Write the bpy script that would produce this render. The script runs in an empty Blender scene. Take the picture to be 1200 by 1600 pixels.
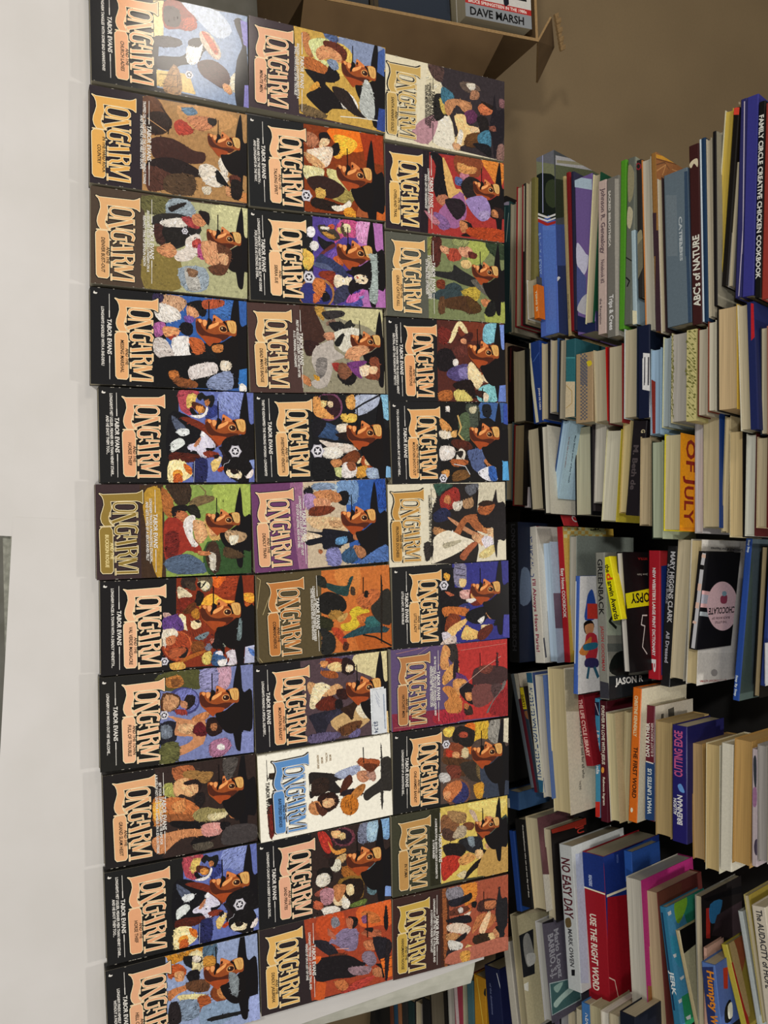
import bpy, bmesh, math, random
from mathutils import Matrix, Vector

# ------------------------------------------------------------------ camera, world, lights, exposure
SC = bpy.context.scene
COL = SC.collection
cam_d = bpy.data.cameras.new('camera'); cam = bpy.data.objects.new('camera', cam_d); COL.objects.link(cam)
CR, CD, CF = Vector((-0.05565, 0.91553, 0.39841)), Vector((0.99845, 0.05103, 0.02221)), Vector((0.0, 0.39907, -0.91692))
CP = Vector((0, 0, 1.7265))
m = Matrix.Identity(4)
for i in range(3):
    m[i][0], m[i][1], m[i][2], m[i][3] = CR[i], -CD[i], -CF[i], CP[i]
cam.matrix_world = m
cam_d.sensor_width = 36; cam_d.lens = 28.8; cam_d.clip_start = 0.01
SC.camera = cam

SC.view_settings.view_transform = 'Standard'; SC.view_settings.look = 'None'
SC.view_settings.gamma = 1.0; SC.view_settings.use_curve_mapping = False
SC.view_settings.exposure = 0.0

w = bpy.data.worlds.new('room_light'); SC.world = w; w.use_nodes = True
w.node_tree.nodes['Background'].inputs[0].default_value = (1.0, 0.95, 0.89, 1)
w.node_tree.nodes['Background'].inputs[1].default_value = 0.21

def area(name, loc, target, power, size, col):
    l = bpy.data.lights.new(name, 'AREA'); l.shape = 'DISK'; l.size = size; l.energy = power; l.color = col
    o = bpy.data.objects.new(name, l); COL.objects.link(o); o.location = loc
    o.rotation_euler = (Vector(target) - Vector(loc)).to_track_quat('-Z', 'Y').to_euler()
    return o
area('ceiling_lamp_left', (-1.55, 0.42, 2.6), (-0.3, 0.3, 0.7), 9, 0.36, (1.0, 0.90, 0.78))
area('ceiling_lamp_corner', (-2.4, 1.05, 2.62), (0.1, 0.4, 0.7), 6, 0.12, (1.0, 0.94, 0.87))
area('ceiling_lamp_far', (0.25, 2.15, 2.62), (0.1, 0.3, 0.75), 14, 0.14, (1.0, 0.95, 0.88))
area('rack_fill_near', (0.9, -0.65, 2.6), (0.3, 0.6, 0.4), 15, 0.3, (1.0, 0.98, 0.95))  # added fill light, brightens the front faces of the book piles
area('ceiling_lamp_entrance', (-0.70, -0.80, 2.6), (-0.3, 0.7, 0.3), 20, 0.16, (1.0, 0.97, 0.93))

# ------------------------------------------------------------------ helpers
def lin(c):
    return tuple(((v / 12.92) if v <= 0.04045 else ((v + 0.055) / 1.055) ** 2.4) for v in c)
def hx(s):
    return lin(tuple(int(s[i:i + 2], 16) / 255 for i in (0, 2, 4)))

def node_mat(name):
    mt = bpy.data.materials.new(name); mt.use_nodes = True
    nt = mt.node_tree; b = nt.nodes['Principled BSDF']
    return mt, nt, b
def nd(nt, t, **k):
    n = nt.nodes.new(t)
    for a, v in k.items(): setattr(n, a, v)
    return n
def print_mat(name, rough, coat, bump=0.0):
    mt, nt, b = node_mat(name)
    at = nd(nt, 'ShaderNodeAttribute', attribute_name='ink')
    tc = nd(nt, 'ShaderNodeTexCoord')
    n1 = nd(nt, 'ShaderNodeTexNoise'); n1.inputs['Scale'].default_value = 230; n1.inputs['Detail'].default_value = 6; n1.inputs['Roughness'].default_value = 0.8
    nt.links.new(tc.outputs['Object'], n1.inputs['Vector'])
    mr = nd(nt, 'ShaderNodeMapRange'); mr.inputs[1].default_value = 0.3; mr.inputs[2].default_value = 0.7; mr.inputs[3].default_value = 0.55; mr.inputs[4].default_value = 1.35
    nt.links.new(n1.outputs[0], mr.inputs[0])
    mx = nd(nt, 'ShaderNodeMix', data_type='FLOAT'); mx.inputs[2].default_value = 1.0
    nt.links.new(at.outputs['Alpha'], mx.inputs[0]); nt.links.new(mr.outputs[0], mx.inputs[3])
    vm = nd(nt, 'ShaderNodeVectorMath', operation='SCALE')
    nt.links.new(at.outputs['Color'], vm.inputs[0]); nt.links.new(mx.outputs[0], vm.inputs['Scale'])
    nt.links.new(vm.outputs[0], b.inputs['Base Color'])
    b.inputs['Roughness'].default_value = rough
    b.inputs['Specular IOR Level'].default_value = 0.12; b.inputs['Coat Weight'].default_value = coat; b.inputs['Coat Roughness'].default_value = 0.12
    return mt
M_GLOSS = print_mat('glossy_printed_card', 0.55, 0.42)
M_PRINT = print_mat('printed_cover', 0.5, 0.05)

def page_mat():
    mt, nt, b = node_mat('page_edges')
    oi = nd(nt, 'ShaderNodeObjectInfo'); tc = nd(nt, 'ShaderNodeTexCoord')
    mp = nd(nt, 'ShaderNodeMapping'); mp.inputs['Scale'].default_value = (6, 6, 900)
    n1 = nd(nt, 'ShaderNodeTexNoise'); n1.inputs['Scale'].default_value = 1.0; n1.inputs['Detail'].default_value = 3
    nt.links.new(tc.outputs['Object'], mp.inputs[0]); nt.links.new(mp.outputs[0], n1.inputs['Vector'])
    mr = nd(nt, 'ShaderNodeMapRange'); mr.inputs[1].default_value = 0.3; mr.inputs[2].default_value = 0.7; mr.inputs[3].default_value = 0.74; mr.inputs[4].default_value = 1.12
    nt.links.new(n1.outputs[0], mr.inputs[0])
    vm = nd(nt, 'ShaderNodeVectorMath', operation='SCALE')
    nt.links.new(oi.outputs['Color'], vm.inputs[0]); nt.links.new(mr.outputs[0], vm.inputs['Scale'])
    nt.links.new(vm.outputs[0], b.inputs['Base Color']); b.inputs['Roughness'].default_value = 0.85
    bp = nd(nt, 'ShaderNodeBump'); bp.inputs['Strength'].default_value = 0.25; bp.inputs['Distance'].default_value = 0.0004
    nt.links.new(n1.outputs[0], bp.inputs['Height']); nt.links.new(bp.outputs[0], b.inputs['Normal'])
    return mt
M_PAGE = page_mat()

def noisy(name, c1, c2, scale, rough, detail=6, bump=0.0, lo=0.35, hi=0.65, metal=0.0, spec=0.5):
    mt, nt, b = node_mat(name)
    tc = nd(nt, 'ShaderNodeTexCoord'); n1 = nd(nt, 'ShaderNodeTexNoise')
    n1.inputs['Scale'].default_value = scale; n1.inputs['Detail'].default_value = detail
    nt.links.new(tc.outputs['Object'], n1.inputs['Vector'])
    cr = nd(nt, 'ShaderNodeValToRGB'); cr.color_ramp.elements[0].position = lo; cr.color_ramp.elements[1].position = hi
    cr.color_ramp.elements[0].color = hx(c1) + (1,); cr.color_ramp.elements[1].color = hx(c2) + (1,)
    nt.links.new(n1.outputs[0], cr.inputs[0]); nt.links.new(cr.outputs[0], b.inputs['Base Color'])
    b.inputs['Roughness'].default_value = rough; b.inputs['Metallic'].default_value = metal
    b.inputs['Specular IOR Level'].default_value = spec
    if bump:
        bp = nd(nt, 'ShaderNodeBump'); bp.inputs['Strength'].default_value = bump; bp.inputs['Distance'].default_value = 0.002
        nt.links.new(n1.outputs[0], bp.inputs['Height']); nt.links.new(bp.outputs[0], b.inputs['Normal'])
    return mt
M_PAPER = noisy('white_paper', 'c7c4c0', 'cdcac7', 9, 0.7, 5, 0.25)
M_PAPER2 = noisy('off_white_paper', 'b4b4a6', 'c4c3b6', 40, 0.75, 5, 0.3)
M_TABLE = noisy('table_plastic', '7a7a6e', '9c9c8e', 140, 0.5)
M_METAL = noisy('grey_steel', '3a3a3a', '484848', 30, 0.4, metal=0.7)
M_WALL = noisy('plain_wall', 'c4beb2', 'ccc6ba', 5, 0.9)
M_CONC = noisy('grey_concrete', '77756a', '85837a', 18, 0.7)
M_CARD = noisy('corrugated_cardboard', '60492c', '6a5233', 14, 0.85)
M_CARDIN = noisy('cardboard_edge', '93754c', 'a3855a', 220, 0.9)
M_DARK = noisy('black_painted_wood', '0d0c0b', '141210', 12, 0.7)

def floor_mat():
    mt, nt, b = node_mat('brown_floor')
    tc = nd(nt, 'ShaderNodeTexCoord')
    n1 = nd(nt, 'ShaderNodeTexNoise'); n1.inputs['Scale'].default_value = 2.2; n1.inputs['Detail'].default_value = 6
    n2 = nd(nt, 'ShaderNodeTexNoise'); n2.inputs['Scale'].default_value = 160; n2.inputs['Detail'].default_value = 4
    v = nd(nt, 'ShaderNodeTexVoronoi'); v.inputs['Scale'].default_value = 7.0
    for n in (n1, n2, v): nt.links.new(tc.outputs['Object'], n.inputs['Vector'])
    cr = nd(nt, 'ShaderNodeValToRGB'); cr.color_ramp.elements[0].position = 0.3; cr.color_ramp.elements[1].position = 0.7
    cr.color_ramp.elements[0].color = hx('7a674a') + (1,); cr.color_ramp.elements[1].color = hx('877353') + (1,)
    nt.links.new(n1.outputs[0], cr.inputs[0])
    mr = nd(nt, 'ShaderNodeMapRange'); mr.inputs[3].default_value = 0.93; mr.inputs[4].default_value = 1.07
    nt.links.new(n2.outputs[0], mr.inputs[0])
    vm = nd(nt, 'ShaderNodeVectorMath', operation='SCALE')
    nt.links.new(cr.outputs[0], vm.inputs[0]); nt.links.new(mr.outputs[0], vm.inputs['Scale'])
    lt = nd(nt, 'ShaderNodeMath', operation='LESS_THAN'); lt.inputs[1].default_value = 0.03
    nt.links.new(v.outputs['Distance'], lt.inputs[0])
    mx = nd(nt, 'ShaderNodeMix', data_type='RGBA'); mx.inputs[7].default_value = hx('b8a88c') + (1,)
    nt.links.new(lt.outputs[0], mx.inputs[0]); nt.links.new(vm.outputs[0], mx.inputs[6])
    nt.links.new(mx.outputs[2], b.inputs['Base Color']); b.inputs['Roughness'].default_value = 0.55
    return mt
M_FLOOR = floor_mat()

def tag(o, label, cat, group=None):
    o['label'] = label; o['category'] = cat
    if group: o['group'] = group
def empty(name, mat4):
    o = bpy.data.objects.new(name, None); COL.objects.link(o); o.matrix_world = mat4; o.empty_display_size = 0.03
    return o

class MB:
    """mesh with a printed colour per face"""
    def __init__(s): s.v = []; s.f = []; s.c = []
    def poly(s, pts, c):
        n = len(s.v); s.v += [tuple(p) for p in pts]; s.f.append(tuple(range(n, n + len(pts)))); s.c.append(c)
    def prism(s, prof, axis, a, b, cols, cap):
        # prof: list of 2-D points, extruded along axis from a to b; cols: colour per side
        def P(p, t):
            return (t, p[0], p[1]) if axis == 0 else ((p[0], t, p[1]) if axis == 1 else (p[0], p[1], t))
        n = len(prof)
        for i in range(n):
            p, q = prof[i], prof[(i + 1) % n]
            s.poly([P(p, a), P(q, a), P(q, b), P(p, b)], cols[i % len(cols)])
        s.poly([P(p, a) for p in reversed(prof)], cap); s.poly([P(p, b) for p in prof], cap)
    def box(s, x0, x1, y0, y1, z0, z1, c, ctop=None, cside=None):
        cs = cside or c; ct = ctop or c
        s.poly([(x0, y0, z1), (x1, y0, z1), (x1, y1, z1), (x0, y1, z1)], ct)
        s.poly([(x0, y1, z0), (x1, y1, z0), (x1, y0, z0), (x0, y0, z0)], c)
        s.poly([(x0, y0, z0), (x1, y0, z0), (x1, y0, z1), (x0, y0, z1)], cs)
        s.poly([(x1, y1, z0), (x0, y1, z0), (x0, y1, z1), (x1, y1, z1)], cs)
        s.poly([(x0, y1, z0), (x0, y0, z0), (x0, y0, z1), (x0, y1, z1)], cs)
        s.poly([(x1, y0, z0), (x1, y1, z0), (x1, y1, z1), (x1, y0, z1)], cs)
    def build(s, name, mat, parent=None, scale=0.001):
        me = bpy.data.meshes.new(name)
        me.from_pydata([(x * scale, y * scale, z * scale) for x, y, z in s.v], [], s.f)
        ca = me.color_attributes.new('ink', 'FLOAT_COLOR', 'CORNER')
        buf = []
        for f, c in zip(s.f, s.c): buf += list(c) * len(f)
        ca.data.foreach_set('color', buf)
        me.materials.append(mat); me.update()
        o = bpy.data.objects.new(name, me); COL.objects.link(o)
        if parent: o.parent = parent
        return o

def slab(name, pts, z0, z1, mat, parent=None, bevel=0.0):
    """polygon (metres) given thickness"""
    bm = bmesh.new()
    vb = [bm.verts.new((x, y, z0)) for x, y in pts]; vt = [bm.verts.new((x, y, z1)) for x, y in pts]
    bm.faces.new(list(reversed(vb))); bm.faces.new(vt); n = len(pts)
    for i in range(n): bm.faces.new((vb[i], vb[(i + 1) % n], vt[(i + 1) % n], vt[i]))
    bmesh.ops.recalc_face_normals(bm, faces=bm.faces)
    if bevel: bmesh.ops.bevel(bm, geom=list(bm.edges), offset=bevel, segments=2, affect='EDGES')
    me = bpy.data.meshes.new(name); bm.to_mesh(me); bm.free(); me.materials.append(mat)
    o = bpy.data.objects.new(name, me); COL.objects.link(o)
    if parent: o.parent = parent
    return o
def hexa(name, c8, mat, parent=None, mi=None):
    """eight corners: four of one face, then the four opposite"""
    bm = bmesh.new(); v = [bm.verts.new(p) for p in c8]
    for f in ((0, 1, 2, 3), (7, 6, 5, 4), (0, 4, 5, 1), (1, 5, 6, 2), (2, 6, 7, 3), (3, 7, 4, 0)): bm.faces.new([v[i] for i in f])
    bmesh.ops.recalc_face_normals(bm, faces=bm.faces)
    me = bpy.data.meshes.new(name); bm.to_mesh(me); bm.free(); me.materials.append(mat)
    if mi:
        me.materials.append(mi[0])
        for i in mi[1]: me.polygons[i].material_index = 1
    o = bpy.data.objects.new(name, me); COL.objects.link(o)
    if parent: o.parent = parent
    return o

# ------------------------------------------------------------------ printing: flat inks on covers and spines
def smooth(P, k=3):
    n = len(P); out = []
    for i in range(n):
        a, b, c, d = P[i - 1], P[i], P[(i + 1) % n], P[(i + 2) % n]
        for j in range(k):
            t = j / k
            out.append(tuple(0.5 * (2 * b[q] + (c[q] - a[q]) * t + (2 * a[q] - 5 * b[q] + 4 * c[q] - d[q]) * t * t + (3 * b[q] - a[q] - 3 * c[q] + d[q]) * t ** 3) for q in (0, 1)))
    return out
def clip(P, x0, x1, y0, y1):
    for ax, lim, sg in ((0, x0, 1), (0, x1, -1), (1, y0, 1), (1, y1, -1)):
        o = []; n = len(P)
        for i in range(n):
            a, b = P[i], P[(i + 1) % n]
            ia, ib = (a[ax] - lim) * sg >= 0, (b[ax] - lim) * sg >= 0
            if ia: o.append(a)
            if ia != ib:
                t = (lim - a[ax]) / (b[ax] - a[ax]); o.append((a[0] + (b[0] - a[0]) * t, a[1] + (b[1] - a[1]) * t))
        P = o
        if len(P) < 3: return None
    return P
TXT = {}
def glyphs(s):
    if s not in TXT:
        cu = bpy.data.curves.new('t', 'FONT'); cu.body = s; cu.align_x = 'CENTER'; cu.align_y = 'CENTER'; cu.resolution_u = 2; cu.offset = 0.028
        o = bpy.data.objects.new('t', cu); COL.objects.link(o)
        dg = bpy.context.evaluated_depsgraph_get(); me = o.evaluated_get(dg).to_mesh()
        vs = [(v.co.x, v.co.y) for v in me.vertices]; fs = [tuple(p.vertices) for p in me.polygons]
        o.evaluated_get(dg).to_mesh_clear(); bpy.data.objects.remove(o); bpy.data.curves.remove(cu)
        xs = [p[0] for p in vs] or [0]; ys = [p[1] for p in vs] or [0]
        cx, cy = (min(xs) + max(xs)) / 2, (min(ys) + max(ys)) / 2
        TXT[s] = ([(x - cx, y - cy) for x, y in vs], fs, max(xs) - min(xs) or 1)
    return TXT[s]

class Press:
    """lays inks in order on one face of a cover; to3 maps (u, v, lift) in mm to the mesh"""
    def __init__(s, mb, w, h, to3, amt=0.8):
        s.mb, s.w, s.h, s.to3, s.k, s.amt = mb, w, h, to3, 0, amt
    def face(s, P, c, a):
        P = clip(P, 0, s.w, 0, s.h); s.k += 0.0004
        if P: s.mb.poly([s.to3(u, v, s.k) for u, v in P], c + (a,))
    def fill(s, P, c, a=None, sm=False):
        s.k += 0.001; s.face(smooth(P) if sm else P, c, s.amt if a is None else a)
    def paint(s, P, c, sm, rnd):
        """an illustrated shape: thin dark contour, the colour, then brush dabs lighter and darker"""
        Q = smooth(P) if sm else P
        A = abs(sum(Q[i - 1][0] * Q[i][1] - Q[i][0] * Q[i - 1][1] for i in range(len(Q)))) / 2
        s.k += 0.001; s.face(Q, c, s.amt)
        xs, ys = [p[0] for p in Q], [p[1] for p in Q]; x0, x1, y0, y1 = max(0, min(xs)), min(s.w, max(xs)), max(0, min(ys)), min(s.h, max(ys))
        if x1 <= x0 or y1 <= y0: return
        def inside(x, y):
            r = False; n = len(Q)
            for i in range(n):
                (ax, ay), (bx, by) = Q[i - 1], Q[i]
                if (ay > y) != (by > y) and x < (bx - ax) * (y - ay) / (by - ay) + ax: r = not r
            return r
        base = rnd.uniform(0, math.pi); lx = (x0 + x1) / 2; n = int(min(120, A / 4 + 3)) if sm else int(min(150, A / 22))
        k0 = s.k
        for q in range(n):
            s.k = k0 + 0.0011 * (q % 9)
            x, y = rnd.uniform(x0, x1), rnd.uniform(y0, y1); t = base + rnd.gauss(0, 0.5); l = rnd.uniform(1.2, 4.2)
            dx, dy = math.cos(t) * l / 2, math.sin(t) * l / 2
            if not inside(x, y): continue
            side = (x - lx) / (x1 - x0 + 0.1)
            rr = max(abs(x - lx) / (x1 - x0 + 0.1), abs(y - (y0 + y1) / 2) / (y1 - y0 + 0.1)) * 2
            f = rnd.choice((0.75, 0.9, 1.0, 1.1, 1.25)) * ((1.35 - 0.85 * rr) if sm and A < 700 else 1.0) * (1.0 - 0.35 * side)
            s.stroke([(x - dx, y - dy), (x + dx, y + dy)], rnd.uniform(0.5, 1.5), tuple(min(0.85, v * f + 0.004) for v in c), 0.6)
        if sm and 6 < A < 900:                       # thin fold and highlight lines
            for q in range(int(A / 7) + 2):
                x, y = rnd.uniform(x0, x1), rnd.uniform(y0, y1)
                if not inside(x, y): continue
                s.k = k0 + 0.0105 + 0.0011 * (q % 6)
                t = base + rnd.gauss(0, 0.35); l = rnd.uniform(1.0, min(6.0, 1.5 + A ** 0.5 * 0.4)); dx, dy = math.cos(t) * l / 2, math.sin(t) * l / 2
                f = (0.25 if sum(c) < 1.2 else 0.5) if q % 3 else 1.8
                s.stroke([(x - dx, y - dy), (x, y + rnd.uniform(-0.3, 0.3)), (x + dx, y + dy)], rnd.uniform(0.25, 0.5), tuple(min(0.85, v * f + 0.003) for v in c), 0.4)
        s.k = k0 + 0.0185
        W_, H_ = x1 - x0, y1 - y0; r, g, b = c
        if sm and 12 < A < 60 and 0.6 < W_ / H_ < 1.7 and r > g * 1.15 > b * 1.2 and r > 0.3:   # a painted head: brows, nose shade, mouth
            cx, cy = sum(xs) / len(xs), sum(ys) / len(ys); dk = tuple(v * 0.16 for v in c)
            for q in (-1, 1): s.stroke([(cx + q * 0.1 * W_, cy + 0.12 * H_), (cx + q * 0.3 * W_, cy + 0.14 * H_)], 0.55, dk)
            s.stroke([(cx - 0.03 * W_, cy + 0.08 * H_), (cx + 0.05 * W_, cy - 0.08 * H_)], 0.4, tuple(v * 0.4 for v in c))
            s.stroke([(cx - 0.13 * W_, cy - 0.21 * H_), (cx + 0.14 * W_, cy - 0.2 * H_)], 0.5, (r * 0.5, g * 0.15, b * 0.15))
    def stroke(s, P, w, c, a=0.0, closed=False):
        s.k += 0.0006
        Q = P + [P[0]] if closed else P
        for i in range(len(Q) - 1):
            (x0, y0), (x1, y1) = Q[i], Q[i + 1]; d = math.hypot(x1 - x0, y1 - y0) or 1e-6
            nx, ny = -(y1 - y0) / d * w / 2, (x1 - x0) / d * w / 2
            s.face([(x0 + nx, y0 + ny), (x1 + nx, y1 + ny), (x1 - nx, y1 - ny), (x0 - nx, y0 - ny)], c, a)
            if w > 0.9 and (i or closed):
                s.face([(x0 + w / 2 * math.cos(q * math.pi / 4), y0 + w / 2 * math.sin(q * math.pi / 4)) for q in range(8)], c, a)
    def text(s, u, v, h, length, rot, body, c, shear=0.0, maxlen=None):
        vs, fs, wd = glyphs(body); sy = h / 0.7
        sx = length / wd if length else sy * 0.82
        if maxlen and sx * wd > maxlen: sx = maxlen / wd
        s.k += 0.001; ca, sa = math.cos(rot), math.sin(rot)
        Q = []
        for x, y in vs:
            X, Y = x * sx + y * sy * shear, y * sy
            Q.append((u + X * ca - Y * sa, v + X * sa + Y * ca))
        for f in fs:
            P = [Q[i] for i in f]
            if all(0 <= p[0] <= s.w and 0 <= p[1] <= s.h for p in P): s.mb.poly([s.to3(a, b, s.k) for a, b in P], c + (0.0,))
def nums(tok): return [tuple(float(q) / 4 for q in t.split(',')) for t in tok]
BLACK, CREAM, WHITE = hx('120f0e'), hx('ecdcb4'), hx('dedad2')
LOGO = '''p 40,100 45,116 43,180 40,259 34,275 27,285 85,285 77,274 73,258 73,206 75,146 86,148 106,150 126,144 144,137 162,139 177,147 185,161 187,128 182,119 168,109 151,105 133,107 112,114 90,120 69,118 51,111
p 190,110 200,100 211,99 384,102 395,110 396,146 386,154 231,154 204,153 189,144
s 2 187,100 185,161
s 2 219,145 229,163
s 8 82,176 82,222 84,248 95,258 108,258 119,247 121,221 119,180 112,163 99,158 87,163 82,176
s 6 129,154 128,261
s 4 123,146 145,144
s 14 134,255 152,200 168,153
s 4 157,141 180,161
s 5 173,182 175,261
s 4 124,261 150,261
s 4 164,262 184,261
s 10 221,254 204,260 191,252 185,215 186,179 196,167 213,167 219,173 221,189
s 7 220,189 217,228
s 4 203,226 228,229
s 13 266,169 253,257
s 7 234,199 236,261
s 4 235,215 258,215
s 4 275,166 254,166
s 3 242,171 230,186
s 11 291,168 285,259
s 4 279,165 300,165
s 4 274,261 310,261
s 8 307,256 318,253 320,240 308,227 291,223
s 10 307,223 314,209 316,183 329,169
s 7 334,170 334,260
s 14 339,256 348,219 356,177
s 6 357,177 379,258
s 11 394,168 395,259
s 4 374,164 406,164
s 4 377,260 402,260
s 4 319,165 349,165'''.strip().split('\n')
MOTIF = '''P 141014 -160,133 -110,140 -42,144 -14,147 2,158 -2,193 183,194 189,156 198,147 281,140 276,115 213,103 188,100 80,107 44,126 -18,124 -19,102 -59,105 -111,115 -154,126
P 171112 47,126 61,92 83,58 86,15 136,27 185,63 197,100 174,125 113,138
P 9e5428 -8,-61 -18,-59 -21,-47 -17,-32 -13,-14 -18,-2 -11,16 -36,19 -43,28 -18,65 -23,86 -18,125 44,128 49,101 66,73 87,21 104,3 71,-30 45,-54 15,-61
P 5a2a18 0,-61 -8,-44 16,-33 36,-15 47,21 43,58 48,95 74,64 66,27 59,-27 39,-54
P a85026 59,-33 58,3 68,58 85,45 89,12 104,3 84,-15
P e8a060 -15,-50 -19,-41 -12,-32 -3,-35 -2,-44
P e8a468 -14,-28 -16,-14 0,-8 14,-21 2,-28
P d88850 -36,19 -41,28 -18,65 -9,59 -10,40 -17,22
P 3a1810 -21,31 -18,30 -15,29 -14,27 -14,24 -15,23 -18,21 -22,21 -25,21 -28,23 -29,25 -29,27 -28,29 -25,30
P f0a868 9,-1 -2,22 -13,46 2,43 19,16 24,0
P 1a1010 -25,-5 -21,10 -5,16 9,1 30,-9 19,-14 -6,-7
L 181010 5 -105,0 0,0
P d8985c 20,86 27,84 33,79 35,70 35,61 31,53 25,48 18,46 11,48 5,53 3,62 3,71 7,79 13,84
P 3a1c14 21,83 26,81 30,77 32,70 31,63 29,57 24,52 19,51 14,52 9,57 7,63 8,71 11,77 15,81
P dcc8a0 16,64 18,64 20,63 20,61 20,60 19,59 18,58 16,58 14,58 13,59 12,60 12,61 13,63 15,64
L 1a0e0c 10 -16,68 0,85 30,92
P dcb06c -20,85 -17,124 32,126 33,101 8,89
L a86830 2 -13,99 6,108 31,108
L a86830 2 -12,114 6,117 31,115'''.strip().split('\n')
GLYPH = [(0, 1), (4, 5), (5, 12), (12, 15), (15, 20), (20, 25), (25, 32), (1, 4)]

def ink(pr, line, off=(0, 0), sc=1.0, tint=None):
    t = line.split(' '); k = t[0]
    T = lambda P: [(off[0] + x * sc, off[1] + y * sc) for x, y in P]
    def col(h):
        c = hx(h)
        if pr.amt > 0.6 or off != (0, 0): c = tuple(v ** 1.13 * 1.03 for v in c)
        if tint and sum(c) > 0.08: c = tuple(min(0.85, a * b) for a, b in zip(c, tint))
        return c
    if k in 'Pp' and pr.amt > 0.6: pr.paint(T(nums(t[2:])), col(t[1]), k == 'P', pr.rnd)
    elif k in 'Pp': pr.fill(T(nums(t[2:])), col(t[1]), sm=(k == 'P'))
    elif k == 'L': pr.stroke(T(nums(t[3:])), max(0.35, float(t[2]) / 4 * sc), col(t[1]))
    elif k == 'M':
        c = nums([t[1]])[0]
        am, pr.amt = pr.amt, 0.5
        for l in MOTIF: ink(pr, l, c, float(t[2]), (1, 1, 1) if t[3] == 'a' else (0.95, 1.02, 1.15))
        pr.amt = am
    elif k == 'S':
        c = nums([t[1]])[0]; r = float(t[2]) / 4
        ring = lambda q, n=14: [(c[0] + q * math.cos(2 * math.pi * i / n), c[1] + q * math.sin(2 * math.pi * i / n)) for i in range(n)]
        pr.fill([(c[0] + r * (1.22 if i % 2 else 0.96) * math.cos(math.pi * i / 6), c[1] + r * (1.22 if i % 2 else 0.96) * math.sin(math.pi * i / 6)) for i in range(12)], hx('b0acb8'), 0.3)
        pr.fill(ring(r * 0.95), hx('d8d6dc'), 0.2); pr.fill(ring(r * 0.68), hx('2a2830'), 0.0)
        pr.fill([(c[0] + r * (0.66 if i % 2 == 0 else 0.27) * math.cos(math.pi * i / 5), c[1] + r * (0.66 if i % 2 == 0 else 0.27) * math.sin(math.pi * i / 5)) for i in range(10)], hx('dcdae0'), 0.0)
    elif k == 'T':
        c = nums([t[2]])[0]; pr.text(c[0], c[1], float(t[3]) * 0.62, None, 0, ' '.join(t[4:]), col(t[1]))

def logo(pr, dv, lc, bright):
    body = hx(lc); items = []
    for l in LOGO:
        t = l.split(' ')
        if t[0] == 'p': items.append(('p', 0, [(u, v + dv) for u, v in nums(t[1:])]))
        else: items.append(('s', float(t[1]) / 4, [(u, v + dv) for u, v in nums(t[2:])]))
    rim = CREAM if lc != '5a8cc4' else WHITE
    for kind, wd, P in items:                     # dark surround
        Q = [(u - 0.5, v - 0.9) for u, v in P] if bright else P
        if kind == 'p': pr.stroke(Q, 2.9, BLACK, 0, True)
        else: pr.stroke(Q, wd + 2.6, BLACK, 0)
    for a, b in GLYPH:
        for kind, wd, P in items[a:b]:
            if kind == 'p': pr.stroke(P, 1.3, rim, 0, True)
            else: pr.stroke(P, wd + 0.95, rim, 0)
        for kind, wd, P in items[a:b]:
            if kind == 'p': pr.fill(P, body, 0.12)
            else: pr.stroke(P, max(wd - 0.3, 0.4), body, 0.1)
# ------------------------------------------------------------------ the room floor, table, paper, box
fl = slab('floor', [(-4, 0.66), (3.5, 0.66), (3.5, 5), (-4, 5)], -0.05, 0.0, M_FLOOR); fl['kind'] = 'structure'
fl = slab('floor_front', [(-4, -2.5), (3.5, -2.5), (3.5, 0.66), (-4, 0.66)], -0.05, 0.0, M_CONC); fl['kind'] = 'structure'

for nm, pts in (('wall_back', [(-4, 5), (3.5, 5), (3.5, 5.1), (-4, 5.1)]), ('wall_left', [(-4.1, -2.5), (-4, -2.5), (-4, 5), (-4.1, 5)]),
                ('wall_right', [(3.5, -2.5), (3.6, -2.5), (3.6, 5), (3.5, 5)]), ('wall_near', [(-4, -2.6), (3.5, -2.6), (3.5, -2.5), (-4, -2.5)])):
    wl = slab(nm, pts, 0.0, 2.8, M_WALL); wl['kind'] = 'structure'

TZ = 0.75
tb = empty('folding_table', Matrix.Translation((0.03, 0.29, 0)))
tag(tb, 'grey folding table under the white paper, its rim showing at the near edge', 'table')
tpt = [(-0.541, -0.063), (0.637, 0.0172), (0.596, 0.632), (-0.588, 0.556)]
def rel(o, p): o.parent = p; o.matrix_parent_inverse = p.matrix_world.inverted()
top = slab('tabletop', tpt, TZ - 0.045, TZ - 0.0006, M_TABLE, None, 0.008); bpy.context.view_layer.update(); rel(top, tb)
for x, y in ((-0.46, 0.02), (-0.48, 0.47), (0.54, 0.10), (0.51, 0.54)):
    bm = bmesh.new(); bmesh.ops.create_cone(bm, cap_ends=True, segments=16, radius1=0.014, radius2=0.014, depth=TZ - 0.045, matrix=Matrix.Translation((x, y, (TZ - 0.045) / 2)))
    me = bpy.data.meshes.new('leg'); bm.to_mesh(me); bm.free(); me.materials.append(M_METAL)
    o = bpy.data.objects.new('leg', me); COL.objects.link(o); rel(o, tb)

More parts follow.
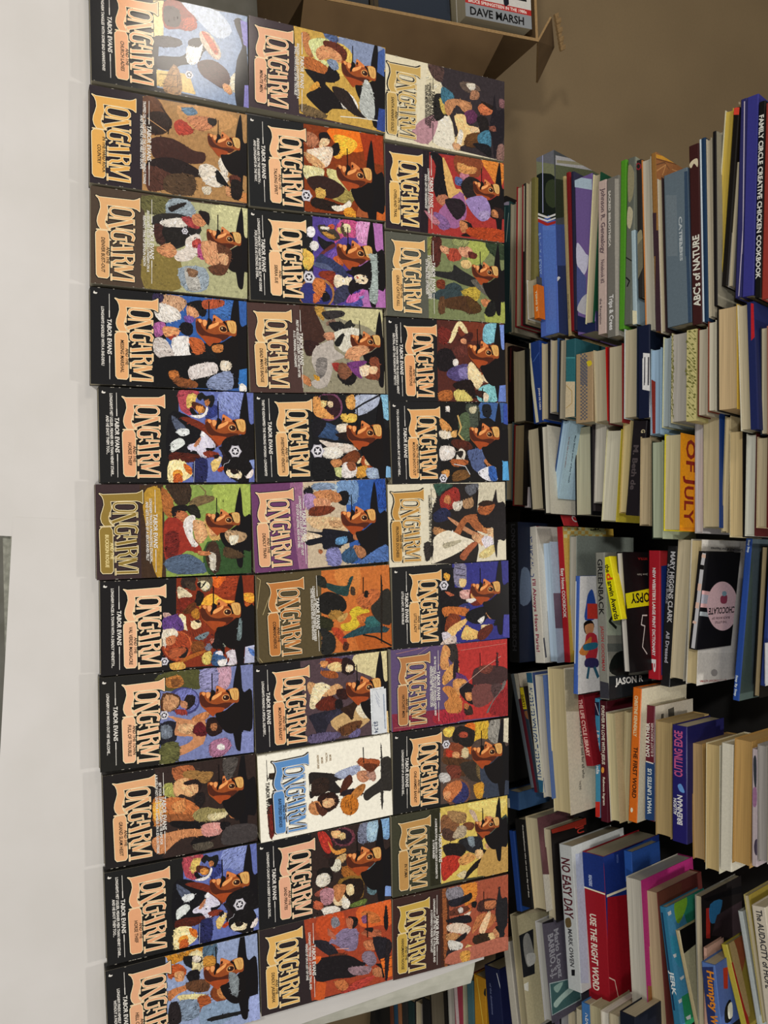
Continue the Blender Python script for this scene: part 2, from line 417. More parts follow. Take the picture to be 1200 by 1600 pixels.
def sheet(name, pts_fn, nx, ny, label, th=0.0003, mat=None):
    """paper grid: pts_fn(s, t) -> point"""
    bm = bmesh.new(); g = [[bm.verts.new(pts_fn(i / nx, j / ny)) for j in range(ny + 1)] for i in range(nx + 1)]
    for i in range(nx):
        for j in range(ny): bm.faces.new((g[i][j], g[i + 1][j], g[i + 1][j + 1], g[i][j + 1]))
    b = [[bm.verts.new((v.co.x, v.co.y, v.co.z - th)) for v in row] for row in g]
    for i in range(nx):
        for j in range(ny): bm.faces.new((b[i][j], b[i][j + 1], b[i + 1][j + 1], b[i + 1][j]))
    for i in range(nx):
        for j in (0, ny): bm.faces.new((g[i][j], g[i + 1][j], b[i + 1][j], b[i][j]))
    for j in range(ny):
        for i in (0, nx): bm.faces.new((g[i][j], g[i][j + 1], b[i][j + 1], b[i][j]))
    bmesh.ops.recalc_face_normals(bm, faces=bm.faces)
    for f in bm.faces: f.smooth = False
    me = bpy.data.meshes.new(name); bm.to_mesh(me); bm.free(); me.materials.append(mat or M_PAPER)
    o = bpy.data.objects.new(name, me); COL.objects.link(o)
    tag(o, label, 'paper', 'white paper sheets covering the table'); return o
def lerp(a, b, t): return a + (b - a) * t
def sh1(s, t):       # far-left sheet: hangs over the near edge
    y0 = lerp(-0.15, 0.545, t); x = lerp(-0.546 - 0.07 * y0, 0.0488, s); edge = -0.0262 + 0.068 * x
    y = y0; z = TZ
    if y < edge - 0.006: z -= (edge - 0.006 - y) * 0.5
    return (x, y, z + 0.0004)
sheet('paper_sheet', sh1, 30, 26, 'broad white paper sheet over the upper part of the table, hanging over the near edge')
def droop(x, x0, k):
    d = max(0.0, x - x0); return -k * d * d
def sh3(s, t):       # lower sheet, curling down past the table's end
    y = lerp(0.03, 0.60, t); x = lerp(0.05, 0.717 - 0.113 * y, s)
    return (x, y, TZ + 0.0002 + droop(x, 0.612, 6))
sheet('paper_sheet', sh3, 40, 10, 'undermost off-white paper strip showing beyond the table end', mat=M_PAPER2)
def sh2(s, t):
    x = lerp(0.0276, 0.7153 - 0.166 * lerp(0, 0.614, t), s)
    y0 = -0.0137 if x < 0.29 else -0.0137
    y0 = lerp(-0.0137, -0.0133, min(1, max(0, (x - 0.03) / 0.26))) - max(0, x - 0.29) * 0.02
    y = lerp(y0, 0.614 if x > 0.55 else 0.59, t)
    return (x, y, TZ + 0.0008 + droop(x, 0.60, 2))
sheet('paper_sheet', sh2, 40, 12, 'upper white paper sheet lying nearest the photographer, its corner edge visible at the left')

# ------------------------------------------------------------------ paperbacks laid out in three columns
LABELS = {
"c1_1": "glare-lit black paperback with a street shoot-out picture, uppermost of the left column",
"c1_2": "brown paperback with a white-shirted man wrestling among mine wheels, second in the left column",
"c1_3": "brown paperback with a hay field and a man wearing a star badge, left column",
"c1_4": "black paperback with a blue sky and a pistol-carrying dark rider, left column",
"c1_5": "black paperback with a bow-shaped canoe and campfire, just above the olive lettered one",
"c1_6": "worn green and tan paperback with olive lettering and a blonde woman in white",
"c1_7": "black paperback with a flame-orange sky and a round inset portrait, left column",
"c1_8": "black paperback with a bear and a shirtless man in a red neckerchief",
"c1_9": "dark paperback with a smoky night scene around a small fire, left column",
"c1_10": "black paperback with a bow-shaped canoe and campfire, below the smoky night one",
"c1_11": "black paperback cut off by the photo bottom, with autumn trees, left column",
"c2_1": "brown paperback with yellow landscape and a fiddle-green dress, uppermost of the middle column",
"c2_2": "black paperback with an orange sunset and a cream duster coat, middle column",
"c2_3": "black paperback with a pink and violet sky and a dark-haired woman in denim",
"c2_4": "brown paperback with a grey-shirted wounded man and a woman in purple, middle column",
"c2_5": "black paperback with a long rifle across its pale blue sky, middle column",
"c2_6": "purple-edged paperback with a blue sky and a man in a long black coat",
"c2_7": "battered olive and orange paperback with a man in a yellow shirt",
"c2_8": "black paperback with a white price sticker on its picture, middle column",
"c2_9": "white paperback with blue lettering and an orange seal",
"c2_10": "black paperback with pink lettering beneath the white blue-lettered one",
"c2_11": "black and orange paperback with a courtroom fight, lowest of the middle column",
"c3_1": "cream paperback with gold lettering and a dark tavern scene, uppermost of the right column",
"c3_2": "black and red paperback with a fallen gunman in purple, right column",
"c3_3": "grey-green paperback with a man holding a saddle in a meadow, right column",
"c3_4": "black paperback with a red-haired woman in a blue dress, right column",
"c3_5": "black paperback with a man in a blue shirt by a stream, right column",
"c3_6": "cream paperback with a woman in a long white gown, right column",
"c3_7": "black paperback with a deep violet-blue night sky, right column",
"c3_8": "creased red and purple paperback in the right column",
"c3_9": "black paperback with a yellow sky and a round inset portrait, right column",
"c3_10": "moss and yellow paperback with a woman in a red skirt, right column",
"c3_11": "brown paperback with a rope edge and two struggling fighters, lowest of the right column"
}
PW, PH, PT = 106.0, 174.5, 17.5
def paperback(row, art):
    h, plate, tags, key = [q for q in row.split('|')]
    f = h.split(' ')
    x, y, r = map(float, f[1:4]); bg, v0, lc, av = f[4], float(f[5]), f[6], float(f[7])
    bright = key in ('c2_9', 'c3_1', 'c3_6')
    t = empty('paperback_book', Matrix.Translation((x, y, TZ + 0.0013)) @ Matrix.Rotation(r, 4, 'Z'))
    tag(t, LABELS[key], 'book', 'western paperbacks laid out on the table')
    mb = MB(); b4 = hx(bg) + (0.35,); edge = hx('b8b09a') + (0.3,)
    X0, Y0 = -PW / 2, -PH / 2
    mb.box(X0, -X0, Y0, -Y0, PT - 0.35, PT, b4, b4, edge)
    mb.box(X0, -X0, Y0, -Y0, 0, 0.35, b4, b4, edge)
    mb.prism([(X0 - 0.0, 0.3), (X0 - 0.35, 1.2), (X0 - 0.35, PT - 1.2), (X0, PT - 0.3), (X0 + 0.4, PT - 0.3), (X0 + 0.4, 0.3)], 1, Y0, -Y0, [b4], edge)
    pr = Press(mb, PW, PH, lambda u, v, k: (X0 + u, Y0 + v, PT + 0.01 + k))
    pr.amt = 0.85; pr.rnd = random.Random(key)
    for l in art: ink(pr, l)
    logo(pr, v0 - 27.5, lc, bright)
    tc = hx('1c1410') if lc != '8c7434' else hx('e0cf94')
    pv = v0 + 7.3
    pl = plate.split(';')
    if len(pl) == 1: pr.text(74, pv, 3.8, None, 0, pl[0], tc, 0.12, 42)
    else:
        pr.text(74, pv + 2.9, 3.6, None, 0, pl[0], tc, 0.12, 42); pr.text(74, pv - 2.4, 3.7, None, 0, pl[1], tc, 0.12, 43)
    tcol = hx('2a2622') if bright else WHITE
    pr.text(53, av, 4.4, 39, 0, 'TABOR EVANS', tcol, 0.12)
    pr.stroke([(6, av), (32, av)], 0.55, tcol); pr.stroke([(74, av), (100, av)], 0.55, tcol)
    pr.stroke([(24, av), (32, av)], 0.95, tcol); pr.stroke([(74, av), (82, av)], 0.95, tcol)
    for q in tags.split(';'):
        if q:
            tv, body = q.split(':', 1); pr.text(53, float(tv), 2.9, None, 0, body, tcol, 0.1, 92)
    if v0 > 24:
        pr.fill([(4, 4.2), (6.6, 3.4), (7.2, 6.4), (5.6, 7.6), (5.4, 5.4)], WHITE, 0, True)
    rnd = random.Random(key)
    for i in range(14):                            # worn white nicks along the card's edges
        u = rnd.choice((0.25, PW - 0.25)); v = rnd.uniform(2, PH - 2); a = rnd.uniform(0.6, 3.0)
        pr.fill([(u - 0.3, v), (u + 0.3, v), (u + 0.3, v + a), (u - 0.3, v + a)], hx('a8a296'), 0.5)
    if key == 'c2_8':                              # price sticker
        st = MB(); c = hx('d4d8dc') + (0.25,)
        st.box(X0 + 48, X0 + 105, Y0 + 152.5, Y0 + 171.5, PT + 1.25, PT + 1.4, c)
        sp = Press(st, PW, PH, lambda u, v, k: (X0 + u, Y0 + v, PT + 1.41 + k))
        sp.text(96, 156, 5.2, 15, 0, '$3.74', hx('4a5468')); sp.stroke([(55, 168), (100, 169)], 1.8, hx('9aa4b4'), 0.9)
        for a in (50, 54, 58, 62): sp.stroke([(a, 156 + a % 3), (a + 9, 162)], 0.5, hx('8890a4'))
        o = st.build('price_sticker', M_PRINT, t); o['label'] = 'white price sticker'
    mb.build('cover', M_GLOSS, t)
    pg = MB(); c = (1, 1, 1, 0)
    pg.box(X0 + 0.4, -X0 - 0.6, Y0 + 0.5, -Y0 - 0.5, 0.35, PT - 0.35, c)
    o = pg.build('page_block', M_PAGE, t); o.color = hx('a8a088' if key not in ('c2_9', 'c3_1') else 'c4bc9c') + (1,)
    return t

COVERS = '''= -0.5121 0.1237 0.0731 1a1a1c 28.0 e3a77c 20.0 |AND THE;CHURCH LADIES|13:LONGARM TANGLES WITH SOME BAD SAMARITANS!|c1_1
p 8ea0bc 20,308 -4,701 425,702 404,278 213,290
P b9c4d4 3,394 5,555 84,624 130,556 63,462
p e6d29a 22,269 13,315 209,310 217,270
p d9be80 326,278 319,423 406,451 397,278
P 8a3a2c 19,315 0,381 31,421 69,462 123,422 124,382 130,316
P 3a2a30 38,318 39,381 111,382 115,322
P b4543a 82,395 59,448 102,462 124,415
P 2c2a36 176,277 169,382 202,382 222,277
P 20202a 267,277 248,383 208,422 168,422 145,476 168,529 208,489 259,463 287,383 311,357 321,284
P e8e4e0 196,416 194,462 169,489 259,463 268,416
P c9b6a4 119,475 117,522 193,570 229,557 215,523 164,482
P c0654a 118,482 125,516 183,557 205,543
P 4a2a2c 259,463 234,530 268,598 325,612 357,578 339,531 309,477
P d8a070 330,585 349,625 378,612 357,578
P e8e0c8 315,666 336,663 353,656 364,645 366,633 359,622 344,614 325,612 304,614 287,622 276,632 274,645 281,656 295,663
P 14141a 29,637 17,664 53,685 158,692 309,700 432,680 438,646 347,632 213,645 142,672 67,644
p 8d88c4 24,664 30,702 143,699 134,678
p 8d88c4 322,680 318,704 425,701 423,674
P a8845c 293,350 326,383 418,384 406,304
S 322,423 17
L 2a1c18 2 343,291 335,370 387,370 394,298
= -0.3997 0.1286 0.0547 2a2228 5.0 dca656 63.0 |IN THE HARD ROCK;COUNTRY|58:TRAPPED ON THE CLIFFS OF THE COLORADO MINING TOWNS;55:AND THE ONLY ONE ABLE TO ESCAPE|c1_2
p b08a5c 7,225 0,698 414,701 432,222
P c79a66 16,381 3,556 32,653 98,584 107,421
P 6a4630 13,225 7,290 65,329 100,355 159,315 159,244
P 3a2a24 81,244 61,316 106,355 159,315 158,250
L 2a1c16 5 37,303 88,348 156,335
L c49a6c 3 100,244 144,328
P b44a3a 105,361 79,395 116,448 138,435 148,381
P 6a88a0 27,395 17,448 39,468 55,421
P c98a64 61,421 45,543 85,543 115,488 103,448
P 2a2220 50,515 50,556 78,550 76,522
P 4a2e28 188,263 172,355 209,448 213,502 262,489 276,368 271,275
P 2c2020 289,249 258,354 287,461 323,489 334,381 348,249
P 5a3a30 310,243 347,381 391,354 421,248
P 5a4634 342,328 323,448 411,448 415,327
P e3dacb 270,482 262,530 294,585 317,613 358,571 354,509 305,475
P e3dacb 237,564 217,598 297,609 288,578
P c98a58 173,577 172,626 207,619 222,571
M 135,563 0.8 b
P 14161a 278,557 326,599 351,613 333,557
P 6a3a2c 295,620 301,669 345,655 336,620
P d09a70 353,599 355,634 388,641 393,606
P d8cdb8 370,489 364,530 399,523 397,496
p c88a54 369,634 366,697 414,698 403,634
P 241a18 315,627 328,676 398,669 397,627
= -0.2906 0.1355 0.0533 4a3c30 8.0 d9a873 65.0 |AND THE;DENVER BUST-OUT|61:AN ESCAPED KILLER LEADS LONGARM ON A;57:RED-HOT TRAIL OF SIX-GUN DEATH|c1_3
p b3b28c 12,230 0,698 424,698 430,227
P c8c69a 10,538 0,694 141,694 91,551
P 6d6a44 14,217 8,334 76,327 84,229
P 98a4ac 6,347 7,428 71,454 118,360 57,320
P 8a7a44 255,228 230,319 276,386 410,385 420,227
P 9aa6b0 317,379 303,501 398,508 414,412
P b8b6b0 314,406 322,453 401,480 406,425
P 33302e 90,274 69,373 91,454 128,482 172,454 230,372 210,320 132,261
P dcd6cc 113,300 87,387 108,427 136,373 132,307
P 4a2e28 138,268 132,307 217,319 209,280
P 262220 145,307 132,454 190,427 220,346
P a8484a 86,393 79,441 122,475 122,427
P c68a62 66,441 59,489 90,509 114,482 106,447
P 241c1c 45,468 48,517 103,516 85,496
S 145,407 13
P dcd2c8 178,413 150,468 196,481 269,440 284,372 245,359 226,406
P b45048 188,440 170,474 203,481 214,447
P d0946a 235,287 208,339 244,372 275,339 254,286
M 138,558 0.85 b
P b85a86 198,467 200,502 263,495 252,467
P d8a078 189,481 180,551 253,578 283,550 275,501
P 6a4430 187,551 200,614 240,621 320,592 326,536 294,515 267,571
P d8a880 227,564 235,607 278,600 267,571
P 8a6a50 312,419 320,467 349,453 345,426
P 2a2220 48,334 14,407 27,407 58,360 66,347
= -0.1810 0.1409 0.0598 141416 28.6 dfa872 20.0 |AND THE;MISSING MARSHAL|13:LONGARM'S SADDLED WITH A SHE-DEVIL!|c1_4
p 3c66a8 1,274 0,698 424,698 420,271
P 4a78b8 1,543 7,627 84,612 77,542
p 141416 -5,275 21,274 421,264 425,324 -4,327
P c8a080 13,287 4,380 34,420 84,379 109,326 66,287
P e8e2da 47,281 59,366 103,392 129,326 106,280
P 3a3050 8,268 4,314 38,307 41,274
P 181418 34,420 14,481 39,508 87,501 77,460 59,433
P d8a078 47,420 57,460 89,474 100,426
P 7a5aa0 95,406 92,446 112,453 128,419
P b05a3a 13,494 4,584 32,584 53,501
P 15121a 123,399 126,439 166,446 182,419 158,385
P b06aa0 140,273 130,319 176,319 199,279
P e0a070 150,312 151,379 185,378 196,325
P a04030 195,332 185,378 213,365
P ece8e4 201,352 188,432 262,445 305,411 287,364
P cfc6c0 207,273 209,325 287,364 297,311 267,272
P 0f0f12 283,325 269,432 227,542 218,669 308,698 408,662 419,445 420,271 313,272
P 16161a 214,439 214,542 224,591 274,563 275,445
P c06838 188,432 197,487 244,500 267,459 222,432
M 119,520 1 a
P c8854c 221,535 211,584 246,577 248,542
P dcd4d0 324,432 296,542 344,556 377,459 378,431
P e8dcc8 287,577 292,619 326,619 329,577
P 8c98b8 366,528 333,619 417,626 415,514
P b8743c 350,337 347,377 388,377 383,344
P 8a5530 375,364 391,459 418,458 415,377
p 3c78b8 324,662 315,698 424,698 415,658
P f0ece4 387,669 399,694 424,694 422,662
= -0.0738 0.1557 0.0707 171717 27.5 dfa378 19.0 |AND THE;HORSE THIEF|13:LONGARM'S MET UGLIER, MEANER MEN THAN HENRY STARR...;9:AND HE SHOT THEM TOO...|c1_5
p 6c78b4 4,350 1,698 426,701 430,309 274,312 174,346
P 8c98cc 7,534 6,650 109,633 114,596 91,559 95,536
P 3a4484 70,476 68,526 109,525 131,475
P b85460 4,350 4,441 38,427 113,406 100,367 74,352
P e0c070 33,385 15,408 24,431 65,414 83,387
P 1c1c1e 28,431 7,454 23,474 18,507 42,514 76,499 66,480 37,460 47,447
P c08050 47,467 43,484 59,490 70,473
P 5a3020 52,411 61,447 77,470 104,462 82,413
P dc9850 72,427 74,456 91,466 104,452 95,430
P 141418 93,397 79,410 105,429 111,459 119,422
P ece8e6 73,476 87,483 118,465 128,435 116,400 111,452 94,469
P 15141a 116,303 113,380 159,438 204,497 258,522 292,475 323,408 327,298
P 7a3420 127,354 126,399 151,458 184,497 224,523 261,527 225,496 188,457 156,399
P 5a2418 288,312 293,409 302,481 312,474 330,408 331,311
P 5c6478 118,315 141,347 173,379 201,356 168,327
P e4e8e8 188,337 177,363 180,392 203,391 211,355
P dfe4e0 241,313 221,355 247,374 277,332 284,312
P dcd8e8 253,390 232,443 192,457 225,496 255,515 265,495 266,469 306,474 309,448 280,426 273,390
P f0eef0 206,444 188,457 205,470 215,457
P c88c68 253,413 216,443 229,446 259,426
P 8a3c28 286,455 279,495 292,528 305,521 306,474
P 281c20 261,529 261,555 291,575 325,581 352,550 332,540 298,548
P e8c880 332,494 309,521 305,541 325,540 366,520 373,499
P f0dcb4 309,514 305,534 322,537 325,520
P 241418 299,508 295,528 309,528 315,511
P b84c28 366,520 349,547 362,553 376,533
P f8e8b0 327,302 333,376 370,381 383,407 413,374 426,300
P e8a040 370,323 367,349 387,362 413,342 393,316
P c86830 393,323 383,349 420,361 430,322
P d0742c 337,366 357,401 390,400 370,375
P 2c3060 326,415 319,474 426,465 426,413
L b8bcc8 2 326,416 426,411
M 150,529 1 a
P 181416 220,560 201,645 235,675 317,700 338,689 368,682 396,654 430,639 420,612 386,559 349,553 325,581 288,575 264,542
P f4e4c0 372,563 365,593 379,634 403,633 406,613 396,572
P 241614 359,587 375,624 386,606 379,586
P e8dcd8 392,661 362,689 382,693 403,681 406,657
p 8c9ccc 321,674 317,698 361,701 355,689
S 279,607 26
L d8d8e0 1 318,581 332,574 339,554 352,550
= 0.0345 0.1582 0.0681 3a2a2c 6.5 8c7434 64.0 |AND THE;BUCKSKIN ROGUE|59:LONGARM TRACKS A MAN-EATING STALLION...;55:AND GETS ROPED BY A SEX-STARVED FILLY|c1_6
p 8fa458 4,286 0,698 424,698 427,291
p 4a3626 4,189 0,293 431,301 421,192
P b8933c 47,202 20,279 195,287 423,281 395,249 261,225
P 3c5a34 269,490 290,693 424,698 421,495
P a8b860 7,521 7,691 205,673 133,561
P 453528 0,306 0,412 82,411 95,357 48,325
P b0703c 14,286 61,331 109,337 156,324 115,291
P 7d6a4a 82,411 55,452 56,520 77,520 97,465 110,424
L 7d6a4a 5 7,459 35,486 62,479
P 28261c 103,397 96,438 131,458 158,457 137,410
P 20181a 102,337 96,397 123,397 129,357 156,350 136,330
P c07850 123,357 130,397 164,403 177,376 156,350
P 9c3a2c 169,297 157,357 205,396 240,422 296,462 323,455 307,395 358,328 330,295
P 7a2a24 223,303 224,356 319,355 330,302
P e8e2dc 171,383 144,410 151,437 206,423 254,429 282,449 288,422 225,389
P e0ae80 165,430 180,484 228,497 275,462 254,436 199,426
P d8b070 166,478 167,533 202,563 251,559 263,517 242,497 200,484
P e0a878 208,498 202,532 230,546 242,511
P 5a6a80 344,302 321,394 357,461 393,481 413,474 413,353 384,301
P 4a3628 283,490 271,531 341,551 402,543 415,515 351,482
P d0c8b8 318,496 333,530 401,522 394,502 359,502
P c88458 309,448 318,503 331,496 330,455
M 153,536 0.85 b
P b89a78 217,588 233,672 268,665 280,601 244,573
P e8e0c8 245,594 246,637 274,629 287,601
P 5a4630 293,573 331,657 351,642 342,572
= 0.1421 0.1684 0.0615 161415 27.5 e8b48c 20.0 |AND THE;VAL VERDE MASSACRE|13:LONGARM FACES A TOWN WITH A DEADLY VENDETTA...|c1_7
p 8a3a20 -3,334 -3,496 -6,697 417,697 419,517 414,330
P a04424 -3,508 -5,613 90,599 86,508
P e8742c -6,496 -2,526 8,563 26,548 53,526 40,502
P f6b848 99,459 79,502 109,550 118,599 130,605 128,562 132,519 136,471 146,438
P f2a840 86,646 88,693 126,696 131,674 114,646
P b8602c 130,655 141,693 151,693 149,661
P 3a2c24 -2,360 -6,419 36,415 45,401 43,360
P 6a5c48 -6,419 -3,496 55,493 68,454 7,430
P 4a3c30 14,372 30,418 61,418 47,383
P efe4c0 25,430 17,460 27,481 45,487 60,472 62,454 43,439
P 1c1614 31,427 22,445 47,445 20,466 26,469 53,445
P ded0b0 42,342 49,366 84,406 92,380 93,342
P 7c2c1c 96,342 93,400 118,418 155,376 159,341
P 201610 61,430 77,457 102,456 134,438 121,415 91,424
P 6a3c1c 160,359 120,400 121,424 163,411 167,379
P b88030 162,400 145,429 188,438 193,414
P efe2b8 171,344 166,359 185,376 222,396 242,390 237,361 206,344
P 8a3a20 170,379 193,417 214,464 239,470 255,437 271,410 239,381
P f0dcb0 210,399 199,414 207,441 222,446 236,434 241,414 228,399
P 301c18 199,417 200,435 210,441 208,423
P 8a3a24 316,410 348,402 372,382 384,353 382,320 365,291 338,271 305,264 273,272 249,292 236,322 239,354 256,383 283,403
P c4683c 316,403 344,396 366,378 377,351 375,322 360,296 335,278 305,272 277,278 255,297 244,323 246,352 261,378 286,396
P a84c2c 315,395 340,389 360,373 369,350 367,324 354,300 332,285 306,279 280,285 261,301 251,325 253,351 267,374 289,390
P 241c1c 321,357 326,381 347,383 370,369 364,340 331,340
P 8a5228 301,404 301,452 335,457 349,404
P b0682c 357,398 342,463 351,463 388,368 388,339
P 7a8a90 280,416 257,470 264,482 289,458 290,428
P 7c3028 302,461 281,473 271,497 297,482 312,469
P 7c8090 324,466 310,484 332,493 346,484 342,466
P b87868 292,488 294,518 313,530 328,518 317,496
P 181214 266,509 243,530 275,548 367,554 341,533 339,505 317,493 302,506
P 9aa090 269,548 267,567 290,585 308,585 322,566 334,554
P d8c070 365,451 347,487 374,493 410,481 401,451
P 44648c 366,499 349,523 402,566 420,553 414,496
P e8e6f0 358,511 350,536 373,548 368,529
P dcd4dc 362,560 353,603 416,612 421,566 394,578
P f0ece8 398,523 393,566 423,553 420,529
M 150,503 1 a
P 7a8a8c 203,625 219,637 293,635 308,619 292,613 246,620
p b8bcd4 341,653 335,696 419,697 419,648
P 5c80c0 349,669 361,696 389,696 375,678
P ceaca0 155,273 163,306 184,306 179,279
P 6a4a8a 182,273 172,339 237,366 240,312 230,272
P e8dcc8 237,272 234,325 263,339 275,312 307,285 299,265
P c88058 273,285 262,325 296,325 308,291
P b0603c 323,311 321,365 342,372 372,317 350,298
P 1c1618 -70,375 -69,382 -68,382
P e0b060 392,304 390,358 419,371 420,310
S 379,277 17
= 0.2493 0.1733 0.0661 1b1a17 27.0 e8b48c 17.0 |AND THE TOWN;FULL OF TROUBLE|9:LONGARM HAS WORN OUT HIS WELCOME...|c1_8
p 8088b4 7,265 0,698 425,698 421,260
P 5a5a34 10,258 3,441 87,447 91,413 83,264
P b87c40 31,291 22,352 59,372 77,345 72,298
P 8a5a30 33,318 44,359 70,345 68,318
P c8a0b0 3,525 1,589 80,588 112,552 59,524
P 9a98c0 10,448 3,525 95,524 102,454
P 4c4c80 150,445 177,437 197,416 206,386 202,353 187,324 163,304 134,297 107,305 87,325 78,355 82,388 97,418 122,438
P 7c80bc 146,438 169,432 186,415 193,390 191,364 178,339 157,323 133,317 110,324 93,341 85,365 88,392 101,416 122,432
P 5a3a24 98,277 112,344 148,357 179,330 179,269
P c89870 106,290 125,344 160,343 183,303 166,276
P 281c1c 116,385 126,419 161,418 185,384 149,371
P c08a68 141,357 150,384 178,384 168,357
P 9a4038 179,330 184,377 206,384 201,343
P 262430 240,262 234,329 318,335 339,287 329,261
P 78808c 248,269 253,309 301,315 302,268
P c89068 203,296 238,424 207,452 265,472 341,464 370,422 395,347 378,274 365,274 344,382 313,409 296,328 235,336
P e0b488 250,349 258,417 299,410 285,349
P 6a2028 259,424 249,452 301,479 318,451 292,410
P 301a18 238,480 236,522 261,557 309,542 324,499 293,472
P b07850 267,493 264,521 292,521 296,500
P c8885a 229,404 207,452 204,494 237,473 247,438
M 128,502 0.98 a
P b07c98 352,492 339,563 378,590 422,547 414,491
P f0ece8 381,559 387,557 391,552 393,545 392,536 388,529 383,524 377,522 371,524 366,529 365,537 366,545 369,552 375,557
p 8890c0 321,642 324,698 425,698 423,633
P 6a6a40 336,267 332,341 415,340 421,260
S 198,281 19
= 0.3582 0.1835 0.0809 1c1818 13.0 dea878 66.0 |AND THE;GRAND SLAM HEIST|62:BET YOUR LIFE ON LONGARM AS HE AIMS FOR;58:A PLATE OF HOT LEAD FOR A GAMBLER ON A SIX-GUN STREAK|c1_9
p 3a2c28 -12,225 0,698 424,698 439,257
P c07c38 143,216 137,262 183,288 250,273 267,220
P f0b850 164,216 157,255 225,254 240,221
P b06c44 13,305 14,400 77,399 80,330
P a07a48 35,358 37,413 48,441 56,490 77,489 106,454 77,399 63,358
P a8a860 83,263 82,303 148,322 132,269
P e0b080 83,310 64,364 96,391 135,411 158,383 137,343 146,316
P 2c1c1c 84,357 79,412 111,440 137,425 104,398 99,364
P dcac80 102,384 108,419 143,418 138,391
P c87c48 147,275 160,356 214,424 244,395 239,327 208,274
P d8945c 179,301 167,356 223,355 214,308
P 241c1c 149,411 148,446 184,452 215,431 190,403
P 9a6038 220,261 244,395 272,395 259,287
P 181416 255,300 287,436 316,478 353,520 393,434 381,379 331,408 282,300
P 9c9060 237,396 219,452 236,508 245,558 277,536 288,478 275,409
P d8caa0 257,465 260,557 284,535 288,478
P b87c50 254,565 262,608 292,615 291,571
P 141014 243,587 257,623 300,622 302,593
P c88c60 320,213 304,340 322,436 350,435 345,339 398,257 383,218
P d89c94 301,436 300,507 320,535 359,513 352,442
P 1a1416 303,521 311,564 340,563 340,527
P 60584c 384,393 387,477 415,476 415,406
M 121,520 0.9 a
P 4a4444 330,549 342,688 415,687 413,533
P 5a5450 6,540 10,613 91,582 101,553
= 0.4671 0.1912 0.0857 171717 27.5 dfa378 19.0 |AND THE;HORSE THIEF|13:LONGARM'S MET UGLIER, MEANER MEN THAN HENRY STARR...;9:AND HE SHOT THEM TOO...|c1_10
p 6c78b4 4,350 1,698 426,701 430,309 274,312 174,346
P 8c98cc 7,534 6,650 109,633 114,596 91,559 95,536
P 3a4484 70,476 68,526 109,525 131,475
P b85460 4,350 4,441 38,427 113,406 100,367 74,352
P e0c070 33,385 15,408 24,431 65,414 83,387
P 1c1c1e 28,431 7,454 23,474 18,507 42,514 76,499 66,480 37,460 47,447
P c08050 47,467 43,484 59,490 70,473
P 5a3020 52,411 61,447 77,470 104,462 82,413
P dc9850 72,427 74,456 91,466 104,452 95,430
P 141418 93,397 79,410 105,429 111,459 119,422
P ece8e6 73,476 87,483 118,465 128,435 116,400 111,452 94,469
P 15141a 116,303 113,380 159,438 204,497 258,522 292,475 323,408 327,298
P 7a3420 127,354 126,399 151,458 184,497 224,523 261,527 225,496 188,457 156,399
P 5a2418 288,312 293,409 302,481 312,474 330,408 331,311
P 5c6478 118,315 141,347 173,379 201,356 168,327
P e4e8e8 188,337 177,363 180,392 203,391 211,355
P dfe4e0 241,313 221,355 247,374 277,332 284,312
P dcd8e8 253,390 232,443 192,457 225,496 255,515 265,495 266,469 306,474 309,448 280,426 273,390
P f0eef0 206,444 188,457 205,470 215,457
P c88c68 253,413 216,443 229,446 259,426
P 8a3c28 286,455 279,495 292,528 305,521 306,474
P 281c20 261,529 261,555 291,575 325,581 352,550 332,540 298,548
P e8c880 332,494 309,521 305,541 325,540 366,520 373,499
P f0dcb4 309,514 305,534 322,537 325,520
P 241418 299,508 295,528 309,528 315,511
P b84c28 366,520 349,547 362,553 376,533
P f8e8b0 327,302 333,376 370,381 383,407 413,374 426,300
P e8a040 370,323 367,349 387,362 413,342 393,316
P c86830 393,323 383,349 420,361 430,322
P d0742c 337,366 357,401 390,400 370,375
P 2c3060 326,415 319,474 426,465 426,413
L b8bcc8 2 326,416 426,411
M 150,529 1 a
P 181416 220,560 201,645 235,675 317,700 338,689 368,682 396,654 430,639 420,612 386,559 349,553 325,581 288,575 264,542
P f4e4c0 372,563 365,593 379,634 403,633 406,613 396,572
P 241614 359,587 375,624 386,606 379,586
P e8dcd8 392,661 362,689 382,693 403,681 406,657
p 8c9ccc 321,674 317,698 361,701 355,689
S 279,607 26
L d8d8e0 1 318,581 332,574 339,554 352,550
= 0.5777 0.1987 0.0932 171718 27.5 dfa880 20.0 |AND THE;HELL CREEK LEAD|13:LONGARM FINDS HIMSELF UP A CREEK;9:WITHOUT A PADDLE...|c1_11
p 9aa8c8 -27,265 0,698 458,698 422,262
P c88c30 -17,278 -8,456 46,456 39,345 45,290
P e8d8a8 19,372 19,428 102,433 103,385
P 5c7488 -11,442 -5,499 64,498 63,441
P c89040 50,441 62,491 117,490 104,440
P 1c1a1c 26,345 27,379 46,427 73,427 56,385 90,385 61,351
P e4d8c8 36,386 36,414 60,427 66,399
P b85c2c 55,277 56,331 96,357 119,343 106,316 108,275
P dca070 89,303 93,343 133,343 131,309
P 181418 100,371 104,412 151,412 156,377 123,357
P c88454 168,274 160,342 157,384 181,369 193,314 215,273
P 6a4830 150,356 162,454 217,453 194,369
P 8a4a24 209,474 181,525 233,561 289,560 289,509 249,466
P c08450 222,496 229,546 273,553 268,509
P e8d8a0 200,314 223,424 241,438 234,341
P a85c30 238,403 238,452 277,466 319,444 316,409
P 8898ac 231,306 243,396 316,409 331,366 314,312
P 2a2224 235,273 233,313 325,325 329,270
P 8ca0b8 285,423 295,582 356,596 391,522 396,421
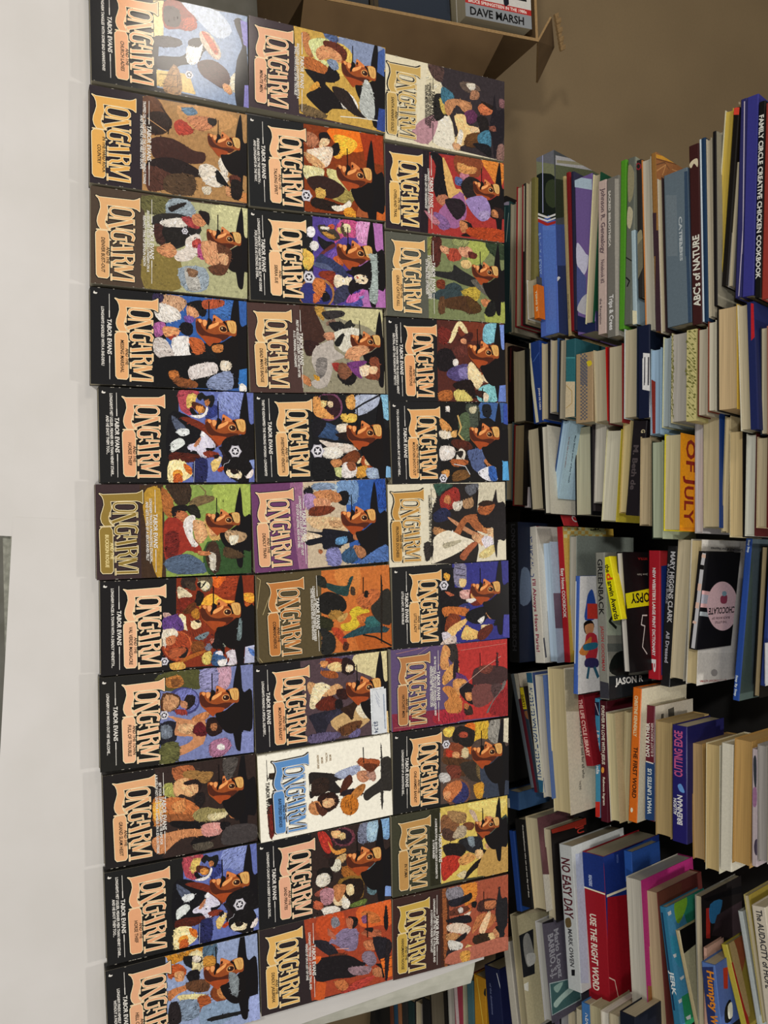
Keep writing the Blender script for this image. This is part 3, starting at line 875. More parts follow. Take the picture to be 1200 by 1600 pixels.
P 202020 346,465 363,657 374,656 367,465
M 119,497 1 a
P 8c9498 154,555 187,598 243,598 283,590 247,561
p a4b0dc 300,650 298,695 458,698 455,640
= -0.5255 0.2989 0.0568 3c3036 9.8 e0a884 65.0 |AND THE;MINUTE MEN|60:BADGERS CAUSE LONGARM RIDES INTO A;57:SMALL TOWN FULL OF BIG TROUBLE!|c2_1
p c9a656 -1,218 0,698 424,698 410,248
P 8c98b4 1,452 4,694 123,689 130,591 88,494
P e0c268 31,453 71,521 161,495 196,442 179,401 88,440
P 5a6c94 -6,373 -2,439 34,439 27,386
P c88858 26,256 23,295 79,308 124,322 120,283
P d8dca0 53,295 27,360 35,406 89,374 131,374 138,427 165,414 154,348 103,309
P d89c70 86,334 39,413 70,467 97,481 127,454 112,407 136,348
P 6a3424 36,373 34,439 55,480 82,494 123,474 89,460 63,413 60,373
P b8703c 133,277 142,348 177,415 202,408 195,323 182,271
P 1a1418 193,271 197,375 144,401 172,441 205,455 231,415 238,376 273,416 302,456 343,498 357,417 388,377 336,298 309,285 264,336
P 8a98b0 128,387 119,434 158,448 165,414
P d8a048 283,298 240,336 261,350 292,311
P e8e4dc 250,442 277,524 334,552 345,484 314,457
P 302422 249,415 258,496 334,552 369,595 363,525 304,443
M 131,522 0.97 a
P b8bcb8 179,592 222,627 343,643 373,609 332,559 232,572
L e4e4dc 4 387,458 376,553 371,658
p 4c66a0 30,659 4,694 147,693 130,654
p 3a5090 308,664 308,698 421,698 416,652
P 7a6648 369,247 366,299 388,377 412,378 412,273
= -0.4127 0.3048 0.0884 181a1c 27.5 e8b488 18.0 |AND THE;TALKING SPIRIT|12:INDIANS ARE ON THE WARPATH -;8:AND LONGARM'S IN THE WAY.|c2_2
p 8a4018 1,277 0,698 203,696 412,621 421,270
P e87c24 6,408 -2,597 93,582 95,473 53,420
P f6c044 33,434 38,528 66,555 114,514 115,460
P f4b040 112,433 119,473 145,459 142,432
p a4401c 2,569 4,691 147,693 134,596
P b87c5c 43,277 41,328 74,354 108,327 95,282
P 1c1418 38,355 26,394 54,414 87,393 73,361
P e8c8a0 60,367 61,407 86,400 104,354
P 181012 89,420 67,453 109,460 136,433 121,413
P ecd8c0 114,327 95,420 163,412 198,379 162,327 131,288
P d8a878 138,275 150,327 185,379 205,365 183,300
P e4dca8 204,274 202,339 216,378 274,351 273,299 252,273
P d8d094 202,392 220,499 263,553 300,498 272,417
P a89858 277,377 294,498 321,538 362,497 336,390
P 3a2420 263,286 240,378 289,484 346,416 319,324
P d8b060 306,331 307,377 344,376 354,337
P 1c1412 283,539 263,615 305,629 343,566 321,532
P e0d0a8 290,539 291,587 316,587 320,545
P 2a1a14 349,324 372,456 406,429 393,310
P e8e0d0 383,409 371,470 343,504 373,511 405,442
P e8a038 389,476 379,517 420,537 425,483
p a86038 363,552 360,607 419,614 420,537
p c86c30 353,653 348,699 424,698 425,648
M 195,500 1 a
S 345,281 26
= -0.3030 0.3119 0.0898 18191a 27.0 e8b888 17.0 |AND;SIERRA SUE|12:LONGARM'S MEMORY MIGHT BE GONE, BUT HIS DESIRE;8:FOR JUSTICE IS AS STRONG AS EVER...|c2_3
p b478b4 2,554 2,691 421,700 428,563
p 5a4894 1,320 2,554 428,563 435,314
P c85c8c 12,455 5,554 78,547 86,520 83,487 104,454 118,431
P 6a58a8 7,378 8,462 35,423 33,384
P e0a0cc 8,554 2,625 97,614 111,587 90,550
P 4a4038 45,345 37,377 51,409 52,432 86,461 105,448 107,415 82,364
P c09048 73,367 73,396 88,432 100,428 97,396
P c06040 38,400 29,426 49,432 54,409
P d8c070 48,445 41,465 64,474 71,458
P 5a4a3c 44,465 16,478 36,488 82,497 83,487 67,471
P e8dcb0 24,481 24,514 57,517 62,494
P ece4d4 47,361 47,397 58,403 58,364
P 1c1a20 96,344 115,389 118,431 139,421 163,388 142,357
P 6a3430 202,336 171,362 125,421 138,434 176,375 211,343
P 7c5cb0 174,401 147,434 170,444 196,427 192,394
P 3c4468 180,356 193,388 223,459 280,505 287,485 280,465 251,407 249,342 227,323
P 5c6484 224,323 228,387 256,420 288,472 262,419 242,323
P 8a3a24 266,351 259,420 285,432 339,422 306,386 290,348
P c86838 199,420 182,447 213,473 229,466
P f2e4c8 279,429 275,452 288,478 282,518 319,504 324,484 339,435 312,422
P a87848 369,425 403,415 432,388 449,350 451,308 439,271 413,245 380,236 346,246 317,273 300,311 298,353 311,390 336,416
P 3a3c7c 373,412 404,403 430,379 445,345 448,307 436,274 413,250 383,242 352,251 326,275 310,309 308,347 320,381 343,404
P d8803c 310,315 316,367 348,373 378,376 391,353 368,340 364,315
P c87040 376,314 383,350 407,340 423,314
P 14141c 357,373 383,398 401,395 411,369 397,356
P 40425c 348,431 321,484 340,504 383,494 410,457 418,417
P c86cb0 408,483 368,504 359,544 336,584 360,577 412,523
P 8090c0 377,550 369,581 385,570
P 5858a0 415,470 406,523 386,564 428,563 430,470
M 142,502 1 a
P 1c1418 257,485 245,532 256,552 256,592 279,619 315,618 332,591 337,564 351,531 367,510 347,497 307,504 281,531
P f4e0c0 275,531 264,565 280,598 295,602 311,585 307,551 293,535
P b85848 278,541 277,551 289,551 286,545
P 40201c 270,572 272,585 278,582
P 281818 288,565 293,581 299,578
P a8b4b0 161,610 158,647 169,656 390,654 392,611 340,611 315,618 269,626 199,623
P e8c060 166,265 187,317 235,316 262,290 239,264
P f0ecf0 76,331 88,329 98,323 104,314 105,304 100,295 91,289 80,287 68,289 58,295 53,305 52,314 56,323 65,329
P e8e4e0 142,347 152,345 160,338 166,329 166,319 163,310 155,304 145,302 135,304 127,311 121,320 121,330 124,339 132,345
P d08048 309,315 305,368 354,374 381,341 358,315
S 298,292 28
= -0.1944 0.3174 0.0997 4a3430 10.0 d9ad76 65.0 |AND THE;DEAD MAN'S BADGE|61:FIRST HE KILLED A SHERIFF. NOW HE'S AFTER;57:A U.S. MARSHAL: LONGARM!|c2_4
p 98927c 4,265 0,698 424,698 420,262
P c8c298 13,396 3,691 113,661 89,608 66,501
P 4a3028 4,258 2,331 33,343 120,381 157,393 184,340 173,274
P c0984c -5,344 0,383 70,382 33,343
P 3c3838 26,376 16,476 41,489 63,408 51,382
P 8c7060 76,395 62,435 87,448 94,401
P 242426 81,408 73,475 111,500 130,473 119,434
P 30302c 86,488 59,522 78,534 84,548 97,534 104,500
P d8d4c4 125,433 102,567 217,524 206,458
P 20201e 175,432 130,473 139,486 194,458
P c89070 133,380 125,427 163,433 164,393
P 3c2420 173,274 178,340 208,379 234,338 242,286
P b8b0a8 209,326 177,379 163,426 207,432 244,484 270,423 314,416 384,388 404,334 373,302 347,336 272,311
P 8a8480 259,338 258,391 334,376 347,336
P a03c34 277,417 276,456 307,469 320,442 302,423
P 1c1616 300,509 318,542 369,534 383,487 345,442 320,455 345,495
P 8a5c44 276,456 287,509 319,522 357,481 333,448
P c08458 336,257 354,296 392,302 373,263
P c89838 335,316 347,349 366,335
M 150,570 0.85 b
P d8a078 244,484 199,512 184,592 215,618 242,564 267,563 256,510
P 7c4480 275,496 261,564 267,604 299,563 350,575 331,535 300,509
P f0d8b8 293,563 285,617 330,609 337,569
P 8a4c34 254,618 246,665 342,669 355,629 343,589 317,623
P ecc8a0 292,617 291,657 323,650 323,616
= -0.0880 0.3315 0.0986 17181a 28.0 dcab74 18.0 |AND THE;SWEETHEART VENDETTA|11:THEY'VE KIDNAPPED THE WRONG WOMAN - LONGARM'S!|c2_5
p 1c1c20 2,288 0,698 424,698 418,283
P b0b8cc 6,523 3,644 58,636 106,534 57,515
P 8ec0dc 3,657 2,698 127,702 95,655
P 7c4c68 63,449 93,441 117,420 130,391 130,359 117,331 92,311 62,305 32,313 8,333 -5,363 -5,395 8,423 33,443
P 3c2028 63,439 89,433 109,416 120,392 120,365 109,342 88,326 62,321 36,328 16,345 5,369 5,395 16,418 37,434
P dca060 14,300 26,339 68,351 117,402 123,375 110,311 68,292
P 1c1616 14,333 8,365 44,377 68,351
P f0d090 32,339 38,365 62,357 62,338
P e8d0a8 38,371 38,397 63,396 62,377
P e0a860 21,470 2,510 70,515 69,475
P e8c060 99,441 100,521 137,513 136,454
P 3c5478 134,291 147,388 190,426 227,412 220,373 200,295
P 1e1c24 122,291 135,362 201,321 212,288
P e8dcc8 154,414 148,473 191,459 190,426
P 281818 196,406 186,532 229,571 253,530 227,451
P d8ccc0 225,320 238,385 252,490 290,516 287,410 250,346
P b87038 234,504 235,537 265,530 259,503
P eae4d8 268,332 263,411 294,443 318,409 310,344
P 7c4424 318,436 277,503 315,535 362,474 349,435
P c88c5c 329,376 324,429 355,428 360,382
P e8d8b0 339,515 303,556 315,562 345,528
P b85c30 315,542 291,583 305,630 354,628 377,581 352,541
P f0d0a0 321,562 323,609 353,601 352,561
P d8a048 369,514 358,568 402,573 418,513
P c8cc90 366,395 367,434 410,433 403,401
P e8e0dc 343,442 344,488 369,514 412,493 410,433
P 9c6040 344,461 338,501 375,507 381,474
P 16161a 321,285 335,370 409,394 418,289
P a8b8d0 371,567 379,634 422,633 420,573
p 88b4d8 311,663 312,697 421,698 420,657
M 174,526 1 a
L 1c1c22 8 100,468 45,562 3,650
S 279,309 30
= 0.0195 0.3346 0.1088 6a3c66 8.0 dca67c 64.0 |AND THE;DEADLY TRAIN|60:LONGARM READ A KILLER'S LIST AND SET OUT;56:TO STOP A LETHAL RIDE ON STEEL|c2_6
p c8b8a0 -5,226 0,698 424,698 423,232
P 9a6c8c -3,194 -3,258 420,264 422,220
p 3c64a8 0,475 1,698 424,695 420,492
P 7c9ac0 8,435 6,543 113,536 109,456
P 3058a8 10,638 7,701 153,698 118,632
P a8bcd0 9,316 13,421 45,433 53,340
P c88c60 52,314 44,406 82,431 111,390 95,312
P 8898b0 15,309 12,395 38,420 40,315
P 1c1c24 37,263 27,302 58,307 62,268
P 14121a 58,445 54,486 86,497 123,482 121,455 95,430
P c08458 56,406 64,445 96,457 107,416
P b090b8 62,262 64,313 126,323 130,272
P d89c78 83,313 93,391 130,389 132,323
P 7a3c24 125,298 124,389 138,421 161,387 170,334 161,283
P d8b890 173,282 190,465 252,461 237,331 203,281
P c8a078 198,385 202,464 232,449 229,397
P e0ccb0 256,253 256,343 305,341 292,251
P 1c1c28 239,260 250,343 233,357 252,461 268,514 305,518 319,458 336,430 336,352 305,341 312,276 287,258 274,342 261,330
P 6c9cc8 286,420 283,473 314,471 316,418
P b87850 268,514 276,547 301,546 298,512
P 141218 263,541 271,568 308,559 313,538
P 141014 307,552 310,592 356,617 404,607 400,547
P 3c5c7c 367,442 329,510 380,534 415,505 405,453
P b07c58 329,510 345,563 383,574 393,534
P 8888b8 343,365 336,430 416,439 416,374
P b07048 346,345 351,344 355,340 356,335 356,330 353,326 349,323 345,322 340,323 336,326 335,331 335,336 338,341 342,344
M 174,509 0.98 a
P 5878b0 406,546 336,687 424,695 424,545
= 0.1284 0.3464 0.1010 55492f 15.5 b8763c 76.0 |AND THE;COMANCHEROS|72:LONGARM'S TRACKING WHISKEY RUNNERS;69:THEY'RE HAULING RIFLES TO RENEGADES|c2_7
p c8783c 3,331 0,698 425,698 417,317
P d08848 8,402 5,535 134,516 115,436
P b8662c 229,524 246,703 425,698 416,515
P 2c2c24 26,311 41,349 91,359 74,309
P 2c4a48 66,360 83,412 87,464 51,479 46,500 100,477 142,462 118,397 91,359
P 4a3a2c 98,484 102,504 140,502 132,482
P 201e1c 141,305 109,358 140,435 192,459 220,431 225,353 190,303
P a88040 225,359 204,393 221,438 245,430 252,377
P 33341f 226,301 252,377 301,375 295,323
P d8bc3c 224,471 197,512 214,566 234,579 242,524 291,521 313,493 314,440 281,422 273,468 250,483
P c8783c 246,510 251,557 283,562 279,522
P c4a060 248,404 223,458 247,456 269,422
P b84c2c 295,375 299,414 359,451 396,449 374,424 327,387
P 5a3020 369,437 385,463 414,448 406,429
P 2c5058 339,439 296,562 320,671 345,670 341,573 352,451
P 3c7070 258,564 264,625 304,644 308,561
P 2a2a28 281,305 333,386 412,382 417,317 332,322
P 33302a 198,594 133,653 137,698 297,701 298,645 249,598
P c07040 159,514 120,571 125,632 164,637 214,566 198,526
P 1c1410 125,557 127,577 158,569 150,555
L 20180f 5 53,553 137,549
P 2a221a 44,650 127,656 368,645 380,637 177,644
L 1c1812 8 344,539 364,607 418,695
L c8b88a 2 10,5 23,22 178,-3
L c8b88a 2 193,26 97,66
L c8b88a 2 395,-2 421,15
= 0.2381 0.3491 0.0909 1a181b 26.0 e0a070 17.0 |AND THE;MOUNTAIN BANDIT|11:LONGARM'S MAKING A SPECIAL DELIVERY...|c2_8
p 5c4a50 2,235 0,697 424,698 411,251
P 5a5068 -4,340 2,432 -1,511 99,514 69,469 105,363
P d8cca0 6,517 1,631 4,704 186,706 132,625 99,560 75,521
P 8a3c2c 6,366 8,432 31,470 62,469 52,391
P e8c890 38,378 27,431 68,462 76,429 65,390
P 301a1a 11,458 30,510 69,522 98,507 85,455
P f0dcb8 51,476 55,509 80,508 82,475
P d89860 15,339 20,379 49,365 41,345
P a05c30 64,338 74,416 107,428 98,363
P d8a878 111,272 132,336 145,388 137,427 165,452 194,386 187,334 167,277
P f0e0b8 122,310 145,388 182,347 244,307 228,275
P 3c1c18 167,420 167,465 206,484 222,463 205,425
P 6a2c1c 226,307 192,373 209,412 251,449 264,410 260,332
P 201418 221,411 219,444 263,449 265,416
P 2c2a38 276,274 266,384 265,462 295,461 321,382 371,355 404,328 314,285
P 3a3648 287,357 272,423 301,461 333,382
P c8a878 321,382 274,488 257,541 318,591 349,590 401,483 388,432
P e8dcc0 255,528 256,580 295,598 331,590 325,551 285,520
P 3a2418 267,436 250,489 210,556 222,555 284,514 330,499 303,474
P 6a4428 341,485 343,551 388,523 402,444 368,419
P 706890 401,483 378,536 414,535 419,482
P 6a6080 373,277 380,419 410,418 415,276
M 157,531 1 a
p e8cc98 311,677 311,695 424,698 414,666
p e0e4e6 184,600 182,676 421,678 420,603
L 8890a0 2 194,622 237,627
L 8890a0 2 196,642 228,647
T 5a6070 325,640 8.5 $3.74
L a0a8b8 8 291,664 408,666
= 0.3461 0.3607 0.1007 f4f0e0 20.5 5a8cc4 11.0 |AND THE;BARTERED BRIDES||c2_9
P f4f0e0 7,270 8,270 8,270
P 2c2624 129,257 131,302 161,406 189,431 194,391 249,429 254,388 235,350 238,297 255,258 182,255
P f4f0e0 183,261 208,299 219,259
P 3a2a22 168,275 170,353 235,350 245,271
P a8b0c8 152,393 130,514 168,520 189,431
P 5a3020 201,431 172,472 210,484 242,456 271,414
P c89070 167,513 170,567 209,580 227,544 203,511
P b89080 170,567 162,595 208,614 231,599 200,566
P 30222a 249,429 249,496 275,536 287,535 281,468 272,421
P a85c34 96,529 109,570 114,604 132,638 161,623 158,568 124,514
P 6a3820 130,548 148,623 180,594 161,554
P b87c40 240,510 235,551 270,543 309,487 281,468
P 383430 271,550 219,641 127,641 130,701 286,702 289,650 305,597 323,561 307,541
P 383430 35,645 122,652 289,650 376,643 375,637 287,636 127,643
L 1c1816 5 45,548 124,548
P 3a2018 256,297 241,349 254,388 294,407 327,385 341,332 305,301
P e8b88c 274,328 276,374 307,380 319,346 302,320
P c88c5c 283,250 274,296 326,319 345,292 326,254
P 5a3424 277,283 314,320 337,345 356,318 327,293
P c87c2c 335,511 357,505 372,491 379,471 375,449 361,430 340,418 317,414 295,420 280,434 273,454 277,475 291,494 312,507
T 3a2a18 330,486 3.2 A
T 3a2a18 328,471 3.2 LONGARM
T 3a2a18 325,456 3.2 GIANT
T 3a2a18 322,442 3.2 NOVEL
T a08c70 69,370 4.0 MORE
T a08c70 66,350 4.0 ACTION...
T a08c70 75,326 4.0 MORE
T a08c70 78,305 4.0 ADVENTURE!
P 3a2a1c 95,55 97,83 123,85 121,57
P 281c18 215,43 223,89 247,87 247,56
P 7a2c20 256,43 256,74 356,75 407,60 404,45 308,38
= 0.4537 0.3656 0.0862 161618 29.0 e0a888 20.0 |AND THE;SAND PIRATES|13:LONGARM'S CAUGHT IN A DESERT DOUBLE CROSS...|c2_10
p 3a2c28 0,276 0,698 318,697 425,701 464,270
P 7c8094 4,536 -2,578 60,597 106,561 85,520
P a8c4d8 5,578 2,634 98,624 95,575
P 8ab0d8 -2,648 0,698 105,695 92,660
P 7c4450 63,507 83,500 96,483 101,459 95,431 81,407 62,391 40,385 20,392 7,409 2,434 7,461 21,485 41,502
P 30202a 60,491 76,486 86,472 90,453 86,431 75,412 59,399 41,394 26,400 15,413 11,433 15,455 27,474 42,487
P f0c088 13,380 16,427 47,426 47,393
P e8c890 35,427 33,453 59,453 58,429
P b83c30 6,308 7,348 78,385 120,371 100,339
P d8984c 54,360 112,398 110,451 129,451 130,391
P 3a2420 124,331 125,397 145,370
P c8a878 157,397 136,451 163,457 191,409
P e0dcc8 164,370 162,423 213,422 211,382
P 281c18 150,364 150,397 181,389 189,369
P a86c30 203,435 217,531 261,557 288,529 264,447
P 201814 194,303 195,369 262,380 254,315
P e8e0d0 219,303 218,355 265,367 282,327 262,295
P 9c5848 304,287 288,353 322,366 325,300
P 6c8890 184,559 200,608 247,613 373,617 362,568 251,571
p 88a4d8 305,669 308,699 411,698 403,663
P 8a6a30 280,407 257,475 284,543 338,548 385,526
P 241410 290,420 269,474 293,522 335,534 385,526 379,471 350,432
P f0dcb8 299,460 316,507 356,513 361,479 337,459
P f0d8b0 320,386 305,433 343,459 388,458 395,404 363,378
P 2c1c14 286,433 281,529 338,548 385,526 388,485 353,445
P f0d8a8 303,453 304,487 351,493 350,459
P c88858 288,386 295,447 327,446 377,411 339,385
P f0e8d8 356,431 391,471 420,457 408,430
P b88890 298,314 300,379 369,378 370,325
P f0e8dc 389,324 392,390 423,416 430,349 422,330
P c06848 342,286 364,325 393,318 378,279
P 708040 404,471 391,554 417,553 420,484
M 162,518 1 a
= 0.5600 0.3746 0.0836 2c2224 10.0 dcae62 68.0 |AND THE;DEADLY JAILBREAK|63:LONGARM TESTIFIES AT A MURDER TRIAL AND;59:WINDS UP ON A LIST OF ONE|c2_11
p a84c30 -1,226 0,698 424,698 416,256
P c4562c 5,304 11,435 145,419 139,340 76,289
P d86c34 5,516 2,691 131,698 122,634 115,553 80,514
P 8a8890 27,369 29,402 69,414 72,375
P 2c2830 115,269 132,340 189,392 229,404 210,352 150,288
P 8a7c98 114,393 93,434 109,500 156,512 215,497 208,444 162,386 142,353
P b87058 72,348 81,361 127,393 136,380 105,354
P c07858 46,448 55,488 94,493 99,460
P 201a1c 36,461 54,508 91,507 104,480 61,487
P c87840 29,535 43,595 84,635 106,621 93,567 74,541
P 8a5a80 54,534 54,561 92,560 86,537
P b86c4c 140,526 131,566 147,633 185,632 172,579
P 241e22 120,546 125,593 148,586
P c88058 187,538 188,592 213,618 243,611 230,557
P 8c7c8c 239,543 251,590 306,609 323,575 273,529
P 6a3824 210,352 214,417 235,450 236,404 232,364
P 28242c 175,592 211,686 276,691 315,643 283,616
P 221c20 221,273 216,352 236,457 284,522 303,549 353,494 338,388 324,284
P d8662c 197,274 206,313 237,286
P 9a8088 299,455 323,575 357,561 343,481
P b4483c 378,493 373,574 369,608 416,546 426,439 413,413
P c87c4c 349,381 354,427 392,453 410,426 381,387
P c08058 339,588 348,649 392,648 378,594
P 1c1818 317,602 335,649 394,654 397,641 351,635
p e07830 299,630 296,694 404,695 406,654
p c8602c 324,284 343,335 433,320 413,269
L e8b0a0 3 186,392 200,458
P 1c181c 28,667 68,676 133,678 156,670 140,657 89,655
L 301a14 6 41,562 168,562
L 5a2818 3 311,629 309,697
L 5a2818 3 351,635 354,696
P 2a2226 208,673 249,685 410,668 400,654 293,657
= -0.5284 0.4739 0.0572 d9d0b4 5.0 c0a05c 67.0 |AND;SANTA ANNA'S GOLD|63:LONGARM LEADS TREASURE SEEKERS;60:A LOT OF LEAD IN AN OUTLAW'S;57:GOLDEN MEXICAN GRAVEYARD|c3_1
p 3c3438 0,239 0,698 424,698 410,363
P d9d0b4 4,239 62,292 128,338 204,271 198,233
P d9d0b4 238,362 412,394 400,257
P e2dccc 275,294 251,362 348,393 412,394 393,265
P b89098 305,190 252,286 313,294 409,242 393,140
P 5a4440 4,239 3,330 76,315 66,270
P 6a5a50 61,423 45,502 75,551 103,470
P d8d0c0 60,462 49,518 91,502
P a87c60 84,502 90,542 124,535 133,486
P 2a2624 152,278 144,323 203,346 256,331 283,286 229,271
P c8b060 159,308 203,346 242,339 221,316
P 48788c 114,315 103,338 137,392 193,369 182,323
P c08c64 179,338 150,392 152,487 190,495 215,463 179,408 237,370 235,346
P 6a3a5c 209,455 188,503 222,535 259,503 253,463
P e8c890 239,393 222,455 271,471 276,519 346,488 394,425 373,394 319,417
P e8e0d0 305,424 320,448 380,433 384,409
P e8c8a0 282,487 274,536 305,544 324,504
P 6a4828 323,472 297,552 335,560 380,520 377,456
P 241c1c 223,527 208,576 237,601 291,593 297,552 259,544
P 4c8098 313,536 276,601 346,618 368,602 357,544
P 1c1a20 363,504 355,601 412,618 399,569
P c87850 163,535 136,575 153,625 188,617 203,568 188,543
P 2c201c 132,559 145,633 167,625 144,567
P 241e26 78,637 162,650 154,696 301,697 353,660 419,639 325,626 262,609 167,625
P 8a5848 255,609 250,642 276,642 275,609
P 8a6468 99,666 101,696 141,696 139,667
P 907068 346,660 341,695 421,695 420,652
P d8a880 381,386 381,425 407,425 412,394
= -0.4184 0.4806 0.0730 2a2028 8.5 dcb064 65.0 |ON THE;OVERLAND TRAIL|61:LONGARM CHASES A COACH KILLER -;57:DEAD AIM ON VENGEANCE!|c3_2
p a83c38 9,214 0,698 424,698 432,194
p 2a2028 2,214 3,251 428,239 432,194
P d8883c 3,560 1,690 113,690 113,641 70,608
P 8a4c30 0,403 3,560 92,544 96,418
P 1a161c 16,251 8,303 66,356 140,386 233,386 267,324 195,271 75,288
P d8b070 24,326 90,371 171,402 174,433 223,464 305,448 261,370
P b87c60 238,286 212,340 248,370 273,324
P a06c98 295,308 187,433 256,464 317,463 375,416 381,369 361,308
P 2c2028 238,339 227,433 276,464 335,416 301,370
P 8a6898 312,270 331,339 381,369 394,307
P c8885c 341,424 336,471 375,479 400,439
P 1c1616 334,432 347,495 400,503 416,479 414,431 390,471 349,471
P c08090 88,433 88,480 114,480 127,433
P 5c6c9c 112,402 120,441 153,441 151,402
P d89c60 37,418 48,481 48,528 76,520 90,465 77,418
P 2a2220 101,480 118,552 173,544 221,480 160,433
M 137,560 0.85 b
P 9c88b8 223,464 191,559 232,608 300,608 326,559 298,511 261,479
P b0a0c8 280,543 267,600 308,600 313,551
P c8885c 257,624 258,673 293,665 291,624
P 3a201c 243,632 250,690 291,690 300,665 267,657
P b04c24 369,479 359,690 421,690 414,495
P b87c88 312,217 326,262 361,308 377,277
= -0.3096 0.4885 0.0838 55564c 10.7 dcae70 67.0 |AND THE;GREAT CATTLE KILL|63:CATTLE RUSTLERS WANT HIM DEAD;60:A COWBOY NAMED LONG DREAMS;57:OF A TRAIL FULL OF MURDER|c3_3
p 808860 5,235 0,698 424,698 424,237
P a8b060 2,478 5,583 40,612 116,551 116,477
P a4ac5c 311,593 305,692 421,694 420,576
P 8a8c50 14,242 9,291 134,276 137,241
P 5a2c24 6,263 12,319 144,303 141,262
P b0503c 65,347 49,390 64,433 101,433 118,389 108,354
P d8a07c 44,312 52,361 83,354 74,318
P d8a080 46,419 34,478 63,507 91,477 82,433
P 6a3028 59,477 67,529 93,521 90,484
P e0c088 114,433 104,477 127,498 148,476 145,439
P 2c2c2c 178,268 175,374 136,389 158,432 190,505 223,579 250,549 233,431 218,388 202,275
P 3c4c50 281,288 231,373 246,431 296,430 327,329 308,239
P 7c3c24 225,288 222,331 265,330 262,288
P c0a848 271,430 240,519 263,548 315,525 306,474
P 583c24 321,329 293,474 346,532 371,547 387,487 371,429 363,343
P 5a4020 307,459 316,518 358,554 380,502
P 6c6860 210,490 205,564 258,624 291,608 263,548
P c8885c 307,548 304,600 322,615 344,570
P 262626 261,579 242,663 227,698 305,696 307,654 284,624
P 1e1e1c 376,569 310,608 294,654 333,653 392,622
P 3a4a34 5,583 6,698 84,696 65,627
M 142,549 0.85 b
P 9aa06c -1,391 2,478 35,463 30,390
P 6a4a30 317,301 315,330 389,329 391,293
= -0.2026 0.4961 0.0940 19191b 27.5 dfa06c 20.0 |AND THE;PINKERTONS|14:LONGARM'S IN A TOWN WHERE THE GUARDIAN ARENT;10:NEUTRAL AND THE POISON ISN'T PRETTY!|c3_4
p 5c3028 -1,290 0,698 424,698 423,285
P 7c3c28 6,405 11,581 89,564 93,446
P 88c0d0 11,581 8,672 86,654 114,593 89,564
p 8098d4 8,672 6,698 148,697 137,667
P ecdcac 13,405 5,441 61,476 55,447 25,419 70,403 115,373 103,359
P 4a2420 95,417 54,491 79,505 111,475 107,431
P e0a078 94,431 93,461 118,460 113,431
P 7a3028 36,303 58,374 123,344 112,301
P 6a3830 147,372 125,460 175,473 190,399
P 20181c 162,292 153,371 246,397 262,296
P f0e8e0 218,412 226,410 233,405 237,398 237,390 233,383 227,379 219,377 211,379 204,384 200,391 200,399 203,406 210,411
P 5c5080 247,369 226,471 308,475 316,395 286,339
P 8a80b0 252,412 245,463 302,461 296,418
P f0dcb0 226,471 218,500 262,536 280,572 318,556 357,525 332,497 301,468
P a8542c 268,550 241,618 265,670 310,676 336,645 337,585 304,631 293,572
P f4dcb4 274,558 266,617 298,631 324,608 312,564
P 241614 328,380 307,483 370,510 382,554 408,479 359,394
P d8c878 372,379 365,437 414,494 421,435 416,392
P b06c38 374,293 366,365 416,363 417,292
P 8cc8cc 351,533 330,622 419,642 420,530
P 402018 364,510 369,569 394,583 407,568 395,524
P e8d8c0 375,561 388,591 419,582 420,560
M 141,531 1 a
p 7088c8 335,660 331,698 423,698 421,649
L 1c1410 6 350,553 420,551
= -0.0967 0.5081 0.0915 19191b 27.0 dda468 20.0 |AND THE PANTHER;MOUNTAIN SHOOT-OUT|10:YOU CAN RUN FROM LONGARM, BUT HE CAN'T HIDE...|c3_5
p 1c1a1a 0,286 0,698 424,698 422,280
P 48689c 4,528 4,698 94,697 107,631 81,582 81,525
P 1c2028 17,542 10,585 49,598 81,582 69,547
P 50584c 11,442 24,520 120,516 145,451 81,453
P 5c6c50 82,396 56,454 171,464 208,448 183,407
P d0c8a8 30,462 24,506 56,497 56,468
P d89c5c 82,283 120,338 151,352 145,296
P e8dcc8 151,281 158,337 177,372 195,308 176,281
P e0b070 158,351 151,380 183,379 183,350
L c8a86c 9 69,390 132,409 170,393 215,434
P 5a2a1c 196,364 208,448 246,475 252,404 221,349
P e8e0d8 233,286 239,363 290,361 308,304 289,277
P e8e0d0 246,398 265,432 309,416 302,374
P 2c2420 265,376 259,418 296,403
P b0683c 302,346 309,444 334,429 339,359
P 5a6890 259,446 247,546 285,580 310,572 322,543 360,562 378,512 347,471 309,459
P c08050 310,543 285,587 291,615 323,628 342,599 335,564
P 241a18 291,601 298,644 323,657 348,641 342,606 317,621
P e8e8f0 372,505 341,585 361,626 417,624 416,553
P 3c68b0 348,570 348,613 417,624 416,581
P 7c5830 370,358 359,428 396,455 420,356
P d89c5c 363,289 358,331 395,323 394,295
L c8ccd0 4 327,360 340,429 384,456
M 152,518 0.97 a
p 60a8d8 317,661 317,693 421,698 420,656
p 4058a8 7,672 7,698 120,699 113,671
S 400,295 21
P e8e0d8 24,320 24,342 50,341 47,323
= 0.0104 0.5111 0.0851 dcd4bc 7.0 bc8c44 62.0 |AND THE;FRONTIER DUCHESS|59:LONGARM'S ON THE TRAIL OF A WILD DUCHESS|c3_6
p 2c2624 1,259 4,537 197,517 359,527 430,511 420,240 238,245
p cfc8b2 3,530 1,698 125,699 108,534
P dcd4bc 0,245 64,278 138,248 238,238
P 3a5a4c 1,266 9,378 39,321 64,292
P a03830 64,306 21,392 66,419 117,404 141,346 127,304
P 6a6c74 22,449 4,523 37,529 68,477
P c88858 71,327 65,355 103,361 102,326
P 2c3050 163,254 127,318 154,360 191,344 202,274
P b08c68 99,433 81,491 126,497 137,446
P d8cfc0 104,375 99,433 143,417 142,381
P c08c68 179,352 254,486 276,544 295,529 259,443 198,358
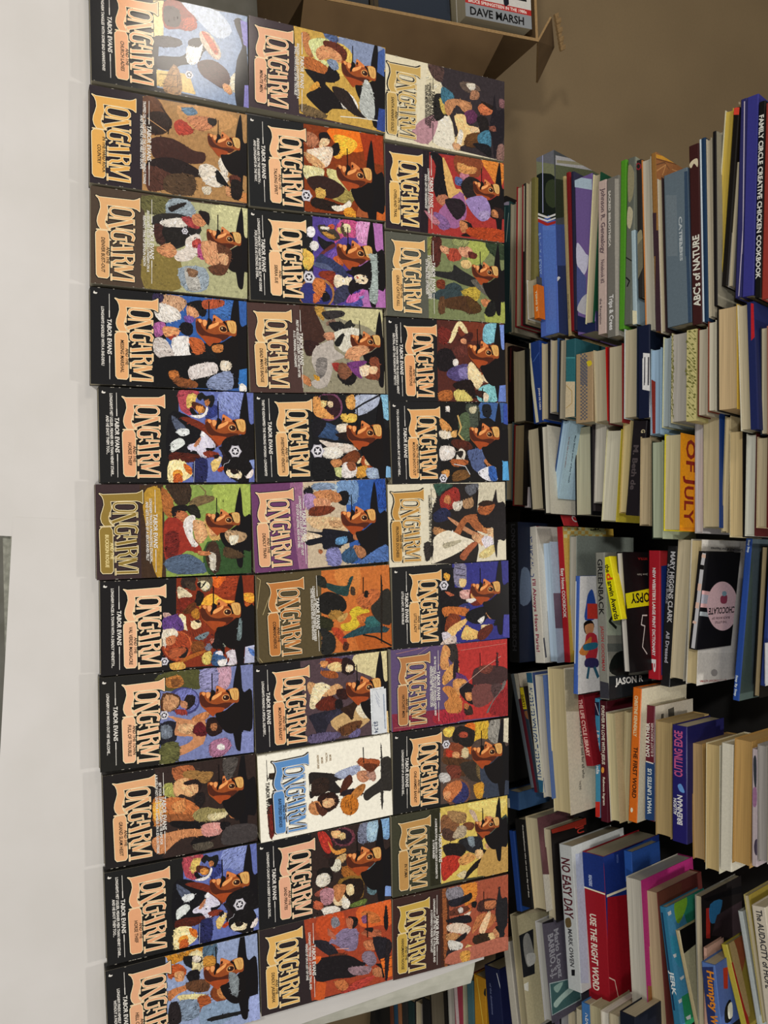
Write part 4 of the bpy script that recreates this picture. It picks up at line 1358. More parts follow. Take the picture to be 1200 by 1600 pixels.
P a86840 250,385 176,445 173,547 213,591 264,560 248,501 208,459 277,413 301,384 275,370
P c48450 185,547 219,591 266,604 270,559
P b8885c 226,259 255,343 273,314 264,258
P e4dcc8 283,258 248,343 284,427 313,499 349,440 383,367 410,282 414,240 345,256
P b8b098 317,313 302,413 315,412 343,326
P d8a880 286,485 283,559 324,603 349,587 320,514
P e0b890 252,582 254,635 293,633 304,596
P 1c1818 233,605 228,658 268,672 307,663 306,633 267,634
P e8e0e8 302,544 292,604 344,617 355,572
P e0cc90 385,527 355,572 338,625 371,631 402,585 406,541
P a86444 385,410 319,485 327,521 376,468 413,438
P 241e20 38,641 110,650 118,695 309,697 313,648 411,638 332,621 201,617 135,608 71,628
P 241e20 114,549 135,608 234,620 238,560 172,518
P b0683c 133,526 102,564 110,624 142,623 174,584 166,533
P 3a2418 114,527 96,579 110,631 122,608 127,549
L 241c1a 4 24,522 120,521
P 3a3430 311,202 307,236 376,241 406,212 361,200
= 0.1166 0.5231 0.0797 19191a 27.0 d8a262 20.0 |AND THE;LITTLE LADY|14:LITTLE LADY, BIG TROUBLE!|c3_7
p 3c3c88 0,351 0,698 424,698 424,353
p 161418 21,280 20,365 428,360 428,275
P 8c88a0 8,365 5,429 81,434 130,405 102,363
L 3a3440 4 21,372 37,429
L 3a3440 4 58,371 68,428
P e0a848 47,301 56,336 87,328 79,307
P e8c890 85,392 88,434 125,426 123,398
P 1c1418 147,283 130,405 209,445 244,401 228,359 236,288
P b86848 142,305 165,361 169,332
P d8a8a0 148,397 146,461 191,460 187,403
P 7a2c20 134,461 163,518 227,530 222,459
P e0b070 165,461 168,496 199,495 197,467
P e8e0d8 195,431 193,503 216,459
P 3a4078 230,387 214,431 248,458 251,415
P c8783c 230,288 228,359 247,444 284,429 266,358 275,301
P 8a4424 264,330 288,400 342,356 351,299
P e8c080 340,327 296,428 322,428 368,369 405,354 401,297
P d8d0d8 362,284 365,327 404,340 414,297
P 14121a 259,444 241,544 281,572 329,528 325,470 296,428
P e8e4dc 314,499 292,543 329,528
P c89060 267,558 271,615 309,614 306,571
P 141216 269,587 259,630 337,643 347,599 309,614
P e8c078 396,397 334,427 349,455 379,512 409,497 412,439
P f0d8a8 341,520 345,570 371,577 381,541
P 6a3020 366,512 339,585 372,591 419,540 409,497
P d8c4b8 401,297 381,362 428,360 425,275
M 131,520 0.95 a
p 5050a0 294,665 296,700 424,698 414,655
S 110,299 24
= 0.2234 0.5279 0.0750 5c4a70 12.0 b07848 68.0 |AND THE;HATCHET MEN|63:IN THE TONGS, MEN TOOK DRAGON LADIES AND;60:TAKE SCALPS AND LONGARM LED;57:MARSHALS MEET THE TONG'S LAW|c3_8
p b83c38 1,381 0,698 424,698 413,390
p 8a3448 332,2 343,371 419,390 425,7
P a83040 360,250 340,399 411,424 416,262
P 3c3430 1,313 4,381 92,392 102,365 74,338
P d89c64 9,300 5,327 38,346 74,332 117,337 133,310 106,284
P d8a060 146,309 102,365 130,398 160,390 198,335 213,308 193,295
P 2c2028 102,365 86,392 154,390 188,362
P 6a4078 158,377 176,431 222,457 235,402
P d89c60 194,362 195,430 227,443 242,402 285,400 275,367
P c8884c 230,294 224,348 291,400 317,413 366,405 363,330 311,305 284,333
P 241a20 215,443 245,497 303,510 337,481 314,440 266,401 235,402
P d89860 270,435 274,476 311,475 308,441
P 3c2c24 349,426 342,467 386,479 388,438
P b87848 325,426 334,454 358,446 349,426
P 4c3434 225,477 151,486 137,542 138,612 165,696 234,690 242,581 232,484
P 7a4438 135,522 137,605 179,583 167,528
P 7a4c48 238,484 245,609 314,614 356,536 337,481
P 7c7470 390,562 314,614 232,673 246,686 317,642 380,591
P 5a4444 243,595 250,665 314,614
P 982c30 385,576 260,693 417,695
L d8b8a8 2 246,388 150,542 91,656
L 3a1c1c 4 61,526 136,527
P 3a2024 64,634 128,639 147,637 145,626 114,626
L d8a090 1 21,29 4,180
L d8a090 1 37,407 24,687
L d8a090 1 405,13 407,130
L c8a8a0 1 43,139 2,219
= 0.3316 0.5367 0.0688 1a1a1a 27.0 dda46c 20.0 |AND THE;ONE-ARMED BANDIT|14:LONGARM BETS UP A SHOOTING BIG...|c3_9
p 5c4c44 5,278 0,698 424,698 413,277
P d8b040 2,467 1,569 96,568 91,524 97,466
P e0782c 10,424 11,489 122,466 172,458 118,437
P e8c860 14,298 9,361 57,346 52,304
P 28221e 39,353 7,396 34,467 61,488 128,466 113,395 83,353
P b0543c 44,396 49,438 74,438 69,395
P 8a4c30 91,318 115,409 180,422 202,351 163,295
P d8c49c 134,409 138,444 183,444 178,408
P b84028 127,310 139,352 176,351 166,316
P dca070 145,352 150,387 181,387 176,351
P 5a3c24 163,295 194,436 221,494 275,464 277,392 219,336 194,295
P 3c342c 214,393 217,509 281,597 329,567 314,464
P 7c6844 210,509 248,597 305,582 322,522 266,494
P 7a4030 216,315 226,393 290,392 282,335
P c8c4c0 248,273 255,322 295,335 293,279
P 7c5440 377,456 409,448 433,425 443,393 437,358 418,327 387,305 353,298 320,306 297,328 287,360 292,396 312,427 342,449
P 3a3c6c 376,447 402,441 420,423 428,397 424,369 408,344 384,326 356,321 330,327 311,345 303,371 308,399 324,424 348,441
P c87c4c 339,292 307,335 303,392 343,406 388,362 409,333 385,298
P e0a070 352,292 352,334 384,334 392,305
P 404858 168,524 188,634 289,656 308,694 424,698 416,536 348,522
P 9c9890 3,583 3,642 129,627 96,568
P c8a050 226,627 244,657 285,672 300,641
P b87850 236,604 241,642 274,641 269,604
P d8a03c 341,478 337,537 414,529 409,492
M 155,527 1 a
p d8d0b8 0,668 0,698 138,694 128,664
S 96,311 21
= 0.4394 0.5422 0.0747 3c3c2c 12.0 b88c50 70.0 |IN YUMA|64:A LONE BEAUTIFUL SENORITA LEADS LONGARM TO;60:A TOMB BURIED|c3_10
p d8c068 -9,282 0,698 425,698 406,357 409,280
p 33321f -10,221 -9,282 410,284 409,219
P e4d080 8,442 21,690 115,621 78,556
P 8a6040 52,288 46,329 102,398 179,368 146,286
P a8865c 26,323 36,385 58,441 107,426 82,356
P 5a4034 110,300 166,397 190,354 167,299
P c8b09c 42,456 54,491 109,512 123,519 113,497
P 7c4c30 107,426 108,469 131,490 153,468 132,425
P b8a890 115,398 135,440 183,424 171,354
P c88c6c 148,511 93,570 128,621 184,605 204,539 186,510
P 5a3028 153,504 177,569 221,524
P 2c2c30 191,396 193,510 236,538 295,537 274,466 232,409
P 8c98a0 187,446 194,481 240,488 235,459
P 3c4c44 197,568 158,643 121,658 114,696 266,697 275,641 232,582
P 6c7c70 186,583 173,658 241,671 237,612
P 241c1a 205,298 210,396 256,437 286,394 273,324
P c89c78 246,553 244,612 284,618 290,581
P b83c2c 272,290 280,394 337,393 367,350 393,294
P d8a060 298,387 272,451 299,494 322,479 335,414
P e8c08c 267,494 275,538 314,537 313,501
P 201816 269,538 297,581 344,558 370,492 410,434 394,420 331,493 309,544
P d8c8a0 379,378 365,435 407,420
P c09c5c 274,567 278,693 417,694 405,506
P c8a868 295,640 265,656 334,640
P 241c1c 38,630 104,636 117,633 108,621 70,626
L 3a2818 5 52,540 140,544
M 127,540 0.8 b
= 0.5486 0.5501 0.0653 3a2420 9.0 c0a048 64.0 |AND THE;HANGMAN'S NOOSE|60:LONGARM'S HOT ON THE TRAIL OF A MURDERER AND;56:A COWARDLY MURDER THAT'S LAST|c3_11
p a85c44 -3,314 0,698 424,698 422,323
P d88c3c -3,400 -5,487 74,500 155,455 83,413
p 4a2c20 -5,272 -4,328 422,337 422,281
P 9c6038 -2,289 -1,311 418,320 417,302
P 8c8890 12,314 10,400 70,413 66,327
P 282630 72,327 67,399 60,457 86,464 111,398 106,341
P 6a3c2c 122,355 120,441 107,471 129,485 158,412 153,326
P d8d0c8 127,384 127,412 152,412 148,391
P 201c20 99,398 53,457 81,471 101,442
P c86c40 120,441 120,470 143,463
P 141214 107,471 113,500 143,492 132,470
P d8c8b4 186,390 155,455 174,455 196,412
P 201c22 172,326 171,441 208,469 215,440 191,326
P e0ccb8 202,319 206,397 245,461 278,439 263,396 235,325
P c09060 251,311 256,368 281,396 291,325
P 241c20 294,367 264,432 289,432 311,389
P d8d4cc 285,325 322,410 357,395 344,338
P 342c30 339,317 376,424 416,409 411,330
P c07c50 224,483 186,513 191,572 213,616 250,608 278,556 246,527 270,490 278,468
P ecc8a0 268,512 179,572 207,586 278,556 300,541
P 3a2818 300,482 294,541 312,599 357,569 357,511 330,475
P e8cc88 350,424 338,453 366,496 376,481 415,459 413,423
P e8c890 306,570 309,614 365,606 376,540 370,510 348,584
P c88c64 287,600 290,644 336,651 328,614
P 1c1816 277,615 280,659 328,674 351,658 322,644
P 4a2c28 151,499 116,514 108,573 133,632 168,617 179,572 167,513
P c07c54 122,543 130,617 167,609 163,557
P 262428 57,641 124,655 132,692 268,693 303,674 389,658 387,646 295,637 207,616 138,624
L 281c1a 5 64,542 153,543
P b4705c 360,324 347,467 344,688 417,694 419,337
P d8a050 369,395 369,452 420,452 423,409'''
rows = []
for l in COVERS.strip().split('\n'):
    if l[0] == '=': rows.append((l, []))
    else: rows[-1][1].append(l)
for rw, art in rows: paperback(rw, art)

# ------------------------------------------------------------------ the leaning rack behind the table and its piles of books
TILT = math.radians(17.5)
SV = Vector((0, math.sin(TILT), math.cos(TILT))); DV = Vector((0, math.cos(TILT), -math.sin(TILT))); RO = Vector((0, 0.9791, 0.6694))
def rackm(origin, phi):
    xp = Vector((1, 0, 0)) * math.cos(phi) + SV * math.sin(phi); zp = SV * math.cos(phi) - Vector((1, 0, 0)) * math.sin(phi)
    M = Matrix.Identity(4)
    for i in range(3): M[i][0], M[i][1], M[i][2], M[i][3] = xp[i], DV[i], zp[i], origin[i]
    return M
def rbox(name, x0, x1, d0, d1, s0, s1, parent, mat=None):
    P = lambda x, d, s: RO + Vector((x, 0, 0)) + DV * d + SV * s
    o = hexa(name, [P(x0, d0, s0), P(x1, d0, s0), P(x1, d1, s0), P(x0, d1, s0), P(x0, d0, s1), P(x1, d0, s1), P(x1, d1, s1), P(x0, d1, s1)], mat or M_DARK)
    rel(o, parent); return o

def gain(c): return tuple(min(0.8, v * 1.27) for v in c)
def stacked(row, art, group):
    h, label = row.split('|'); f = h.split(' ')
    ox, oy, oz, phi, L, T, W, tl, tr = map(float, f[1:10]); kind, c1, c2, pg = f[10:14]
    name = 'bookmark_tag' if 'bookmark' in label else 'stacked_book'
    t = empty(name, rackm(Vector((ox, oy, oz)), math.radians(phi)))
    tag(t, label, 'bookmark' if 'bookmark' in label else 'book', group)
    a, b = gain(hx(c1)) + (0.3,), gain(hx(c2)) + (0.3,)
    mb = MB(); thin = T < 5
    tb_, tt_ = (tl, tr)
    ch = min(1.6, T * 0.25)
    if kind == 'S':
        tb_ = tt_ = min(1.4, T * 0.2)
        mb.prism([(0, ch), (ch * 0.6, 0), (W, 0), (W, tb_), (3, tb_), (3, T - tt_), (W, T - tt_), (W, T), (ch * 0.6, T), (0, T - ch)], 0, 0, L,
                 [a, a, a, a, a, b, b, b, a, a], a)
        # board above the pages carries the cover colour
        mb.poly([(0, ch * 0.6, T + 0.004), (L, ch * 0.6, T + 0.004), (L, W, T + 0.004), (0, W, T + 0.004)], b)
    else:
        mb.box(0, L, 0, W, 0, tb_, a); mb.box(0, L, 0, W, T - tt_, T, b)
        mb.box(0, L, W - 1.2, W, tb_, T - tt_, b)
    tnt = (1.27, 1.27, 1.27)
    fr = Press(mb, L, T, lambda u, v, k: (u, -0.01 - k, v), 0.45)
    cv = Press(mb, L, W, lambda u, v, k: (u, v, T + 0.01 + k), 0.45)
    for l in art:
        pr = fr if l[0] == 'f' else cv; l = l[1:]
        if l[0] in 'TX':
            q = l.split(' '); c = nums([q[2]])[0]
            pr.text(c[0], c[1], float(q[3]) / 4, float(q[4]) / 4, math.radians(float(q[5])), ' '.join(q[6:]), gain(hx(q[1])), 0.0)
        else: ink(pr, l, tint=tnt)
    mb.build('cover', M_PRINT, t)
    if not name.startswith('bookmark'):
        p = MB(); c = (1, 1, 1, 0)
        e = 0.5 if thin else 2.2
        y0, y1 = (3.0, W - e) if kind == 'S' else (e, W - 1.4)
        if kind == 'S' or T < 8: p.box(e, L - e, y0, y1, tb_, T - tt_, c)
        else:                                          # hollow fore-edge, as pages of a rounded book stand
            n = 6; prof = []
            for i in range(n + 1):
                z = lerp(tb_, T - tt_, i / n); prof.append((y0 + min(2.0, T * 0.09) * math.sin(math.pi * i / n), z))
            p.prism([(y1, tb_)] + prof + [(y1, T - tt_)], 0, e, L - e, [c], c)
        o = p.build('page_block', M_PAGE, t)
        pc = pg if pg != '-' else (c2 if kind == 'F' and sum(hx(c2)) > 0.7 else 'a89e84')
        o.color = gain(hx(pc)) + (1,)
    return t

STACKS = '''#first pile of books behind the table, the uppermost in the photo
= -0.6411 0.8553 0.2768 5.04 269.5 18.0 175 2.0 2.0 S 1c3438 2c4a4a - |teal marbled hardcover at the start of the top pile, next to the paperbacks
fp 8a8498 9,-10 39,79 10,79 -21,-10
fL 4a6a64 8 37,29 228,14
fL 90a098 5 98,66 332,37
= -0.6351 0.8622 0.2985 3.36 264.9 14.3 175 1.0 1.0 F 8a8470 9a9480 - |thin cream fore-edge booklet between the teal marbled book and a red one
= -0.6655 0.8662 0.3112 3.33 284.1 16.4 175 2.0 2.0 F 8c1c24 8c2430 - |thin maroon-covered book with pinkish pages near the start of the top pile
= -0.6673 0.8711 0.3268 3.79 283.5 7.3 175 1.02 0.88 S 2a2824 b0a890 - |narrow book with black flecked marbled edge beside the maroon-covered book
fL c8c0a4 8 18,10 549,10
= -0.6669 0.8736 0.3348 3.71 282.1 10.4 175 1.0 1.0 F b0a484 a89c80 - |narrow cream fore-edge book beside the flecked one, at the top pile
= -0.6729 0.8772 0.3461 3.40 268.7 10.7 175 1.5 1.0 S 6a6438 7c7440 - |olive-yellow thin book left of the big blue landscape book
= -0.4694 0.8737 0.3551 6.37 78.9 25.8 95 1.0 2.0 F e0dccc 4a4844 - |short white booklet standing low beside the big blue book
= -0.4512 0.8701 0.3836 7.05 66.0 10.9 20 1.0 1.0 S c8681c c8681c - |bright orange bookmark tag against the big blue book
fT f0dcb0 128,30 15 164 0 YSING 25
= -0.7148 0.8861 0.3461 5.72 360.6 42.6 215 1.0 2.0 S 4a64b0 28345c - |large blue hardcover with a landscape photo across its top
fp 6a6c74 -99,-39 31,230 151,226 16,-43
fp 6a6c74 -46,-17 54,196 129,194 16,-19
fp 787c60 16,-19 129,194 244,201 139,-23
fP 1c2420 139,-23 244,201 539,192 534,125 499,104 512,58 447,-20
fP 36402c 239,89 254,179 457,172 389,85
fL f0e8e0 15 452,-3 514,92 517,170
fL f0e8e0 12 481,-4 542,91 545,170
fL a02c28 22 500,-5 570,90 577,169
fL a8acd4 7 0,62 462,51
fp 5c7cc8 564,45 604,165 825,161 789,44
fp 5474c0 601,44 642,167 1449,152 1426,53
fT 8ca4e0 902,12 25 578 0 S FAMILY HISTORY LIBRARY THE
fT b09848 1243,27 26 102 0 GEN
cp 484c50 -95,-33 -444,1246 525,1187 847,-72
cp 484c50 37,20 -175,1045 572,1002 832,-13
cp a8a8ac 37,20 -175,1045 -122,1042 114,17
cp 8c8870 70,34 -75,556 -45,555 94,33
cp 5a6048 114,17 -122,1042 5,1035 228,12
cp 2c3428 228,12 5,1035 153,1026 550,-1
cp 3a4c84 597,-3 311,1017 676,996 925,-17
cP e8e4ec 1024,-47 1010,-20 1019,-6 1002,16 1009,38 1053,-15
= -0.6740 0.9256 0.3800 6.54 319.0 7.4 175 0.89 0.89 S b09c6c c0a878 - |thin tan paperback with small print on its spine, right after the big blue hardcover
fT 6a5c40 1044,13 11 202 0 AN HISTORICAL
= -0.6746 0.9220 0.3986 5.92 312.6 8.0 175 1.11 1.11 S 7c1c20 902428 - |thin dark red spine beside the tan paperback
= -0.6693 0.9204 0.4160 5.21 308.3 6.9 175 0.96 0.96 S 26263c 34344c - |thin dark navy spine between the red spine and the purple book
= -0.6486 0.9198 0.4307 5.17 298.6 39.6 175 1.0 2.0 S 6c5890 34345c - |purple and white paperback with a pale blue label on top
fp a8bccc -32,-2 48,154 129,152 50,-4
fP c0c0d8 492,7 531,48 598,88 621,109 707,96 752,64 699,34 645,3
fp 4c5488 663,3 775,84 917,81 1003,-5
fP b0b0b8 1005,0 940,28 906,71 913,132 1056,139 1059,77
fp 1c2448 1038,-11 1134,172 1230,170 1163,-14
= -0.6466 0.9295 0.4742 0.20 277.9 17.7 175 1.0 2.0 F d8cca4 1c4a34 - |leaning cream fore-edge paperback with a green back cover
= -0.6277 0.9310 0.4886 3.61 284.1 17.4 175 1.0 1.0 S b8a49c a89890 - |pale pink spiral binder with handwriting down its spine
fT 5a4a50 302,36 34 489 0 Johnson R. Genealogy
fT 5a4a50 677,37 29 174 0 Notebook #2
fT 4a4046 968,20 19 191 0 the Reception
= -0.6269 0.9350 0.5082 3.88 292.1 24.5 175 1.0 1.0 S 6c6a64 a09c90 - |grey hardcover with white script lettering along the bottom
fp a09c92 19,66 33,106 598,103 587,64
fp a09c92 398,65 407,96 1173,94 1167,67
fT c8c4bc 299,21 18 415 0 SACRED BIBLIOTHECA
fT e4e0dc 989,29 32 256 0 Trips & Crees
= -0.6510 0.9420 0.5358 2.88 304.7 11.4 175 1.59 1.59 S 4a8a24 5a9c30 - |bright green thin paperback in the top pile
= -0.6502 0.9456 0.5511 2.01 296.9 14.3 175 2.0 1.0 S 5c6058 909484 - |grey-green photo-covered magazine beside the bright green paperback
fP 8a8468 51,3 108,51 274,47 305,10
fP b0a88c 348,11 392,50 505,34 472,5
fL 2a2a28 8 706,2 743,50
fL 1e1e20 10 850,7 881,36 919,18
= -0.5184 0.9491 0.5651 4.86 167.9 8.5 111 1.0 1.0 S 9cb0b8 88a0ac - |pale blue-grey annual with a round target badge at its foot
fp d8d0b0 541,-75 586,46 677,44 650,-77
= -0.6408 0.9496 0.5691 4.33 244.8 10.2 162 1.43 1.43 S 2a2826 3c3a34 - |black spine with a red ring badge near its top
fP 8a2430 52,36 60,35 66,32 69,27 71,21 69,14 66,7 60,1 53,-4 44,-7 36,-8 29,-6 23,-3 19,2 18,8 19,15 23,21 29,28 36,32 44,35
fP 2a2826 49,27 54,26 58,25 61,22 62,18 61,14 59,10 55,7 50,4 45,2 40,1 35,2 31,4 28,7 27,11 27,15 30,19 33,22 38,25 44,27
fP 8a8468 538,-6 509,35 676,38 664,-8
fp 6a6654 600,2 562,44 762,46 849,-1
= -0.6391 0.9522 0.5792 5.04 305.8 18.1 175 1.08 1.0 F c07838 a8a494 - |orange-spined book showing grey page edges
= -0.6444 0.9573 0.5965 5.30 313.5 9.8 190 1.37 1.0 S 8c6434 9c6840 - |copper brown patterned hardcover with a yellow band across its top
fp 3a2830 415,-10 428,28 730,18 719,-20
fp 3a2830 548,17 563,61 1258,39 1249,-5
cp 9c6840 11,-9 -76,507 247,487 399,-30
cp d89c38 30,-70 -72,473 -42,471 55,-72
cL 6a4428 6 53,-12 -38,471
cL 6c4a34 8 91,1 38,111 68,172
cL c08c58 8 147,-17 50,126 142,75
cL c08c58 8 58,204 44,301 89,266
= -0.5968 0.9616 0.6111 5.08 268.8 8.9 175 1.0 1.24 F c0b8a8 3a2c2c - |grey-white fore-edge book standing before the slate blue one
= -0.5982 0.9650 0.6225 5.01 262.7 43.3 173 1.0 2.0 S 5c6a74 4a5c70 - |slate blue-grey cloth hardcover with faded lettering
fp 34465c 24,150 27,179 608,171 599,142
fp 34465c 425,147 431,168 1067,176 1061,150
fp 68747c 137,14 164,91 583,88 561,11
fT a8b0b4 438,113 22 239 0 CATTLE
fT a8b0b4 535,113 18 175 0 NAMES
= -0.6356 0.9780 0.6645 4.58 302.2 17.2 175 2.0 2.0 S 3a1c1c 4a2c28 - |dark brown hardcover with white capital lettering, its title reading upwards
fT d8d0c4 853,35 45 477 180 ABC's of NATURE
fP c8bca0 124,1 101,27 105,59 161,58 128,34 152,13
= -0.6415 0.9834 0.6818 4.39 304.7 3.1 175 0.38 0.44 S b8c4cc 3c5c80 - |thin white strip of a dust jacket beside the dark brown hardcover
= -0.6421 0.9843 0.6851 4.44 306.4 7.0 175 0.98 0.98 S 1c3450 1c2c44 - |thin dark blue spine next to the dark brown hardcover
= -0.6385 0.9869 0.6934 4.26 296.6 8.8 175 1.0 1.0 F b8b09c a09884 - |cream page edges of a magazine after the dark blue spine
= -0.6472 0.9900 0.7036 3.77 287.0 6.0 175 0.84 0.72 S 161416 8c8878 - |thin black spine with a scuffed top, before the leaning yellow book
= -0.6551 1.0086 0.6959 2.77 243.4 9.4 161 1.0 1.0 F 8c8a84 76746c - |grey page edges standing behind the leaning yellow book
= -0.6841 1.0086 0.7093 -0.86 293.5 14.0 175 1.0 1.17 F c8c4a8 b49c40 - |tall leaning white book with a yellow cover side
= -0.6808 1.0098 0.7266 -0.88 285.9 9.0 175 1.26 1.26 S 14110f 1c1814 - |black spine with a red tip, leaning beside the yellow book
fp c84030 -7,-4 7,40 55,44 42,-1
= -0.5958 1.0154 0.7308 -0.38 203.5 8.9 134 1.0 1.0 F 8c8a86 6a6864 - |ragged grey page edges right of the black spine
= -0.6907 1.0130 0.7367 1.54 319.4 10.0 175 1.4 1.4 S 2c2c5c 303470 - |thin violet-blue hardcover with a white page strip
fL b0a8b8 7 18,24 1003,42
fL b0a8b8 6 852,38 1269,24
= -0.6888 1.0136 0.7487 1.77 318.8 18.3 175 2.0 2.0 S 34347c 2c2c6c - |thick violet-blue hardcover beside the chicken recipe book
= -0.6735 1.0176 0.7691 1.96 309.0 10.0 175 1.39 1.39 S 121212 181818 - |tall black cookbook spine with white capital lettering
fT dcd8c8 602,18 28 1031 0 FAMILY CIRCLE CREATIVE CHICKEN COOKBOOK
= -0.6671 1.0197 0.7813 1.85 307.0 18.7 175 2.0 2.0 S 8c342c 7c2c28 - |brick red hardcover at the edge of the photo in the top pile
#second pile of books, just below the top pile
= -0.3527 0.8635 0.3027 5.14 159.9 5.6 106 0.68 0.68 S a08c74 a08c74 - |narrow tan paperback starting the second pile
= -0.3450 0.8660 0.3106 4.69 151.7 14.0 100 1.97 1.97 S 1c0c0c 241818 - |black book with a dark red stripe near the start of the second pile
fL 4a1418 15 16,35 289,23
= -0.3342 0.8709 0.3262 5.03 144.2 33.1 95 0.29 5.14 F 8c8468 10100f - |black-covered hardcover with dull page edges in the second pile
= -0.3477 0.8897 0.3518 8.00 161.3 25.0 106 2.0 2.0 S 1c3470 24489c - |royal blue paperback with white lettering, curved pages at its left
fL c0bca0 26 -3,2 317,-6
fL c0bca0 28 121,0 360,16 640,37
fT f0f0f0 461,70 15 175 0 JOHN DE CARO
fL 3c5ca0 7 156,30 96,92
= -0.3437 0.8973 0.3846 4.40 150.3 16.3 99 1.0 2.0 F a89c80 26262a - |cream-edged hardcover with a navy back board after the royal blue one
= -0.3473 0.9022 0.4065 3.49 141.6 18.7 95 1.0 2.67 F 9c9690 34507c - |grey page edges with a red and blue back strip in the second pile
= -0.3448 0.9077 0.4285 2.67 152.8 13.6 101 1.91 1.0 F 1c1c20 9c9480 - |black-rimmed hardcover just before the teal one
= -0.3414 0.9113 0.4435 3.13 146.3 21.3 97 2.0 2.0 S 24545c 2c5c64 - |teal hardcover with a cream panel on its lower half
fp 4a8c90 128,3 142,88 327,90 315,5
fp 2c6870 138,3 151,83 322,85 311,5
fp c8b898 314,3 325,85 594,88 585,-4
fL a88c50 5 342,6 394,59 482,61 515,8
= -0.3113 0.9180 0.4675 3.67 128.4 37.5 95 1.0 1.0 S a08868 a8906c - |tan checked hardcover with a band of grey squares down its middle
fp 5c5c64 -2,39 1,54 14,54 11,39
fp 5c5c64 3,70 6,85 19,85 17,70
fp 5c5c64 14,54 17,70 30,70 27,54
fp 5c5c64 19,85 22,100 35,100 32,85
fp 5c5c64 24,39 27,54 40,54 37,39
fp 5c5c64 30,70 32,85 45,85 43,70
fp 5c5c64 40,54 43,70 56,70 53,54
fp 5c5c64 45,85 48,100 61,100 58,85
fp 5c5c64 51,39 53,54 66,54 64,39
fp 5c5c64 56,70 58,85 71,85 69,70
fp 5c5c64 66,54 69,70 82,70 79,54
fp 5c5c64 71,85 74,100 87,100 85,85
fp 5c5c64 77,39 79,54 93,54 90,39
fp 5c5c64 82,70 85,85 98,85 95,70
fp 5c5c64 93,54 95,70 108,70 106,54
fp 5c5c64 98,85 100,100 113,100 111,85
fp 5c5c64 103,39 106,54 119,54 116,39
fp 5c5c64 108,70 111,85 124,85 121,70
fp 5c5c64 119,54 121,70 134,70 132,54
fp 5c5c64 124,85 126,100 139,101 137,85
fp 5c5c64 129,39 132,54 145,54 142,39
fp 5c5c64 134,70 137,85 150,85 147,70
fp 5c5c64 145,54 147,70 160,70 158,54
fp 5c5c64 150,85 152,101 165,101 163,85
fp 5c5c64 156,39 158,54 171,54 169,39
fp 5c5c64 160,70 163,85 176,85 173,70
fp 5c5c64 171,54 173,70 187,70 184,55
fp 5c5c64 176,85 178,101 191,101 189,85
fp 5c5c64 182,39 184,55 197,55 195,39
fp 5c5c64 187,70 189,85 202,85 200,70
fp 5c5c64 197,55 200,70 213,70 210,55
fp 5c5c64 202,85 204,101 217,101 215,85
fp 5c5c64 208,39 210,55 223,55 221,39
fp 5c5c64 213,70 215,85 228,85 226,70
fp 5c5c64 223,55 226,70 239,70 237,55
fp 5c5c64 228,85 230,101 243,101 241,85
fp 5c5c64 34,41 37,56 50,56 47,41
fp 5c5c64 39,72 42,87 55,87 53,72
fp 5c5c64 50,56 53,72 66,72 63,56
fp 5c5c64 55,87 58,102 71,102 68,87
fp 5c5c64 60,41 63,56 76,56 74,41
fp 5c5c64 66,72 68,87 81,87 79,72
fp 5c5c64 76,56 79,72 92,72 89,56
fp 5c5c64 81,87 84,102 97,102 94,87
fp 5c5c64 87,41 89,56 102,56 100,41
fp 5c5c64 92,72 94,87 107,87 105,72
fp 5c5c64 102,56 105,72 118,72 115,56
fp 5c5c64 107,87 110,102 123,103 120,87
fp 5c5c64 113,41 115,56 129,56 126,41
fp 5c5c64 118,72 120,87 133,87 131,72
fp 5c5c64 129,56 131,72 144,72 142,56
fp 5c5c64 133,87 136,103 149,103 147,87
fp 5c5c64 139,41 142,56 155,57 152,41
fp 5c5c64 144,72 147,87 160,87 157,72
fp 5c5c64 155,57 157,72 170,72 168,57
fp 5c5c64 160,87 162,103 175,103 173,87
fp 5c5c64 165,41 168,57 181,57 179,41
fp 5c5c64 170,72 173,87 186,87 183,72
fp 5c5c64 181,57 183,72 196,72 194,57
fp 5c5c64 186,87 188,103 201,103 199,87
fp 5c5c64 192,41 194,57 207,57 205,41
fp 5c5c64 196,72 199,87 212,87 209,72
fp 5c5c64 207,57 209,72 222,72 220,57
fp 5c5c64 212,87 214,103 227,103 225,87
fp 5c5c64 218,41 220,57 233,57 231,41
fp 5c5c64 222,72 225,87 238,87 235,72
fp 5c5c64 233,57 235,72 249,72 246,57
fp 5c5c64 238,87 240,103 253,103 251,87
fp 5c5c64 244,41 246,57 259,57 257,41
fp 5c5c64 249,72 251,87 264,87 262,72
fp 5c5c64 259,57 262,72 275,72 272,57
fp 5c5c64 264,87 266,103 279,103 277,88
fp 5c5c64 270,41 272,57 286,57 283,41
fp 5c5c64 275,72 277,88 290,88 288,72
fp 5c5c64 286,57 288,72 301,72 299,57
fp 5c5c64 290,88 292,103 305,103 303,88
fp 5c5c64 296,41 299,57 312,57 310,41
fp 5c5c64 301,72 303,88 316,88 314,72
fp 5c5c64 312,57 314,72 327,72 325,57
fp 5c5c64 316,88 318,103 331,103 329,88
fp 5c5c64 323,41 325,57 338,57 336,41
fp 5c5c64 327,72 329,88 342,88 340,72
fp 5c5c64 338,57 340,72 353,72 351,57
fp 5c5c64 342,88 344,103 357,103 355,88
fp 5c5c64 349,42 351,57 364,57 362,42
fp 5c5c64 353,72 355,88 368,88 366,72
fp 5c5c64 364,57 366,72 379,72 377,57
fp 5c5c64 368,88 370,103 383,103 381,88
fp 5c5c64 375,42 377,57 390,57 388,42
fp 5c5c64 379,72 381,88 394,88 392,72
